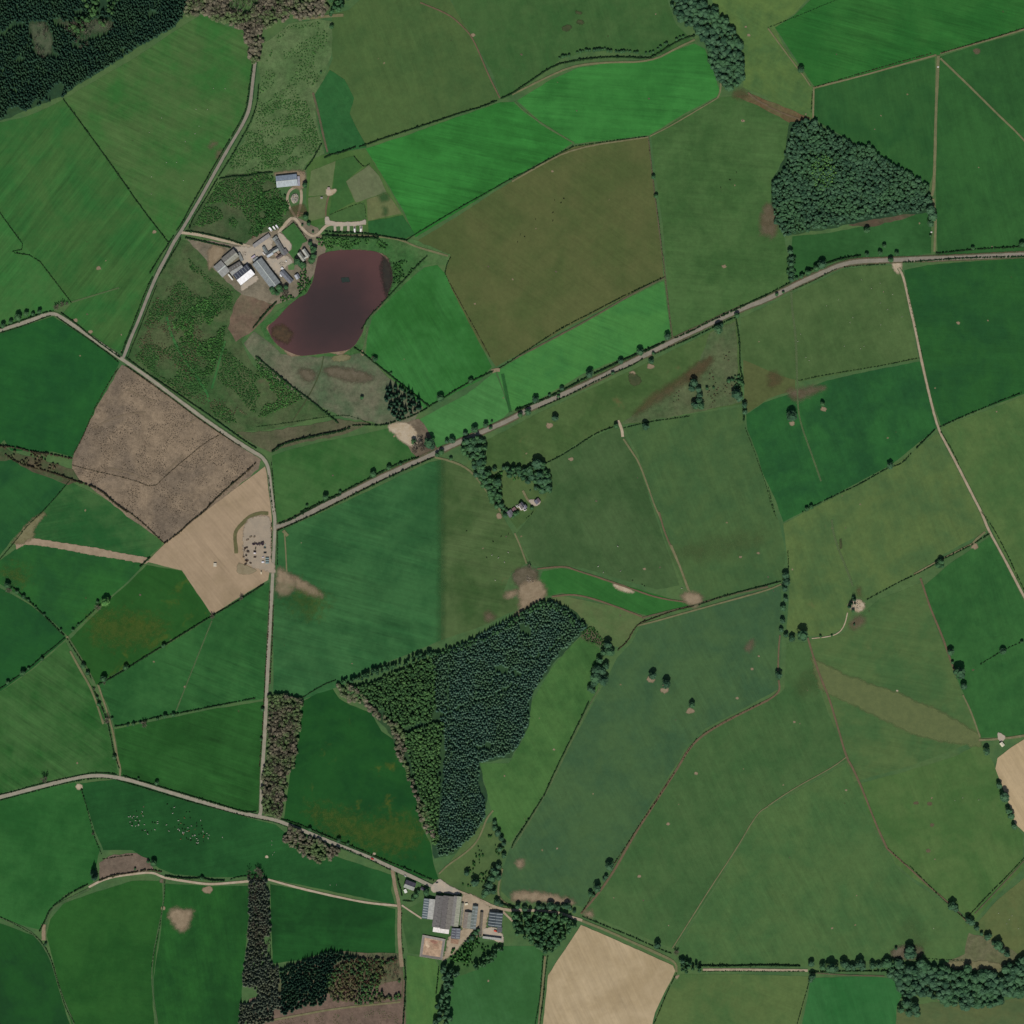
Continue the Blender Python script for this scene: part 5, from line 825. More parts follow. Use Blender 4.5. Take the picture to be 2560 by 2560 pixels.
# ------------------------------------------------------------ hedges
def hedge(s, w_=1.5, h=1.7, mat=None, gap=.03, lab='', dash=0, name='hedge', it=1):
    P = densify(smooth(pts(s), it), .85, 0, False); P = np.array(P); n = len(P)
    keep = rng.random(n) > gap
    if dash: keep &= (np.sin(np.arange(n)*.9+rng.uniform(0, 6))+rng.normal(0, .6, n)) > dash-1
    P = P[keep]+rng.normal(0, .22, (keep.sum(), 2)); n = len(P)
    if n < 2: return
    big = 1+.5*(rng.random(n) > .93)
    return scatter(name, 'bush', P, np.clip(rng.normal(w_*.62, .2, n), .3, 3)*big, np.clip(rng.normal(h*.85, .25, n), .4, 4)*big, mat or M_HDG, lab, 'hedge', kind_tag=None, tvar=.4)
HD = [
 ('t00 478 750 700 1050 880 1300 1060 1560 1270 1830', 1.2, 1.6, 'straight diagonal hedge between the two upper left meadows', 0),
 ('t00 -40 1550 80 1720 200 1880 t01 60 -30 270 0 400 170 540 355', .9, 1.2, 'thin hedge running to the lane bend at the left edge', 0),
 ('t00 1905 490 1885 640 1865 790 1845 860 1790 960 1750 1030', 1.5, 1.7, 'upper left side hedge of the curving lane', 0),
 ('t00 1730 1060 1640 1210 1550 1370 1450 1540 1370 1690 1335 1740', 1.5, 1.8, 'left side hedge above the farm junction', 0),
 ('t10 20 640 10 780 -30 900 t00 1850 1000 1750 1180 1650 1330', 1.4, 1.6, 'right side hedge of the curving lane', 0),
 ('t00 1640 1350 1540 1520 1450 1660 1430 1720', 1.5, 1.7, 'right side hedge just above the farm junction', 0),
 ('t00 1310 1780 1240 1890 t01 1210 0 1130 130', 1.4, 1.7, 'left side hedge below the farm junction', 0),
 ('t01 1150 160 1090 290 1030 450 970 600 920 730', 1.4, 1.7, 'left side hedge leading to the crossroads', 0),
 ('t00 1365 1800 1330 1870 t01 1290 0 1240 90 1200 150', 1.4, 1.7, 'right side hedge below the farm junction', 0),
 ('t01 1180 230 1120 380 1050 560 990 700 970 760', .9, 1.2, 'thin right side hedge leading to the crossroads', 0),
 ('t00 1400 1745 1500 1755 1700 1800 1830 1845', 1.6, 1.8, 'hedge on the north side of the farm drive', 0),
 ('t00 1400 1795 1560 1830 1740 1870', 1.6, 2.0, 'dark clipped hedge on the south side of the farm drive', 0),
 ('t00 1660 1350 1760 1330 1860 1330 1932 1315 t10 60 1305 120 1303', 1.8, 2.2, 'thick hedge west of the silver shed', 0),
 ('t01 0 548 100 510 220 470 330 430 400 415', 1.6, 1.9, 'hedge above the road at the left edge', .3),
 ('t01 0 580 130 545 270 490 380 450', 1.2, 1.4, 'hedge below the road at the left edge', 0),
 ('t01 460 430 560 500 680 600 800 690 905 765', 1.4, 1.6, 'hedge north of the lane before the crossroads', 0),
 ('t01 430 460 540 540 700 650 850 760 890 800', 1.2, 1.5, 'hedge south of the lane before the crossroads', 0),
 ('t01 955 770 1100 880 1250 980 1400 1080 1560 1190 1700 1290 1850 1400 1932 1450', 1.5, 1.8, 'hedge north of the lane past the replanting', 0),
 ('t01 950 830 1150 970 1330 1100 1500 1230 1680 1350 1820 1440', 1.1, 1.4, 'hedge between lane and felled plot', 0),
 ('t01 890 850 800 990 700 1180 620 1380 550 1500', .9, 1.2, 'brown fence line left of the felled plot', .3),
 ('t01 550 1580 700 1620 840 1650 1000 1690 1160 1750 1250 1660 1400 1530 1560 1400 1660 1350', .7, .9, 'dark ditch hedge across the felled plot', 0),
 ('t01 0 1440 100 1440 240 1480 400 1500 540 1530', 2.0, 2.6, 'rough upper hedge of the gully', .5),
 ('t01 40 1500 150 1570 300 1610 440 1650 540 1690 640 1720 750 1760 860 1860 960 1932', 2.0, 2.6, 'rough lower hedge of the gully', .35),
 ('t02 960 -10 1040 50 1130 130 1200 200 1240 235', 1.3, 1.5, 'hedge at the foot of the felled plot', .2),
 ('t01 525 1695 440 1800 320 1932 t02 200 110 100 240 -20 380', .9, 1.2, 'thin diagonal hedge by the strip head', 0),
 ('t02 1245 235 1350 160 1440 70 1540 0 t01 1600 1860 1740 1730 1850 1640 1932 1560', 1.7, 2.0, 'bushy hedge between felled plot and tan field', .2),
 ('t02 1130 345 1060 410', 1.8, 2.2, 'short bushy hedge stub by the tan field', 0),
 ('t02 740 1305 900 1220 1100 1090 1300 970 1500 845 1600 785 1750 700 1932 585 t12 60 545', 1.5, 1.8, 'long diagonal hedge south of the tan field', 0),
 ('t02 865 1620 1000 1595 1200 1545 1400 1510 1600 1470 1800 1430 1932 1405', 1.3, 1.6, 'hedge between the two striped fields', .2),
 ('t02 100 570 180 640 260 710 350 800 430 880 490 940', 1.7, 2.0, 'bushy hedge left of the small lane', .4),
 ('t02 510 960 570 1060 640 1160 690 1260', 1.3, 1.6, 'hedge beside the green lane', .5),
 ('t02 -20 1350 100 1265 220 1180 330 1080 420 1010 490 950', 1.3, 1.6, 'diagonal hedge with small trees at the left edge', 0),
 ('t02 540 900 590 850 650 800 720 730', 1.2, 1.4, 'short hedge below the pale tree', .2),
 ('t02 700 1320 740 1420 800 1540 830 1660 850 1780 880 1880 900 1932', 1.4, 1.7, 'hedge left of the narrow lane', .4),
 ('t03 -20 205 100 180 260 130 400 100 560 65 700 35 800 35 880 50', 1.0, 1.3, 'hedge north of the road in the lower left', 0),
 ('t03 930 60 1100 110 1300 170 1500 230 1700 290 1850 335 1932 330', 1.5, 1.7, 'dark hedge north of the road under the striped field', 0),
 ('t03 -20 250 150 205 300 165 450 125 620 90 750 75 850 80', 1.1, 1.3, 'hedge south of the road at the left', .2),
 ('t03 880 90 1050 140 1250 200 1450 260 1650 310 1850 365 1932 380 t13 100 400', 1.1, 1.4, 'hedge south of the road beside the herd', 0),
 ('t03 610 150 650 280 690 430 720 540 765 650', 1.2, 1.3, 'dotted fence line left of the herd', .9),
 ('t03 770 690 880 670 1010 655', 1.2, 1.3, 'dotted line of bushes above the felled copse', .9),
 ('t03 750 850 850 810 1000 790 1120 765 1220 785', 1.7, 2.0, 'bushy edge below the felled copse', .2),
 ('t03 1250 815 1340 830 1450 835 1520 830 1600 850 1690 850', 1.9, 2.4, 'thick hedge north of the gravel track', 0),
 ('t03 1740 840 1800 820 1932 805', 1.2, 1.4, 'thin hedge beside the track end', .3),
 ('t03 660 880 560 930 470 990 380 1060 340 1150 300 1230', 1.5, 1.9, 'curving hedge down the grassy lane', .1),
 ('t03 0 1125 100 1170 200 1230 280 1275 350 1360 400 1480 430 1600 480 1760 500 1820 560 1920', 1.0, 1.2, 'hedge round the dark corner field', .3),
 ('t03 1245 850 1240 1000 1225 1060 1200 1230 1160 1400 1145 1500', .9, 1.1, 'broken hedge between two bottom fields', .9),
 ('t12 170 90 260 60 350 10 t11 520 1850 640 1800', 1.4, 1.6, 'hedge at the mouth of the main road', .1),
 ('t11 340 1932 500 1860 700 1760 900 1655 1100 1555 1230 1520', 1.3, 1.6, 'hedge north of the main road', .3),
 ('t12 165 140 300 80 500 -10 t11 600 1870 800 1770 1000 1670 1200 1580 1340 1520', 1.2, 1.5, 'hedge south of the main road', .2),
 ('t11 95 1660 110 1800 130 1932', 1.1, 1.4, 'hedge between lane and tan field', .2), ('t11 115 1560 130 1700 145 1932', 1.0, 1.3, 'hedge east of the lane', .3),
 ('t11 120 1480 200 1420 350 1380 500 1350 650 1320 700 1300', 2.4, 3.2, 'dark thorny hedge under the heathy strip', .2),
 ('t11 730 1280 860 1275 960 1280 1050 1250 1180 1210 1290 1150', 1.6, 2.0, 'dark hedge joining the conifer clump', .2),
 ('t11 0 760 120 860 260 980 400 1080 520 1180 620 1260', 1.8, 2.2, 'straight dark hedge across the moor', 0),
 ('t11 0 1290 200 1265 400 1235 560 1210 680 1200 780 1230 870 1270', .7, .9, 'thin fence across the moor', 0),
 ('t11 0 520 60 440 150 350', 1.8, 2.4, 'dark hedge at the lake corner', 0),
 ('t11 740 690 800 730 900 810 1000 890 1100 970 1200 1050 1310 1140', 1.6, 1.9, 'hedge between moor and kite shaped field', 0),
 ('t11 1300 1140 1420 1070 1560 980 1680 920 1790 870', 1.5, 1.8, 'hedge under the kite shaped field', 0),
 ('t11 1830 850 1932 790 t21 0 785 150 690 300 590 450 505 600 430 750 350 900 275 1050 205 1155 158', 1.1, 1.3, 'long thin hedge under the olive field', .1),
 ('t11 800 550 850 460 950 360 1050 250 1130 170 1200 90 1290 0', 1.4, 1.7, 'hedge along the east shore', 0),
 ('t11 1430 140 1480 240 1580 420 1680 600 1770 770', .8, 1.0, 'brown fence line left of the olive field', .4), ('t11 1425 140 1440 60 1470 10', 1.1, 1.4, 'short crooked hedge by the olive field', .2),
 ('t10 1140 1810 1200 1770 1350 1680 1550 1560 1750 1450 1932 1345 t20 130 1285 300 1190 465 1105', 1.1, 1.3, 'thin hedge above the olive field', 0),
 ('t20 480 1103 700 1070 900 1045 1025 1030', .9, 1.1, 'straight hedge along the top of the olive field', .1),
 ('t20 1028 1040 1060 1310 1080 1480 1120 1750 1135 1932 t21 1150 120 1180 350 1205 620', .6, .8, 'faint brown fence east of the olive field', .6),
 ('t10 520 1190 560 1170 650 1150 750 1110', 1.9, 2.2, 'thick hedge above the paddocks', 0), ('t10 370 1280 420 1220 470 1130 495 1085', 1.5, 1.8, 'dark curved hedge by the silver shed', 0),
 ('t10 780 1110 950 1050 1150 985 1350 920 1550 850 1700 810 1820 760', 1.5, 1.9, 'dark hedge below the dull pasture', 0),
 ('t10 1850 745 1932 710 t20 100 640 200 570 330 490 450 465 600 440 800 430 1000 440 1060 435 1200 340 1300 290 1380 270', 1.7, 2.0, 'curved dark hedge above the vivid field', 0),
 ('t10 740 1180 790 1240 820 1260 860 1235', .9, 1.1, 'thin hedge at the paddock corner', 0), ('t10 560 1620 680 1570 820 1520 830 1640', .7, .9, 'thin fence line across the paddocks', .2),
 ('t10 500 1780 600 1785 750 1790 920 1800', 2.0, 2.6, 'dark evergreen hedge south of the campsite lane', 0), ('t10 520 1745 620 1760 720 1755 850 1765 1000 1790 1140 1815', 1.6, 2.0, 'hedge behind the caravans', .1),
 ('t30 345 660 600 585 900 495 1230 405', .9, 1.0, 'brown hedge under the bright corner field', .3), ('t30 1310 400 1600 315 1932 215', 1.0, 1.1, 'brown hedge at the right of the crossing', 0),
 ('t30 335 690 325 860', .9, 1.1, 'short dotted hedge down to the triangular wood', .6), ('t30 0 210 250 110 540 -10', .7, .9, 'fence line above the corner field', .3),
 ('t30 1270 1915 1450 1895 1600 1880 1932 1862', 1.2, 1.4, 'hedge north of the main road at the right', .3),
 ('t31 1020 48 1200 35 1400 20 1600 12 1932 5', 1.2, 1.4, 'hedge south of the main road at the right', .2),
 ('t31 0 290 150 210 200 180', 1.2, 1.5, 'hedge at the road bend', .1), ('t31 240 160 330 100 430 60 560 20 700 0', 2.0, 2.6, 'tall dark hedge inside the road bend', .1),
 ('t31 190 255 350 185 450 130 520 95', 1.1, 1.4, 'hedge outside the road bend', .2), ('t31 570 85 700 72 900 62', 1.0, 1.2, 'hedge by the gravel apron', .5),
 ('t31 235 940 450 895 700 855 900 820 1140 770', .9, 1.1, 'dotted hedge between two right hand fields', .5),
 ('t31 1300 1290 1450 1220 1600 1160 1750 1095 1910 1035', 1.3, 1.5, 'hedge going right from the track bend', .3),
 ('t31 1260 1310 1180 1390 1120 1450', 1.4, 1.6, 'hedge left of the track bend', 0), ('t31 1080 1490 1020 1560 960 1585 900 1600 700 1720 500 1810 330 1895 260 1932', 1.1, 1.4, 'long hedge under the dark green field', .15),
 ('t31 1040 200 1070 360 1120 560 1170 780', .7, .8, 'sparse right side hedge of the gravel track', .7), ('t31 1300 1320 1400 1480 1440 1580', .9, 1.1, 'broken hedge beside the lower gravel track', .5),
 ('t31 0 1750 50 1932', .8, 1.0, 'fence down the left of the yellow pasture', .5),
 ('t21 1690 480 1710 580 1720 700 1720 850 1745 930', 1.6, 2.0, 'leafy hedge along the ditch', .1), ('t21 1750 1120 1750 1240', 2.2, 2.8, 'thick lower end of the ditch hedge', 0),
 ('t21 1760 1300 1820 1450 1880 1620 1920 1740 t31 30 1900 t32 70 60', .7, .9, 'thin fence along the dark field', .6),
 ('t21 30 1165 150 1120 300 1060 450 980 600 900', 1.6, 1.9, 'hedge north of the main road left part', .1), ('t21 620 890 750 830 900 760 1050 700 1150 650', 1.6, 1.9, 'hedge north of the main road centre part', .1),
 ('t21 1230 620 1350 570 1450 515 1600 445 1740 380 1932 290', 1.2, 1.5, 'hedge north of the main road right part', .1),
 ('t21 200 1150 300 1105 450 1040 600 960 760 885 900 830 980 780', 1.1, 1.4, 'hedge south of the main road left part', .3), ('t21 1080 740 1200 685 1400 600 1600 500 1700 460', 1.0, 1.3, 'hedge south of the main road right part', .3),
 ('t21 235 1575 350 1520 480 1440 600 1360 700 1310 780 1290', 1.3, 1.5, 'hedge beside the walled house wood', .1), ('t21 840 1300 960 1270 1080 1245 1200 1230 1340 1210', 1.0, 1.2, 'hedge on the far side of the pale gateway', .1),
 ('t22 1410 700 1550 650 1750 595 1932 550 t32 0 548 95 525', 1.3, 1.5, 'dark ditch hedge under the dark pasture', 0), ('t22 1370 710 1200 750 1050 810 960 840 910 900 870 980 800 1040', 1.3, 1.5, 'curving ditch hedge by the pale rough ground', 0),
 ('t22 580 1430 520 1560 450 1700 380 1840 340 1920 t23 240 210', 1.3, 1.5, 'upper part of the sloping hedge', 0), ('t23 230 225 150 350 80 460 10 560 0 600', 1.3, 1.5, 'lower part of the sloping hedge', 0),
 ('t22 1932 1415 1800 1480 1650 1560 1500 1640 1430 1680', .7, .9, 'sparse bushes along the reddish ditch', .8), ('t22 1400 1700 1330 1800 1290 1870', .9, 1.2, 'bushes at the bend of the reddish ditch', .6),
 ('t23 1230 30 1150 150 1060 290 960 430 880 560 800 680 760 740', 1.0, 1.3, 'broken hedge on the brown lane', .5), ('t23 660 870 560 1040 520 1100', 1.1, 1.3, 'bushes at the foot of the brown lane', .5),
 ('t23 530 1120 700 1190 900 1270 1050 1340 1200 1400', 1.2, 1.4, 'hedge above the pale stubble', .1), ('t23 1240 1550 1180 1670 1120 1820 1070 1932', 1.0, 1.2, 'hedge right of the pale stubble', .1),
 ('t23 1420 1492 1600 1495 1800 1490 1932 1488 t33 240 1495', 1.7, 2.2, 'upper hedge of the straight track', 0), ('t23 1440 1535 1700 1532 1932 1535 t33 280 1535', 1.0, 1.2, 'lower hedge of the straight track', .2),
 ('t23 235 1420 225 1550 215 1700 190 1850 175 1932', 1.2, 1.5, 'left hedge of the bottom lane', .3), ('t23 270 1420 250 1550 240 1700 220 1850 210 1932', 1.2, 1.5, 'right hedge of the bottom lane', .3),
 ('t33 330 1540 600 1533 890 1532', 1.4, 1.7, 'hedge beside the wooded track', .3), ('t33 310 1610 280 1720 250 1820 220 1932', .9, 1.2, 'hedge between the last two bottom fields', .2),
 ('t33 1070 740 1200 870 1350 1020', .9, 1.1, 'hedge up to the first river tree', .2), ('t33 1430 1090 1500 1150', 1.1, 1.3, 'short hedge between river trees', 0), ('t33 1510 1120 1650 970 1800 820 1932 680', 1.0, 1.3, 'hedge rising to the right edge', .1),
 ('t33 900 600 1000 700 1060 740', .8, 1.0, 'sparse thorns on the brown line', .7), ('t33 1180 1435 1350 1450 1480 1450', .8, 1.0, 'fence north of the riverside wood', .2),
 ('t32 150 290 155 430', .9, 1.1, 'broken hedge above the tall trees', .5), ('t32 1670 165 1560 235 1440 300 1320 355', 1.3, 1.6, 'upper part of the long right hedge', .1), ('t32 1250 400 1130 465 1000 525 880 590 740 665', 1.1, 1.4, 'dashed lower part of the long right hedge', .4),
 ('t32 1610 0 1700 120 1800 310 1870 460 1932 590', 1.0, 1.3, 'bushes along the right of the gravel track', .5), ('t32 1600 1150 1700 1090 1800 1030 1932 975', 1.1, 1.3, 'dotted line between the right edge fields', .6),
 ('t12 0 580 50 545', 1.1, 1.3, 'hedge corner by the lane', 0), ('t12 355 1400 430 1350 520 1300 600 1270', 1.1, 1.4, 'short hedge up to the plantation', 0),
 ('t12 130 700 125 900 115 1100 105 1300', 1.1, 1.4, 'rough hedge east of the straight lane', .4), ('t12 105 600 95 850 75 1150 60 1400 50 1650 25 1932', 1.0, 1.3, 'rough hedge west of the straight lane', .3),
 ('t12 160 140 165 260 160 400', 1.0, 1.2, 'hedge below the road junction', .2),
 ('t13 30 385 150 410 250 450', .9, 1.1, 'hedge at the foot of the roadside wood', .2), ('t13 170 380 300 415 450 480 620 550 780 615 950 690 1100 745 1250 810 1340 850', 1.4, 1.7, 'dark hedge north of the lower road', .1),
 ('t13 640 600 780 655 900 710 1010 765', 1.3, 1.5, 'dark hedge south of the lower road', .1), ('t13 110 1460 105 1200 100 950', .9, 1.1, 'hedge beside the dark plantation', .3),
 ('t13 1100 1050 1095 1200 1110 1400', .8, 1.0, 'weedy line beside the dusty track', .7), ('t13 1120 1450 1130 1600 1120 1800 1110 1932', 1.8, 2.2, 'overgrown hedge down the right of the track', .2),
 ('t13 1110 1000 1180 1010 1220 970', 1.3, 1.6, 'dark garden hedge of the southern farmhouse', 0), ('t13 1060 790 1070 850 1090 910 1100 960', 1.8, 2.2, 'leafy garden edge beside the dusty track', .1),
 ('t13 1840 1020 1900 1040 1932 1050', 2.2, 2.8, 'thicket by the farm track fork', 0), ('t13 1380 1500 1370 1600 1360 1700', 1.4, 1.8, 'bushes left of the tall tree belt', .5),
 ('kE 900 980 1050 1330 700 1932 t11 10 520', 1.2, 1.5, 'dark diagonal hedge below the long silver barn', 0) if False else ('kE 1270 1300 1100 1470 900 1700 700 1932', 1.6, 1.9, 'dark diagonal hedge below the long silver barn', 0),
 ('kB 700 520 900 380 1130 190', .9, 1.2, 'low clipped hedge round the farm green', 0), ('kB 1150 200 1280 350 1400 520 1540 740', 1.0, 1.3, 'low hedge on the east side of the farm green', 0),
 ('kH 1250 1180 1150 1330 1030 1400', .9, 1.2, 'garden hedge of the walled house', .2), ('kR 1190 350 1190 700 1190 1100 1180 1400', 1.0, 1.5, 'row of shrubs beside the compound', .8),
]
for h_ in HD:
    s, w_, hh, lab, dash = h_
    mt = M_HBR if ('brown' in lab or 'reddish' in lab or 'felled' in lab or 'rough' in lab) else M_HDG
    _k = 1.35 if 'main road' in lab or 'main road' in lab else 1.0
    hedge(s, w_*1.25*_k, hh*1.2*_k, mt, .02, lab, dash*.85)
# ------------------------------------------------------------ single trees
def tree_meshes(kind, seed, mat):
    v, f, t = {'broad': t_broad, 'conifer': t_conifer, 'bare': t_bare}[kind](seed, True)
    crown = mesh_tris(kind+'_crown', v, f, mat, t)
    rg = np.random.default_rng(seed+50); P = []
    if kind == 'bare': parts = [cyl((0,0,0), (0,0,.5), .07, .055, 7)]
    else:
        hh = 1.0 if kind == 'broad' else 2.3
        parts = [cyl((0,0,0), (0,0,hh), .08, .035, 7)]
        for k in range(4):
            a = k*1.6+rg.uniform(0, 1); q = .45
            parts.append(cyl((0,0,hh*.5), (q*math.cos(a), q*math.sin(a), hh*(1.0 if kind == 'broad' else .6)), .04, .02, 5))
    v, f, t = merge([(a, b, .3) for a, b in parts])
    return crown, mesh_tris(kind+'_trunk', v, f, M_BARK)
TM = {'b': [tree_meshes('broad', 100+i, M_SEN) for i in range(5)], 'd': [tree_meshes('broad', 120+i, M_DEC) for i in range(3)], 'c': [tree_meshes('conifer', 140+i, M_SPR) for i in range(3)],
      'l': [tree_meshes('bare', 160+i, M_TWG) for i in range(4)], 'y': [tree_meshes('broad', 180, M_LIM)]}
KN = {'b': ('broadleaf_tree', 'broadleaf tree'), 'd': ('broadleaf_tree', 'dark leafy tree'), 'c': ('conifer_tree', 'dark conifer'), 'l': ('leafless_tree', 'grey leafless tree'), 'y': ('broadleaf_tree', 'pale lime green tree')}
def tree(kind, x, y, r, label, group=None, hs=1.0):
    label = label.replace('rounded broadleaf tree', 'rounded tree').replace('large broadleaf tree', 'large round tree').replace('small broadleaf tree', 'small leafy tree') if len(label.split()) > 15 else label
    cr, tr = random.choice(TM[kind]); o = empty('small_broadleaf' if r < 4.1 and kind in 'bd' else KN[kind][0], x, y, 0, random.uniform(0, 6.28))  # small crowns are broadleaf trees, plus the bushes above the curved hedge
    tag(o, label, 'tree', group)
    h = {'b': .95, 'd': 1.0, 'c': 1.35, 'l': 1.0, 'y': .9}[kind]*r*hs
    for nm, me in (('crown', cr), ('trunk', tr)):
        c = link(nm, me, o); c.scale = (r, r*random.uniform(.85, 1.12), h)
    return o
ORD = ['first','second','third','fourth','fifth','sixth','seventh','eighth','ninth','tenth','eleventh','twelfth','thirteenth','fourteenth','fifteenth','sixteenth']
def trees(where, spec, axis='left', group=None):
    """spec 'kind tile x y r ...' with x, y, r in tile units; labels count along an axis"""
    L = []; tile = 't00'; tk = spec.split(); i = 0
    while i < len(tk):
        if tk[i][0] in 'tk' and len(tk[i]) > 1 and tk[i] not in KN: tile = tk[i]; i += 1; continue
        k, x, y, r = tk[i], tk[i+1], tk[i+2], float(tk[i+3]); i += 4
        f = 3.01875 if tile[0] == 't' else KS[tile[1]][2]
        (px, py), = pts(f'{tile} {x} {y}'); L.append((k, px, py, r/f*MPP))
    L.sort(key=lambda a: a[1] if axis == 'left' else -a[2]); n = len(L)
    for j, (k, x, y, r) in enumerate(L):
        sz = 'large' if r > 8.5 else 'small' if r < 4.5 else 'rounded' if k != 'c' else 'pointed'
        pos = '' if n == 1 else f', {ORD[j] if j < 16 else str(j+1)+"th"} from {"left" if axis == "left" else "top"}'
        tree(k, x, y, r, f'{sz} {KN[k][1]} {where}{pos}', group or ('trees '+where if n > 1 else None))
trees('in the fence corner at the top', 't10 d 565 112 16 d 572 205 18 d 490 550 10')
trees('on the fence east of the olive field', 't20 d 1065 1337 17 d 1085 1482 17', 'top')
trees('beside the bright field corner at the upper right', 't30 d 248 530 26')
trees('in the small field under the triangular wood', 't30 d 745 1740 25 d 875 1857 17 d 845 1912 20 d 970 1916 18 d 745 1925 17')
trees('at the foot of the grass track', 't30 b 1222 1590 38 b 1240 1640 36 b 1222 1690 28 d 1225 1780 11', 'top')
trees('on the hedge of the right hand main road', 't30 d 1545 1875 16 d 1912 1848 22 t31 d 925 32 22')
trees('above the road at the left edge', 't01 d 25 525 22 d 85 498 18 d 140 466 28 d 200 440 20 d 250 440 15 d 300 422 20')
trees('in the hedge stub at the lane bend', 't01 l 430 388 25 l 470 368 24 l 505 362 16')
trees('on the north verge of the lower main road', 't11 d 525 1822 26 d 385 1885 12 d 885 1650 25 d 1005 1597 20 d 1090 1570 14 d 635 1780 12')
trees('on the moor', 't11 d 800 1070 15')
trees('on the hedge round the kite shaped field', 't11 d 1390 1075 28 d 1620 945 20 d 900 782 20 l 885 775 20 d 1020 885 10')
trees('along the main road by the bright field', 't11 b 1650 1310 28 b 1735 1277 22 d 1770 1298 15 b 1580 1340 18 b 1480 1390 24 b 1440 1400 18 d 1780 1250 10 b 1310 1410 40 b 1330 1440 22 d 1400 1480 22 d 1370 1500 20')
trees('in the dark thicket above the road bend', 't11 l 1225 1420 42 l 1200 1470 30 l 1260 1455 30 d 1190 1400 22')
trees('in the tree belt below the road', 't11 b 1590 1400 30 b 1640 1400 30 b 1690 1390 24 b 1620 1450 32 b 1670 1460 30 b 1700 1500 26 b 1640 1510 24 b 1580 1480 20 b 1690 1560 30 b 1650 1590 24 b 1700 1620 26 b 1660 1650 22 d 1470 1530 14 d 1720 1400 18', 'top')
trees('in the belt beside the walled house', 't11 b 1720 1660 26 b 1735 1710 28 b 1760 1750 26 b 1820 1710 36 b 1790 1790 26 b 1830 1830 24 b 1850 1880 24 b 1800 1610 20 b 1870 1600 18 b 1900 1620 18', 'top')
trees('at the walled house', 't21 b 190 1572 40 b 130 1620 26 b 90 1620 24 b 40 1610 18 b 210 1650 34 b 250 1700 36 b 210 1700 30 b 270 1750 34 b 230 1770 30 b 150 1670 26 b 120 1700 24 b 60 1650 20 b 180 1750 18 d 145 1905 12')
trees('round the garden of the walled house', 'kH d 130 330 110 d 200 250 90 d 120 800 60 d 230 960 70 d 300 1060 60 d 390 1310 80 d 700 1270 80 d 770 1220 60 d 640 1340 60 d 1200 1090 60 d 1150 570 25 d 350 1100 60 d 440 1160 50 d 300 1190 40', 'top')
trees('on the north hedge of the diagonal road', 't21 b 178 1085 25 b 282 1050 12 b 375 1000 17 b 585 892 32 b 820 797 22 b 965 727 30 b 1170 612 26')
trees('on the south verge of the diagonal road', 't21 b 120 1180 28 d 62 1200 20 d 350 1060 14 d 760 885 14 d 1065 735 12 b 1050 797 22 b 1555 555 36 b 1575 525 20 d 1695 450 22')
trees('in the pasture under the diagonal road', 't21 b 325 1225 26 d 785 1285 20 b 1005 1290 30')
trees('in the clump among the rushes', 't21 b 1370 960 34 b 1355 1000 26 b 1405 1010 24 b 1415 1050 24 b 1410 1090 28 b 1380 1130 32 b 1425 1130 28 d 1470 1000 14 d 1520 995 10', 'top')
trees('along the ditch in the rushy pasture', 't21 d 1635 945 16 d 1660 935 14 b 1690 1045 38 d 1715 950 18 d 1735 965 16 b 1755 1125 22 b 1755 1180 20 b 1715 1075 26')
trees('standing alone on the dark green field', 't31 b 175 1210 42 d 410 1118 20')
trees('on the hedge under the dark green field', 't31 b 920 1582 26 d 325 1895 18 d 290 1910 16')
trees('inside the main road bend', 't31 b 405 68 34 d 365 95 28 d 300 128 24 d 250 155 20 d 65 292 14 d 115 275 12 d 215 170 14')
trees('in the ditch hedge beside the small field', 't31 b 175 20 20 b 172 60 22 b 175 100 20 b 172 140 20 b 178 180 18 t30 b 165 1900 24', 'top')
trees('at the far left hedge end', 't02 d 60 555 26 l 72 590 28 d 130 605 17 d 180 640 17 d 215 665 12 d 270 718 10 d 335 775 12')
trees('at the hedge gap in the dark field', 't02 y 800 680 34 l 742 722 28 d 738 680 14')
trees('by the green lane', 't02 d 590 850 10 d 550 890 13 d 460 890 12 d 630 1160 20 d 662 1215 17 l 712 1335 12', 'top')
trees('along the narrow lane', 't02 d 748 1450 17 l 808 1572 28 d 845 1560 12 d 865 1850 18 d 735 1400 12', 'top')
trees('on the diagonal hedge at the lower left edge', 't02 d 175 1215 24 d 320 1108 16 d 60 1285 16 d 215 1180 12')
trees('on the long diagonal hedge', 't02 d 785 1258 27 d 950 1172 22 d 1235 1010 18 l 1605 790 22 l 1822 650 20 l 790 1290 16')
trees('in the hedge between the striped fields', 't02 l 1090 1600 28 d 1245 1540 18 d 1310 1530 16 d 1010 1602 15 d 965 1608 12 d 1060 1590 12 d 1190 1562 12')
trees('on the verge of the bottom left road', 't03 l 340 85 34 d 1185 112 18 d 1045 80 10')
trees('beside the small felled copse', 't03 c 705 790 26 c 715 820 28 d 1160 715 26 d 1118 705 14 d 1020 760 10')
trees('in the dotted fence line', 't03 l 703 495 14 d 345 1330 13 d 1525 832 17')
trees('at the top of the dark narrow plantation', 't13 l 15 770 30 l 30 800 24 l -110 -20 1') if False else trees('at the top of the dark narrow plantation', 't13 l 15 770 30 l 40 805 24')
trees('on the north side of the lower road', 't13 d 405 462 17 d 625 545 20 d 1120 760 12 d 695 570 12 d 500 510 10')
trees('on the verge near the crossroads wood', 't13 d 55 150 14 d 50 265 12 t12 d 50 1490 16 d 40 1715 14', 'top')
trees('round the southern farmhouse', 't13 d 1208 955 24 d 1285 938 28 d 1185 985 16 d 1225 930 16')
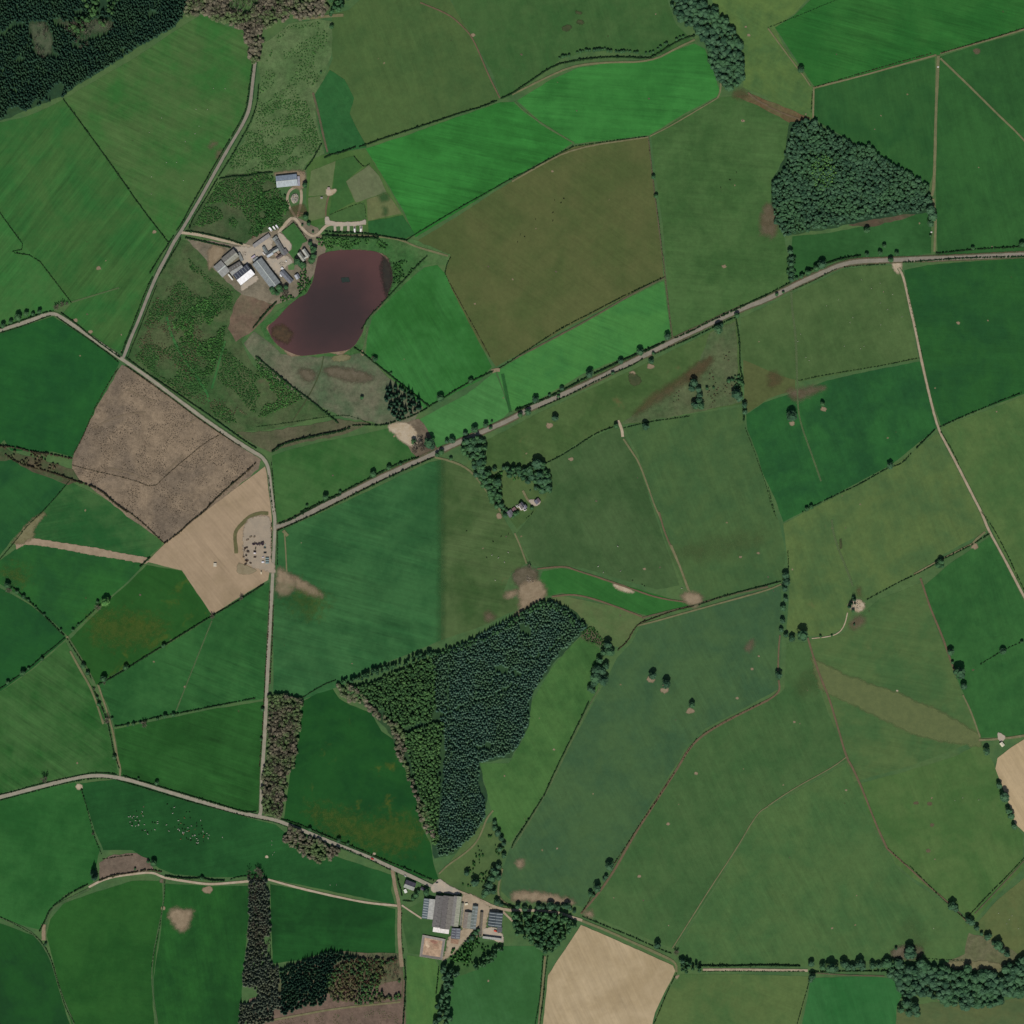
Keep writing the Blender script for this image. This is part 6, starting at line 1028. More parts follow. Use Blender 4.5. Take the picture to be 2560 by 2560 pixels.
trees('up the bank behind the southern farm', 't13 b 1800 410 18 b 1800 450 24 b 1825 490 24 b 1850 530 22 b 1870 570 18 b 1840 610 20 b 1870 660 20 b 1830 740 24 b 1800 780 34 b 1780 830 34 b 1830 820 26 b 1760 880 32 b 1740 930 32 b 1790 930 26 b 1720 960 22 b 1650 860 32 b 1590 790 22 b 1820 1010 24 b 1850 1030 18', 'top')
trees('between the southern barns', 't13 b 1660 1240 20 b 1630 1280 20 b 1680 1220 16 b 1600 1300 14')
trees('north of the farm track', 't23 b 415 1038 28 b 380 1040 16 b 470 1080 16 b 290 1038 30 b 340 1050 22 b 200 1045 24 b 45 1040 24 b 95 1060 22 b 235 1050 16 b 440 1060 14')
trees('on the brown field lane', 't23 b 735 738 32 b 710 820 17 b 695 840 14 b 640 905 32 b 590 950 22 b 615 960 14', 'top')
trees('at the corner of the pale stubble', 't23 b 1095 1335 30 l 1240 1390 24 b 1285 1455 24')
trees('standing in the grey green pasture', 't22 b 1060 1235 32 b 1162 1298 36 b 1355 1455 24')
trees('in the clump below the ditch bend', 't22 b 720 1000 34 b 730 1050 36 b 690 1060 26 b 750 1060 26 b 660 1120 28 b 710 1160 26 b 640 1190 40 b 680 1200 34 b 630 1250 42 b 690 1270 38 b 620 1290 26 b 590 1330 26 b 610 1350 22', 'top')
trees('on the wood edge by the path', 't22 l 130 410 20')
trees('in the line of field trees', 't32 b 130 480 28 b 135 530 30 b 125 575 28 b 130 658 21 b 112 725 23 b 108 820 21 b 98 890 18 b 135 930 20 b 180 955 26 b 78 1232 28', 'top')
trees('at the end of the stone path', 't32 b 258 928 44 d 395 940 11 d 480 932 8')
trees('on the brown field edge at the right', 't32 b 1375 1055 28 d 1390 1135 13 b 1440 1215 44 b 1475 1315 27', 'top')
trees('by the small cream building', 't32 b 1645 1805 30')
trees('on the long right hedge', 't32 d 1300 375 26 d 1280 400 24 d 1310 405 18')
trees('on the dotted right line', 't32 b 1770 1050 24 d 1915 980 14')
trees('by the ruin', 't32 c 640 640 10 c 652 660 14 c 630 690 14 c 655 690 10 c 615 715 16 d 640 745 14 d 650 850 10')
trees('beside the right hand stubble', 't33 b 1740 130 26 b 1780 215 37 b 1812 320 26 b 1832 360 26 b 1855 440 24', 'top')
trees('along the brown line to the river', 't33 b 1390 1040 34 b 1415 1065 22 b 1510 1145 28 b 1535 1165 24 b 1572 1205 22 b 1610 1250 15 b 1650 1275 26 b 1670 1260 20 b 1700 1320 18 b 1730 1335 36 b 1760 1370 28 b 1800 1400 26')
trees('along the wooded track', 't33 b 410 1495 28 b 470 1505 44 b 500 1510 34 b 570 1475 32 b 600 1500 26 b 640 1500 24 b 690 1475 36 b 710 1500 26 b 785 1490 26 b 830 1490 22 b 870 1480 24 b 325 1475 24 b 330 1570 28 b 320 1600 18')
trees('north of the riverside wood', 't33 d 965 1360 13 b 1065 1365 36 b 1080 1400 36 b 1050 1410 30 b 1150 1470 40')
trees('in the bottom corner of the bright field', 't33 b 1040 1770 40 b 1100 1800 38 b 1060 1840 34 b 1000 1820 30 b 1120 1850 28')
trees('behind the upper farmhouse', 'kB d 1250 1380 110 d 1340 1460 90 d 1440 1500 90 d 1690 1350 110 d 1740 1250 100 d 1720 1060 90 d 1770 1010 80 d 1690 960 70 d 1640 840 70 d 1200 1440 60 l 1330 1360 70 l 1400 1440 80 l 1600 1400 60')
trees('below the long silver barn', 'kE d 1170 1010 80 d 1200 1080 60 d 1340 970 80 d 1370 1040 70 l 1450 1060 90 l 1500 1130 80 d 1500 960 60 d 1290 1100 60')
trees('beside the curving farm drive', 't10 d 375 1640 22 d 400 1690 16 d 350 1700 10 d 430 1750 10 d 370 1400 22 d 395 1690 14')
Q = fill('o 1262 -10 1300 -10 1350 20 1378 50 1400 85 1402 120 1400 150 1385 168 1372 172 1350 150 1340 120 1330 85 1318 70 1300 55 1272 28', 7.8, .4); n = len(Q)
scatter('broadleaf_wood', 'crown', Q, rng.uniform(3.6, 7.0, n), rng.uniform(4, 6.5, n), M_SEN, 'strip wood of dark rounded crowns at the top', 'wood')
Q = fill('t33 890 1470 1000 1450 1120 1500 1250 1480 1420 1530 1500 1500 1560 1540 1660 1520 1740 1560 1800 1500 1860 1440 1932 1430 1990 1460 1990 1640 1880 1720 1700 1780 1500 1810 1300 1780 1220 1700 1120 1740 1000 1720 980 1620 920 1600', 8.6, .42); n = len(Q)
scatter('broadleaf_wood', 'crown', Q, rng.uniform(3.8, 8.4, n), rng.uniform(4.4, 7.5, n), M_SEN, 'riverside wood of big rounded crowns at the lower right', 'wood')
pc = fill('t11 980 990 1090 980 1150 1000 1230 1080 1240 1150 1180 1190 1080 1240 1010 1180 970 1080', 7.4, .36)
for q in pc: tree('c', q[0], q[1], random.uniform(2.6, 4.2), 'dark conifer in the clump at the moor corner', 'conifers in the clump at the moor corner')
sh = pts('t20 358 440 382 430 405 425 430 422 490 398 515 393 535 388 560 382 585 383 620 382 640 380 660 378 680 375 700 370 722 385 745 390 785 392 805 393 825 395 845 392 870 388 890 392 925 398 945 398 1010 402 1040 400 1065 395 1100 370 1120 355 1150 332 1165 330 1240 300 1265 285 1290 280')
for i, (x, y) in enumerate(sh):
    tree('d', x, y, random.uniform(2.0, 3.4), (ORD[i] if i < 16 else str(i+1)+('st' if i == 20 or i == 30 else 'nd' if i in (21, 31) else 'rd' if i in (22, 32) else 'th'))+' small bush from left in the row above the curved hedge', 'row of bushes above the curved hedge', .9)
# ------------------------------------------------------------ buildings
def box(x0, x1, y0, y1, z0, z1):
    V = [(x0,y0,z0),(x1,y0,z0),(x1,y1,z0),(x0,y1,z0),(x0,y0,z1),(x1,y0,z1),(x1,y1,z1),(x0,y1,z1)]
    return V, [(0,3,2,1),(4,5,6,7),(0,1,5,4),(1,2,6,5),(2,3,7,6),(3,0,4,7)]
def part(name, boxes, mat, parent, bevel=0):
    V, F = [], []
    for b in boxes:
        v, f = box(*b) if len(b) == 6 else b
        o = len(V); V += v; F += [tuple(i+o for i in q) for q in f]
    me = mesh_py(name, V, F, mat)
    if bevel:
        bm = bmesh.new(); bm.from_mesh(me); bmesh.ops.bevel(bm, geom=bm.edges[:], offset=bevel, segments=2, affect='EDGES'); bm.to_mesh(me); bm.free()
    return link(name, me, parent)
def frame(s, z=0):
    """three points: both ends of one eave, then any point on the opposite eave -> centre, angle, length, width"""
    a, b, c = [np.array(p) for p in pts(s)]; d = b-a; L = np.hypot(*d); d = d/L; n = np.array((-d[1], d[0])); wd = (c-a)@n
    m = (a+b)/2+n*wd/2
    return m, math.atan2(d[1], d[0]), L, abs(wd), (1 if wd > 0 else -1)
RM = {}
def rm(h, damp=.3):
    if (h, damp) not in RM: RM[(h, damp)] = roof_mat('roof_sheet_'+str(len(RM)), h, 0, damp=damp)
    return RM[(h, damp)]
M_STONE = plain_mat('stone_wall', '#8a8272', .9, .2, 1.2); M_CLAD = plain_mat('cladding', '#6d7468', .7, .12, .8); M_WHITE = plain_mat('white_render', '#cfccc2', .8, .08, .8)
M_DOOR = plain_mat('door_paint', '#3f4a4c', .6, .1, 1.); M_GLASS = plain_mat('window_glass', '#2a3236', .15, .05, 1., spec=.6); M_RIDGE = plain_mat('ridge_light', '#b9c0b4', .6, .08, .8)
M_LIGHTP = plain_mat('roof_light_panel', '#aab4ae', .5, .08, .8); M_VENT = plain_mat('roof_vent', '#3c3a38', .8, .1, 1.)
def slab(L0, L1, y0, z0, y1, z1, t=.14):
    """a sloping roof plate"""
    V = [(L0,y0,z0),(L1,y0,z0),(L1,y1,z1),(L0,y1,z1),(L0,y0,z0-t),(L1,y0,z0-t),(L1,y1,z1-t),(L0,y1,z1-t)]
    F = [(0,1,2,3),(4,7,6,5),(0,4,5,1),(1,5,6,2),(2,6,7,3),(3,7,4,0)]
    if y1 < y0: F = [f[::-1] for f in F]
    return V, F
def gable(name, s, h, rise, ca, cb, label, cat='barn', walls=None, ridge=None, lights=(0, 0), lw=1.0, lf=(.12, .9), vents=0, doors=1, windows=0, chimney=0, damp=.3, rpos=.5, group=None, dots=0):
    """ca = slope on the first eave's side, cb = the opposite slope; rpos places the ridge across the width"""
    m, ang, L, W, sg = frame(s); o = empty(name, m[0], m[1], 0, ang); tag(o, label, cat, group)
    ya, yb = -sg*W/2, sg*W/2; yr = ya+(yb-ya)*rpos; zr = h+rise; x0, x1 = -L/2, L/2; wm = walls or M_CLAD; ov = .3
    y0, y1 = min(ya, yb)+.25, max(ya, yb)-.25
    za = h; V = [(x0+.2,y0,0),(x1-.2,y0,0),(x1-.2,y1,0),(x0+.2,y1,0),(x0+.2,y0,h-.1),(x1-.2,y0,h-.1),(x1-.2,y1,h-.1),(x0+.2,y1,h-.1),(x0+.2,yr,zr-.22),(x1-.2,yr,zr-.22)]
    F = [(0,1,5,4),(2,3,7,6),(1,2,6,9,5),(3,0,4,8,7)]; link('wall', mesh_py('wall', V, F, wm), o)
    for y, c in ((ya, ca), (yb, cb)):
        sgn = 1 if y > yr else -1
        link('roof_slope', mesh_py('roof_slope', *slab(x0, x1, y+sgn*ov*.5, h, yr, zr), rm(c, damp)), o)
    run = [abs(ya-yr), abs(yb-yr)]
    part('ridge_cap', [(x0, x1, yr-(.35 if not ridge else ridge), yr+(.35 if not ridge else ridge), zr-.02, zr+.09)], M_RIDGE if ridge else rm(ca, damp), o)
    for k, (y, n) in enumerate(((ya, lights[0]), (yb, lights[1]))):
        for i in range(n):
            xc = x0+L*(i+.5)/n if n > 1 else 0
            f0, f1 = lf; yy0 = yr+(y-yr)*f0; yy1 = yr+(y-yr)*f1; z0 = zr-rise*f0+.05; z1 = zr-rise*f1+.05
            link('roof_light', mesh_py('roof_light', *slab(xc-lw/2, xc+lw/2, yy1, z1, yy0, z0, .05), M_LIGHTP), o)
    for i in range(vents):
        xc = x0+L*(i+.6)/vents; part('roof_vent', [(xc-.45, xc+.45, yr-.5, yr+.5, zr+.05, zr+.55)], M_VENT, o)
    for i in range(dots):
        xc = x0+L*(i+.5)/dots; y = yb if dots > 0 else ya; f_ = .5; yy = yr+(y-yr)*f_; zz = zr-rise*f_
        part('roof_vent', [(xc-.4, xc+.4, yy-.4, yy+.4, zz-.1, zz+.3)], M_VENT, o)
    for i in range(doors):
        e = x1 if i == 0 else x0; sgn = 1 if i == 0 else -1; dw = min(4.2, W*.4)
        part('door', [(e-.2+sgn*.02-.03, e-.2+sgn*.02+.06, -dw/2, dw/2, .02, min(h-.3, 3.8))], M_DOOR, o)
    for i in range(windows):
        for yy in (y0, y1):
            xc = x0+L*(i+.5)/windows; sgn = -1 if yy < 0 else 1
            f = part('window', [(xc-.6, xc+.6, yy+sgn*.01-.03, yy+sgn*.01+.05, 1.0, 2.3)], M_WHITE, o); part('pane', [(xc-.48, xc+.48, yy+sgn*.04-.03, yy+sgn*.04+.05, 1.12, 2.18)], M_GLASS, f)
    for i in range(chimney):
        xc = (x0+.9, x1-.9)[i]; part('chimney', [(xc-.45, xc+.45, yr-.4, yr+.4, zr-.3, zr+1.1)], M_STONE, o)
    return o
def lean(name, s, h0, h1, c, label, cat='shed', walls=None, lights=0, skirt=0, damp=.3, lcol=None):
    """single-pitch or flat roof: h0 at the first eave, h1 at the other"""
    m, ang, L, W, sg = frame(s); o = empty(name, m[0], m[1], 0, ang); tag(o, label, cat); ya, yb = -sg*W/2, sg*W/2; x0, x1 = -L/2, L/2
    y0, y1 = (ya, yb) if ya < yb else (yb, ya); a0, a1 = (h0, h1) if ya < yb else (h1, h0)
    V = [(x0+.15,y0+.15,0),(x1-.15,y0+.15,0),(x1-.15,y1-.15,0),(x0+.15,y1-.15,0),(x0+.15,y0+.15,a0-.12),(x1-.15,y0+.15,a0-.12),(x1-.15,y1-.15,a1-.12),(x0+.15,y1-.15,a1-.12)]
    link('wall', mesh_py('wall', V, [(0,1,5,4),(1,2,6,5),(2,3,7,6),(3,0,4,7)], walls or M_STONE), o)
    link('roof', mesh_py('roof', *slab(x0, x1, y0, a0, y1, a1, .12), rm(c, damp)), o)
    for i in range(lights):
        xc = x0+L*(i+.5)/lights; link('roof_light', mesh_py('roof_light', *slab(xc-.5, xc+.5, y0+W*.12, a0+(a1-a0)*.12+.04, y1-W*.12, a0+(a1-a0)*.88+.04, .04), lcol or M_LIGHTP), o)
    part('door', [(-1.1, 1.1, y0+.1, y0+.18, .02, 2.1)], M_DOOR, o)
    return o
# --- upper farm
gable('barn', 'kA 170 1545 405 1345 360 1932', 5.0, 2.6, '#8b8c85', '#8f918a', 'west end of the large grey barn with a pale strip along its ridge', ridge=.9, lights=(0, 0), damp=.35)
gable('barn', 'kA 405 1300 770 1000 570 1530', 5.6, 2.5, '#7e7c72', '#8c8c7c', 'east part of the large grey barn with small light dots by the ridge', lights=(0, 12), lw=.7, lf=(.15, .3))
gable('barn', 'kA 600 1590 960 1375 745 1800', 5.0, 1.8, '#6f6c64', '#8f9088', 'low grey barn between the dotted roof and the white roof', lights=(5, 5), lw=.6, lf=(.3, .6))
gable('barn', 'kE 222 662 560 395 400 915', 5.6, 3.4, '#4b4f58', '#f2f0e8', 'barn with one dark slate slope and one brilliant white slope', lights=(6, 0), lw=.5, damp=.06)
gable('barn', 'kE 690 400 1150 1000 905 235', 5.6, 3.0, '#808784', '#848a86', 'long silver barn with a pale strip along the ridge', ridge=.55, damp=.2, lights=(0, 0))
lean('lean_to', 'kA 1345 1325 1490 1225 1400 1395', 3.2, 3.0, '#8a8f8b', 'small grey lean-to at the head of the long silver barn')
lean('store_shed', 'kA 1340 880 1830 530 1430 955', 3.6, 3.0, '#878681', 'long narrow grey shed on the north side of the yard', lights=0)
lean('lean_to', 'kA 885 1130 1000 1380 960 1085', 3.4, 3.1, '#7f837c', 'grey block built against the dotted barn')
gable('courtyard_range', 'kB 560 775 800 1180 680 712', 4.2, 2.2, '#6c706c', '#7a7c76', 'long slate roofed range beside the paved court', 'farm building', M_STONE, windows=3)
gable('courtyard_range', 'kB 470 1015 640 925 525 1130', 4.0, 2.0, '#5c605e', '#9aa095', 'cross range with one pale slope in the courtyard', 'farm building', M_STONE)
gable('courtyard_range', 'kB 285 1145 465 1035 345 1275', 3.8, 2.0, '#666a66', '#a9b2b4', 'small range with a light blue grey slope', 'farm building', M_STONE)
gable('courtyard_range', 'kB 185 955 285 1140 268 912', 3.4, 1.8, '#79817c', '#7f877f', 'short green grey roof at the yard entrance', 'farm building', M_STONE)
lean('outbuilding', 'kB 545 1150 600 1225 610 1105', 3.0, 3.0, '#a08c78', 'little beige flat roof in the courtyard')
lean('outbuilding', 'kB 620 1080 665 1140 690 1050', 3.0, 3.0, '#a39480', 'second little beige flat roof in the courtyard')
gable('courtyard_range', 'kB 600 1240 770 1140 640 1330', 3.4, 1.5, '#5d5553', '#6b625c', 'purple brown roof at the south of the courtyard', 'farm building', M_STONE)
gable('courtyard_range', 'kB 760 1080 850 1210 905 1005', 4.0, 1.8, '#6a6a6c', '#7b7a76', 'grey roof at the foot of the paved court', 'farm building', M_STONE)
gable('cottage', 'kB 495 700 560 775 620 605', 3.6, 1.8, '#7f857d', '#8a9087', 'little roof at the top of the courtyard range', 'farm building', M_STONE)
# farmhouse: two parallel roofs and a cross roof
fh = gable('farmhouse', 'kB 1250 1150 1420 1390 1340 1082', 5.4, 2.2, '#a3a596', '#8d9082', 'square farmhouse with several pale roof slopes behind the lake trees', 'house', M_WHITE, windows=3, chimney=1)
def add_wing(o, s, h, rise, c, z=0):
    m, ang, L, W, sg = frame(s); inv = Matrix.Rotation(-o.rotation_euler.z, 3, 'Z'); c0 = inv @ Vector((m[0]-o.location.x, m[1]-o.location.y, 0)); a = ang-o.rotation_euler.z
    R_ = Matrix.Rotation(a, 3, 'Z'); tr = lambda V: [tuple(R_ @ Vector(v)+c0) for v in V]
    V, F = box(-L/2+.2, L/2-.2, -W/2+.2, W/2-.2, 0, h-.1); link('wall', mesh_py('wall', tr(V), F, M_WHITE), o)
    for sgn in (-1, 1):
        V, F = slab(-L/2, L/2, sgn*W/2, h, 0, h+rise); link('roof_slope', mesh_py('roof_slope', tr(V), F, rm(c)), o)
add_wing(fh, 'kB 1385 1050 1545 1275 1475 985', 5.3, 2.1, '#b0b2a4'); add_wing(fh, 'kB 1440 1350 1600 1210 1395 1300', 5.2, 1.9, '#aaac9e')
gable('outbuilding', 'kB 1570 830 1660 1020 1650 800', 3.0, 1.5, '#8a8488', '#857f84', 'narrow mauve roof beside the farmhouse drive', 'outbuilding', M_STONE)
lean('outbuilding', 'kB 740 1600 800 1645 790 1545', 3.0, 3.0, '#d8d8d2', 'little square white roof by the inner yard', damp=.05)
gable('cottage', 'kE 1345 605 1590 870 1450 535', 3.6, 2.0, '#72767a', '#6c7074', 'long low grey roofed cottages by the inner yard', 'cottages', M_WHITE, windows=4)
gable('cottage', 'kE 1700 670 1760 770 1790 625', 3.4, 1.8, '#a9adae', '#808488', 'small cottage nearest the lake', 'cottage', M_WHITE, windows=1)
lean('outbuilding', 'kE 1340 655 1380 705 1370 640', 2.6, 2.6, '#e2e2dc', 'tiny white roof beside the cottages', damp=.05)
gable('silver_shed', 'kC 598 498 1232 432 600 845', 5.0, 2.6, '#828f98', '#a4aeac', 'silver blue shed with a bright ridge strip', 'shed', ridge=.5, damp=.12)
lean('lean_to', 'kC 1245 500 1260 790 1320 495', 3.4, 3.0, '#9c9ba2', 'pale open bay on the east end of the silver shed')
# --- southern farm
gable('barn', 'kP 850 780 780 1385 1208 818', 5.0, 1.8, '#5c686a', '#a8a99f', 'barn with striped dark slope and flat pale slope', lights=(8, 0), lw=.9, lf=(.05, .95), rpos=.44, damp=.12)
gable('barn', 'kP 1210 690 1090 1640 1435 700', 6.6, 2.4, '#706e69', '#6a6863', 'first span of the big grey barn with a line of dark vents', vents=7, damp=.25)
gable('barn', 'kP 1440 692 1325 1690 1752 705', 6.6, 2.6, '#6a6762', '#767369', 'middle span of the big grey barn with a line of dark vents', vents=7, damp=.3)
gable('barn', 'kP 1757 702 1650 1612 1985 722', 6.4, 2.2, '#84827a', '#979a84', 'eastern span of the big barn with a pale green slope', damp=.25, rpos=.4)
lean('open_shed', 'kQ 410 440 350 1120 485 480', 4.4, 3.2, '#9a9a84', 'pale lean-to with a dotted edge against the big barn', lights=18, lcol=M_VENT)
lean('parlour', 'kP 1130 1640 1612 1712 1120 1795', 4.0, 3.6, '#dfdbd0', 'low white roofed block at the foot of the big barn', walls=M_WHITE, lights=0, damp=.08)
gable('barn', 'kQ 115 1190 90 1510 382 1228', 4.6, 1.6, '#5b5d63', '#666a6e', 'small dark shed with pale strips in front of the white roof', lights=(4, 4), lw=.55, damp=.15)
gable('barn', 'kQ 508 705 445 1195 722 745', 4.4, 1.8, '#857d70', '#87897a', 'dusty brown shed with a greenish slope')
gable('barn', 'kQ 750 520 668 1220 910 572', 4.6, 1.5, '#6c756c', '#747c76', 'narrow shed crossed by pale strips', lights=(7, 7), lw=.6, lf=(0.02, .98), damp=.2)
gable('barn', 'kQ 975 715 915 1470 1068 735', 3.8, 1.4, '#66604f', '#6e685c', 'long thin brown roofed shed', walls=M_STONE)
sl = gable('barn', 'kQ 1250 700 1200 1140 1660 770', 5.0, 2.2, '#3f484b', '#465053', 'dark slate coloured barn with five pale stripes', lights=(5, 5), lw=.75, lf=(.03, .97), damp=.1)
lean('lean_to', 'kQ 1490 1175 1480 1325 1640 1190', 3.8, 3.2, '#5a5c5c', 'grey tail of the striped slate barn')
lean('store_shed', 'kQ 1050 1440 1620 1510 1045 1510', 4.6, 4.2, '#9a9c92', 'long grey store with a deep shadow at the south east')
gable('farmhouse', 'kP 310 225 612 335 222 445', 5.2, 2.8, '#56535c', '#8f9488', 'southern farmhouse with a violet slate roof', 'house', M_WHITE, windows=4, chimney=2)
lean('conservatory', 'kP 225 540 270 640 320 545', 2.6, 2.4, '#d5d8c8', 'little white conservatory of the southern farmhouse', walls=M_GLASS, damp=.03)
gable('outbuilding', 'kP 770 435 905 500 745 520', 2.8, 1.5, '#4f4a52', '#544f57', 'small dark roofed outbuilding beside the southern farmhouse', 'outbuilding', M_STONE)
# --- walled house in the middle
hs = gable('house', 'kH 790 985 900 1120 900 900', 5.0, 2.4, '#6d6b66', '#5f6064', 'stone house with grey roofs in the wooded garden', 'house', M_STONE, windows=3, chimney=2)
add_wing(hs, 'kH 920 1040 990 1130 1010 985', 4.8, 2.0, '#84838a')
part('parapet', [(-6.0, 6.0, -6.2, -5.6, 0, 2.2)], M_WHITE, hs)
gable('garage', 'kH 1265 885 1345 985 1380 770', 3.0, 1.8, '#5f6068', '#75696a', 'garage beside the gravel turning place', 'garage', M_STONE)
gable('outbuilding', 'kH 430 1215 540 1385 565 1130', 3.2, 1.8, '#67686a', '#6f6f70', 'grey roofed outbuilding at the bottom of the walled garden', 'outbuilding', M_STONE)
lean('outbuilding', 'kH 590 1120 650 1200 700 1080', 3.0, 2.8, '#7c6060', 'small reddish roof between house and outbuilding')
ribb = [('kH 725 1015 760 1065'), ('kH 760 1065 820 1040'), ('kH 820 1040 890 1145'), ('kH 890 1145 940 1110'), ('kH 940 1110 975 1175'), ('kH 975 1175 1045 1135'), ('kH 940 1110 970 1080')]
wo = empty('terrace_wall', *pts('kH 880 1090')[0]); tag(wo, 'zigzag white terrace wall in front of the stone house', 'wall')
for r_ in ribb:
    a, b = [np.array(p)-np.array(wo.location[:2]) for p in pts(r_)]; d = (b-a)/np.hypot(*(b-a)); n = np.array((-d[1], d[0]))*.55; a = a-d*.2; b = b+d*.18
    q = [a-n, b-n, b+n, a+n]; zt = 2.0+random.uniform(0, .05); link('wall_panel', mesh_py('wall_panel', [(x, y, .9) for x, y in q]+[(x, y, zt+.9) for x, y in q], [(4,5,6,7),(0,1,5,4),(1,2,6,5),(2,3,7,6),(3,0,4,7)], M_WHITE), wo)
gable('pump_house', 'kW 840 1030 960 1185 945 930', 3.0, 1.2, '#c9c3a6', '#d8d4b8', 'small cream building beside the pale track at the right edge', 'building', M_WHITE, damp=.1)
lean('field_shelter', 't02 1612 385 1612 412 1635 385', 2.6, 2.4, '#b9b19a', 'tiny pale building alone in the tan field', damp=.1)
lean('field_shelter', 'kD 255 640 325 640 255 690', 2.6, 2.3, '#8c8a84', 'small grey shelter at the paddock path')
lean('field_shelter', 'kD 470 345 540 345 470 430', 2.6, 2.3, '#a29088', 'small pinkish shelter on the paddock hard patch')
for s, lab in [('t30 1275 500 1290 500 1275 512', 'white water tank at the head of the grass track'), ('t30 1225 1745 1240 1745 1225 1760', 'white trough by the trees on the grass track')]:
    m, ang, L, W, sg = frame(s); o = part('water_tank', [(-1.4, 1.4, -1.1, 1.1, .3, 1.8)], M_WHITE, None, .2); o.location = (m[0], m[1], 0); tag(o, lab, 'tank')
# arena: banked walls round a sand floor
C4 = [np.array(p) for p in pts('kS 325 332 1000 462 905 1072 240 968')]; cc = sum(C4)/4
ar = empty('slurry_store', cc[0], cc[1]); tag(ar, 'square walled store with churned pink sand inside', 'walled pit')
M_BANK = plain_mat('grey_liner', '#8a847a', .8, .15, .5); M_PINK = plain_mat('churned_sand', '#b49a7c', .95, .22, .12); M_EDGE = plain_mat('kerb_concrete', '#a09c8a', .9, .1, .6)
inn = [cc+(c-cc)*.8 for c in C4]
for i in range(4):
    a, b, c, d = C4[i]-cc, C4[(i+1) % 4]-cc, inn[(i+1) % 4]-cc, inn[i]-cc
    link('bank', mesh_py('bank', [(*a, 2.0), (*b, 2.0), (*c, .95), (*d, .95)], [(0, 3, 2, 1)], M_BANK), ar)
    e, f = a*1.03, b*1.03; link('wall', mesh_py('wall', [(*e, 0), (*f, 0), (*f, 2.15), (*e, 2.15), (*a, 2.15), (*b, 2.15), (*b, 1.9), (*a, 1.9)], [(0,3,2,1),(3,4,5,2),(4,7,6,5)], M_EDGE), ar)
link('sand_floor', mesh_py('sand_floor', [(*(p-cc), .94) for p in inn], [(0,3,2,1)], M_PINK), ar)
for s, m in (('kS 520 500 640 480 800 540 700 620 600 560', '#96705c'), ('kS 400 520 460 500 540 680 480 720 400 640', '#c9b494'), ('kS 600 600 800 580 820 760 640 740', '#a3876c')):
    P = np.array(pts(s))-cc; link('sand_heap', mesh_py('sand_heap', [(*p, .95) for p in P]+[(*P.mean(0), 1.5)], [(i, (i+1) % len(P), len(P))[::-1] for i in range(len(P))], plain_mat('heaped_sand', m, .95, .15, .4)), ar)
lean('silage_clamp', 'kQ 95 1530 75 1660 330 1560', 1.4, 1.3, '#93785f', 'open clamp of tan feed below the small dark shed', damp=.4)
# --- vehicles and loose things
def vehicle(name, s_, ang_deg, L, W, H, col, label, kind='car', group=None, two='k'):
    (x, y), = pts(s_); o = empty(name, x, y, .93, math.radians(ang_deg)); tag(o, label, kind if kind != 'box' else 'trailer', group)
    pm = plain_mat('paint_'+name, col, .35, .04, .5, spec=.5)
    cab = plain_mat('dark_glass', '#20262a', .1, .02, 1., spec=.6) if 'dark_glass' not in bpy.data.materials else bpy.data.materials['dark_glass']
    if kind == 'car':
        part('body', [(-L/2, L/2, -W/2, W/2, .3, H*.6)], pm, o, .12); part('cabin', [(-L*.3, L*.22, -W*.43, W*.43, H*.6, H)], pm, o, .1)
        part('windscreen', [(L*.2, L*.26, -W*.38, W*.38, H*.62, H*.93)], cab, o); part('rear_window', [(-L*.34, -L*.29, -W*.36, W*.36, H*.62, H*.93)], cab, o)
    elif kind == 'van':
        part('body', [(-L/2, L*.28, -W/2, W/2, .35, H)], pm, o, .1); part('cab', [(L*.28, L/2, -W*.48, W*.48, .35, H*.72)], pm, o, .12)
        part('windscreen', [(L*.3, L*.42, -W*.42, W*.42, H*.72, H*.76)], cab, o)
    else:
        part('body', [(-L/2, L/2, -W/2, W/2, .45, H)], pm, o, .15); part('roof_hatch', [(-.4, .4, -.35, .35, H, H+.12)], M_RIDGE, o); part('drawbar', [(L/2, L/2+1.1, -.1, .1, .4, .5)], M_VENT, o)
    for sx in (-.3, .3):
        for sy in (-1, 1):
            v, f = cyl((L*sx, sy*(W/2-.22), .33), (L*sx, sy*(W/2+.02), .33), .33, .33, 10); link('wheel', mesh_py('wheel', [tuple(q) for q in v], [tuple(q) for q in f], M_VENT), o)
    return o
vehicle('parked_van', 'kB 440 405', -50, 7.6, 3.4, 2.8, '#f2f2ec', 'white van nearest the long narrow shed', 'van', 'white vans in the upper farm')
vehicle('parked_van', 'kB 552 365', -52, 7.2, 2.6, 2.6, '#eeece2', 'middle one of the three white vans', 'van', 'white vans in the upper farm')
vehicle('parked_van', 'kB 638 325', -52, 7.0, 2.5, 2.6, '#eeeee8', 'white van nearest the drive fork', 'van', 'white vans in the upper farm')
vehicle('trailer', 'kE 160 705', -52, 12.5, 2.6, 3.0, '#dedccb', 'long cream trailer beside the low grey barn', 'box')
vehicle('trailer', 'kA 1370 1235', 35, 7.5, 2.6, 2.8, '#b5a9b4', 'lilac grey lorry body in the upper yard', 'box')
vehicle('trailer', 'kA 1690 1140', -52, 6.0, 1.8, 2.2, '#d2cfc6', 'short white trailer at the yard corner', 'box')
vehicle('caravan', 'kD 1287 1650', 90, 6.4, 2.6, 2.5, '#f4f3ea', 'left one of two white caravans on the campsite', 'box', 'caravans on the campsite')
vehicle('caravan', 'kD 1475 1640', 80, 5.4, 2.5, 2.5, '#f1efe6', 'right one of two white caravans on the campsite', 'box', 'caravans on the campsite')
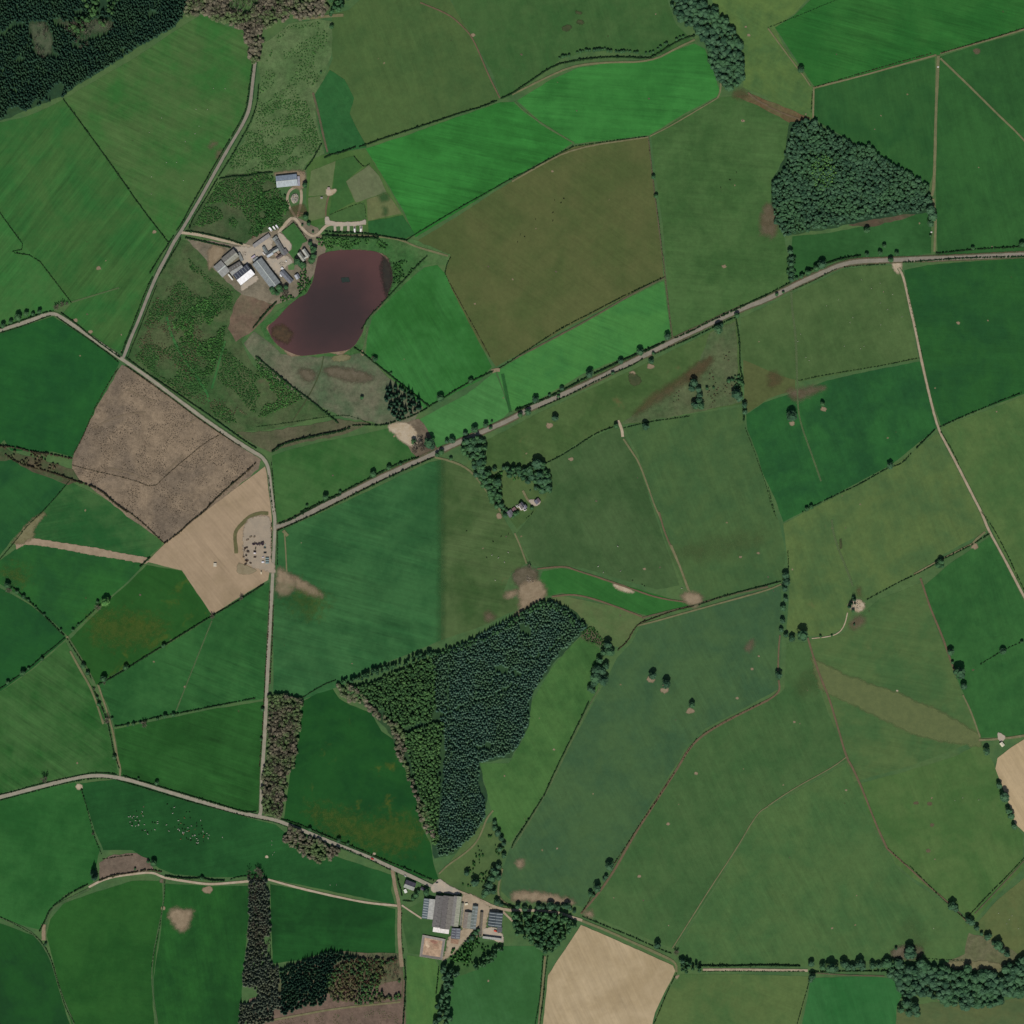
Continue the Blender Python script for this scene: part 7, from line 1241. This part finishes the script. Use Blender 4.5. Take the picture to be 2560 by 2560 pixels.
vehicle('parked_car', 'kD 1295 1565', 90, 4.2, 1.8, 1.5, '#3a4248', 'dark car parked above the left caravan', 'car'); vehicle('parked_car', 'kD 1490 1570', 90, 4.2, 1.8, 1.5, '#7c8082', 'grey car parked above the right caravan', 'car')
vehicle('red_car', 't13 878 684', -25, 5.2, 2.2, 1.8, '#b8261c', 'bright red car on the lower road', 'car')
vehicle('parked_car', 'kP 1235 320', 10, 4.6, 2.0, 1.5, '#3c4440', 'dark car at the southern farm entrance', 'car')
vehicle('telehandler', 'kQ 1435 1295', -20, 5.6, 2.4, 2.2, '#c8492c', 'orange red loader beside the striped slate barn', 'van')
vehicle('parked_car', 'kP 280 115', -35, 4.2, 1.9, 1.5, '#b8b4ac', 'silver car in front of the southern farmhouse', 'car')
vehicle('parked_van', 'kR 940 1510', 5, 4.6, 2.2, 2.2, '#eef0f0', 'small white van by the compound cabin', 'van')
vehicle('skip_lorry', 'kR 695 1240', 0, 4.4, 2.2, 2.4, '#d8d2cc', 'pale lorry standing in the middle of the compound', 'van')
vehicle('parked_car', 'kR 940 1365', 20, 4.0, 1.9, 1.5, '#c9c2c4', 'pale car beside the compound cabin', 'car')
vehicle('trailer', 'kR 885 1840', 90, 4.4, 2.4, 2.2, '#cbbf9c', 'cream trailer on the spoil bank', 'box'); vehicle('trailer', 'kQ 555 480', 10, 5.2, 3.2, 2.0, '#d9d2b2', 'cream trailer in the dusty yard', 'box')
vehicle('trailer', 'kB 915 1365', -30, 2.4, 1.8, 1.6, '#e6e4da', 'tiny white trailer in the inner yard', 'box')
for k, (y, lab) in enumerate([(1400, 'top'), (1468, 'middle'), (1535, 'bottom')]):
    (x_, y_), = pts(f'kR 1066 {y}'); o = part('site_cabin', [(-3.0, 3.0, -1.15, 1.15, 0, 2.5)], plain_mat('teal_cabin_%d' % k, '#7d918c', .6, .06, .6), None, .05); o.location = (x_, y_, .9); tag(o, f'{lab} one of the three teal cabins in the compound', 'cabin', 'cabins in the compound')
    part('door', [(-.5, .5, -1.2, -1.14, .1, 2.1)], M_DOOR, o)
for i, (s_, c, a) in enumerate([('kR 490 1205', '#8c7a68', -5), ('kR 480 1180', '#453c36', -5), ('kR 430 1310', '#3c3028', -10), ('kR 350 1350', '#5a4c40', 20), ('kR 690 1190', '#4a3c38', 0), ('kR 715 1095', '#4c4a3c', 80),
      ('kR 430 1460', '#3c2c24', 10), ('kR 470 1480', '#6c5844', 40), ('kR 400 1090', '#54483c', 20), ('kR 450 1070', '#5c5044', 0), ('kR 380 1140', '#6a5c50', 60), ('kR 560 1540', '#584838', -20), ('kR 410 1580', '#4c4034', 30),
      ('kR 695 1360', '#5c4c40', 0), ('kR 1000 1230', '#2c3638', 0), ('kR 995 1080', '#4c5c58', 0), ('kR 1000 1010', '#90988c', 80), ('kR 570 745', '#857862', 20), ('kR 680 745', '#7c705c', 30), ('kR 470 835', '#847662', 20)]):
    (x_, y_), = pts(s_); L = random.uniform(1.6, 2.8); hh = random.uniform(.9, 1.5); m = plain_mat('skip_paint_%d' % i, c, .8, .15, .8)
    sk = [(-L, -1, 0.2), (L, -1, .2), (L, 1, .2), (-L, 1, .2), (-L*1.25, -1.1, hh), (L*1.25, -1.1, hh), (L*1.25, 1.1, hh), (-L*1.25, 1.1, hh)]
    o = link('skip', mesh_py('skip', sk, [(0,1,2,3),(0,1,5,4),(1,2,6,5),(2,3,7,6),(3,0,4,7)], m)); o.location = (x_, y_, .9); o.rotation_euler.z = math.radians(a); o.scale = (.75, .95, 1)
    tag(o, '', 'skip', 'skips in the compound'); o['tone'] = 'dark' if int(c[1:3], 16) < 0x55 else 'brown' if int(c[1:3], 16) < 0x70 else 'pale tan'
_sk = sorted([o for o in COL.objects if o.name.split('.')[0] == 'skip'], key=lambda o: -o.location.y)
for i, o in enumerate(_sk):
    o['label'] = f"{o['tone']} metal skip in the gravel compound, {ORD[i] if i < 16 else str(i+1)+'th'} from the top"; del o['tone']
# heap of dark scrap, rubble heaps: uncountable
def heap(name, s, d, col, lab, r=.8, h=1.2):
    Q = fill(s, d); n = len(Q); return scatter(name, 'bush', Q, rng.uniform(.5, 1.1, n)*r, rng.uniform(.4, 1.3, n)*h, foliage_mat('heap_'+name, *col), lab, 'heap', z=.9)
heap('scrap_heap', 'kR 580 980 620 940 700 920 850 920 960 890 985 940 940 1000 860 1010 760 1010 660 1000', 1.5, ('#231a26', '#5c4c5c'), 'long heap of dark purple scrap in the compound', 1.0, 1.6)
heap('rubble_heap', 'kC 1060 1080 1180 1010 1280 1080 1290 1250 1180 1300 1080 1260', 1.8, ('#5c5e52', '#b0b2a6'), 'grey rubble heap inside the track loop', .9, 1.0)
heap('scrap_heap', 'kR 340 1060 470 1050 480 1500 420 1560 350 1400', 3.2, ('#4a4036', '#84745e'), 'scattered scrap along the west side of the compound', .8, .8)
heap('rubble_heap', 'kC 1250 1550 1400 1600 1340 1720 1240 1700', 2.2, ('#7c5c48', '#a8846c'), 'reddish rubble at the fork', .8, .7)
heap('rubble_heap', 'kC 1260 290 1480 280 1500 420 1380 480', 2.4, ('#6a5c44', '#b09c7c'), 'rubble behind the silver shed', .8, .8)
heap('log_pile', 'kA 1040 1060 1180 1060 1150 1180 1060 1200', 1.8, ('#5c5446', '#a09480'), 'pile of timber in the upper yard', .7, .8); heap('log_pile', 'kA 1280 640 1420 580 1440 640 1310 720', 2.0, ('#3c3020', '#7c6448'), 'stacked logs behind the narrow shed', .8, .8)
heap('log_pile', 'kB 700 1420 880 1340 900 1460 740 1500', 2.2, ('#4c4a38', '#8a8468'), 'clutter in the inner yard', .7, .8); heap('rubble_heap', 't32 615 680 660 660 700 700 690 740 640 730', 3, ('#6c6c5c', '#b8b4a4'), 'broken walls of the ruin', 1.0, 1.2)
heap('rubble_heap', 't22 110 480 160 500 160 540 110 530', 2.5, ('#6c6458', '#c4bca8'), 'rubble at the silage pit', .8, .9)
# ------------------------------------------------------------ cattle and sheep
def animal(name, scale, mat, horn=False):
    """one skinned body: barrel, neck, head, four jointed legs, tail"""
    J = [(0,0,1.05,.34,.40),(.45,0,1.08,.36,.40),(-.5,0,1.08,.33,.36),(.85,0,1.1,.26,.34),(-.85,0,1.12,.26,.3),(1.15,0,1.2,.15,.2),(1.4,0,1.15,.13,.15),(1.65,0,.98,.09,.1),
         (.72,.2,.75,.11,.12),(.7,.2,.42,.06,.07),(.72,.2,.06,.06,.06),(.72,-.2,.75,.11,.12),(.7,-.2,.42,.06,.07),(.72,-.2,.06,.06,.06),
         (-.78,.2,.8,.15,.17),(-.9,.2,.45,.06,.08),(-.82,.2,.06,.06,.06),(-.78,-.2,.8,.15,.17),(-.9,-.2,.45,.06,.08),(-.82,-.2,.06,.06,.06),(-1.08,0,1.15,.04,.04),(-1.14,0,.7,.03,.03)]
    E = [(0,1),(0,2),(1,3),(2,4),(3,5),(5,6),(6,7),(3,8),(8,9),(9,10),(3,11),(11,12),(12,13),(4,14),(14,15),(15,16),(4,17),(17,18),(18,19),(4,20),(20,21)]
    me = bpy.data.meshes.new(name); me.from_pydata([tuple(c*scale for c in j[:3]) for j in J], E, []); o = bpy.data.objects.new(name, me); COL.objects.link(o)
    sk = o.modifiers.new('skin', 'SKIN'); 
    for i, j in enumerate(J): me.skin_vertices[0].data[i].radius = (j[3]*scale, j[4]*scale); me.skin_vertices[0].data[i].use_root = (i == 0)
    dg = bpy.context.evaluated_depsgraph_get(); dg.update(); m2 = bpy.data.meshes.new_from_object(o.evaluated_get(dg)); m2.name = name
    bpy.data.objects.remove(o); m2.materials.clear(); m2.materials.append(mat); m2.polygons.foreach_set('use_smooth', [True]*len(m2.polygons)); return m2
def hide(name, a, b, f):
    m, n, p = new_mat(name); tc = n.nodes.new('ShaderNodeTexCoord').outputs['Object']
    n.links.new(mixrgb(n, ramp(n, noise(n, tc, 1.1, 2, .5), f-.03, f+.03), alb(a), alb(b)), p.inputs['Base Color']); return m
COWS = [animal('cow_pale', 1.15, hide('cream_hide', '#a8a492', '#d0ccbc', .5)), animal('cow_dark', 1.15, hide('black_hide', '#15140f', '#2a261e', .5)), animal('cow_brown', 1.1, hide('brown_hide', '#7a5438', '#a98062', .5)), animal('sheep', .72, hide('fleece', '#bdb8a4', '#d0ccba', .5))]
def herd(kind, s, label, group, cat='cow', dx=0, dy=0):
    for x, y in pts(s):
        o = link({'cow': 'cow', 'sheep': 'sheep'}[cat], COWS[kind]); o.location = (x, y, .3); o.rotation_euler.z = random.uniform(0, 6.28); o.scale = [random.uniform(.8, 1.02)]*3; tag(o, label, cat, group)
g = 'cattle grazing in the lower left pasture'
herd(0, 'kM 165 310 195 300 260 300 230 325 320 310 290 380 370 380 190 405 225 475 295 480 340 470 350 455 455 455 415 215 430 290 700 400 700 435 650 550 470 560 980 245 1010 135 910 575 865 460 1085 380 1080 540 1105 560 1190 600 1165 600 1175 615 1265 515 1330 480 1245 580 1350 665 1395 650 1310 705 1425 715 1450 745 1430 795 1455 795 1545 580 1615 620 1640 705 1655 650 1500 375 1905 690 515 630 1390 660', 'cream coloured cow grazing in the lower left pasture', g)
herd(1, 'kM 305 210 880 80 950 170 1235 225 1290 225 1305 335 600 415 650 425 1190 465 1425 435 1425 490 1530 540 1520 480 1090 460 1020 510 1210 550 1160 540 1090 575 1285 590 1155 640 1340 640 1465 645 1510 625 1575 650 1235 710 1265 735 1315 755 1550 770 1425 825 415 570 475 575 585 570 510 600 240 340 320 380 340 430 225 435 185 440', 'black cow grazing in the lower left pasture', g)
herd(2, 'kM 405 255 1130 430 1560 660 1130 725 1180 635 1550 690 1280 570 1200 330', 'brown cow grazing in the lower left pasture', g)
herd(1, 't20 390 1500 320 1512 370 1532 308 1607 308 1668 177 1657 62 1772 95 1788 42 1828', 'black cow in the olive brown field', 'cattle in the olive brown field')
herd(1, 't20 1693 1303 1645 1360 1575 1418 1740 912', 'black cow in the rough pasture left of the triangular wood', 'cattle left of the triangular wood')
herd(1, 't12 1790 225 1850 185 1905 167 1740 345 1590 145', 'black cow in the yellowish central field', 'black cattle in the central field')
herd(0, 't12 1780 325 1903 305 1830 345 1875 378 1805 515', 'pale cow in the yellowish central field', 'pale cattle in the central field')
herd(1, 't22 910 518 982 548 1000 560', 'black cow above the bright tongue of crop', 'black cattle above the bright tongue')
herd(0, 't22 650 410 690 455 820 445 1280 575 797 258', 'pale cow above the bright tongue of crop', 'pale cattle above the bright tongue')
herd(3, 't31 640 465 618 502 225 645 285 765 725 680 698 698 920 572 900 405 850 355 845 205 245 590 310 790 575 680 780 245 705 180 850 520 440 375 530 330 940 290 1010 460', 'sheep in the grazed field west of the gravel track', 'sheep west of the gravel track', 'sheep')
herd(3, 't00 1610 667 1503 952 1128 1000 1480 825 1565 828 1220 890 1258 1228 1333 1225 1472 1010 1143 1465 1385 1363 1143 1335 1400 1070 1700 670', 'sheep in the large meadow below the spruce forest', 'sheep below the spruce forest', 'sheep')
herd(3, 't33 1410 245 1470 225 1590 240 1740 1095 1840 1115 1820 1145 1800 1175 1890 1212 1250 1210', 'sheep in the right hand pastures', 'sheep in the right hand pastures', 'sheep')
herd(3, 't13 125 655 138 635 560 882 608 882 120 550 120 580', 'sheep beside the brown copse', 'sheep beside the brown copse', 'sheep')
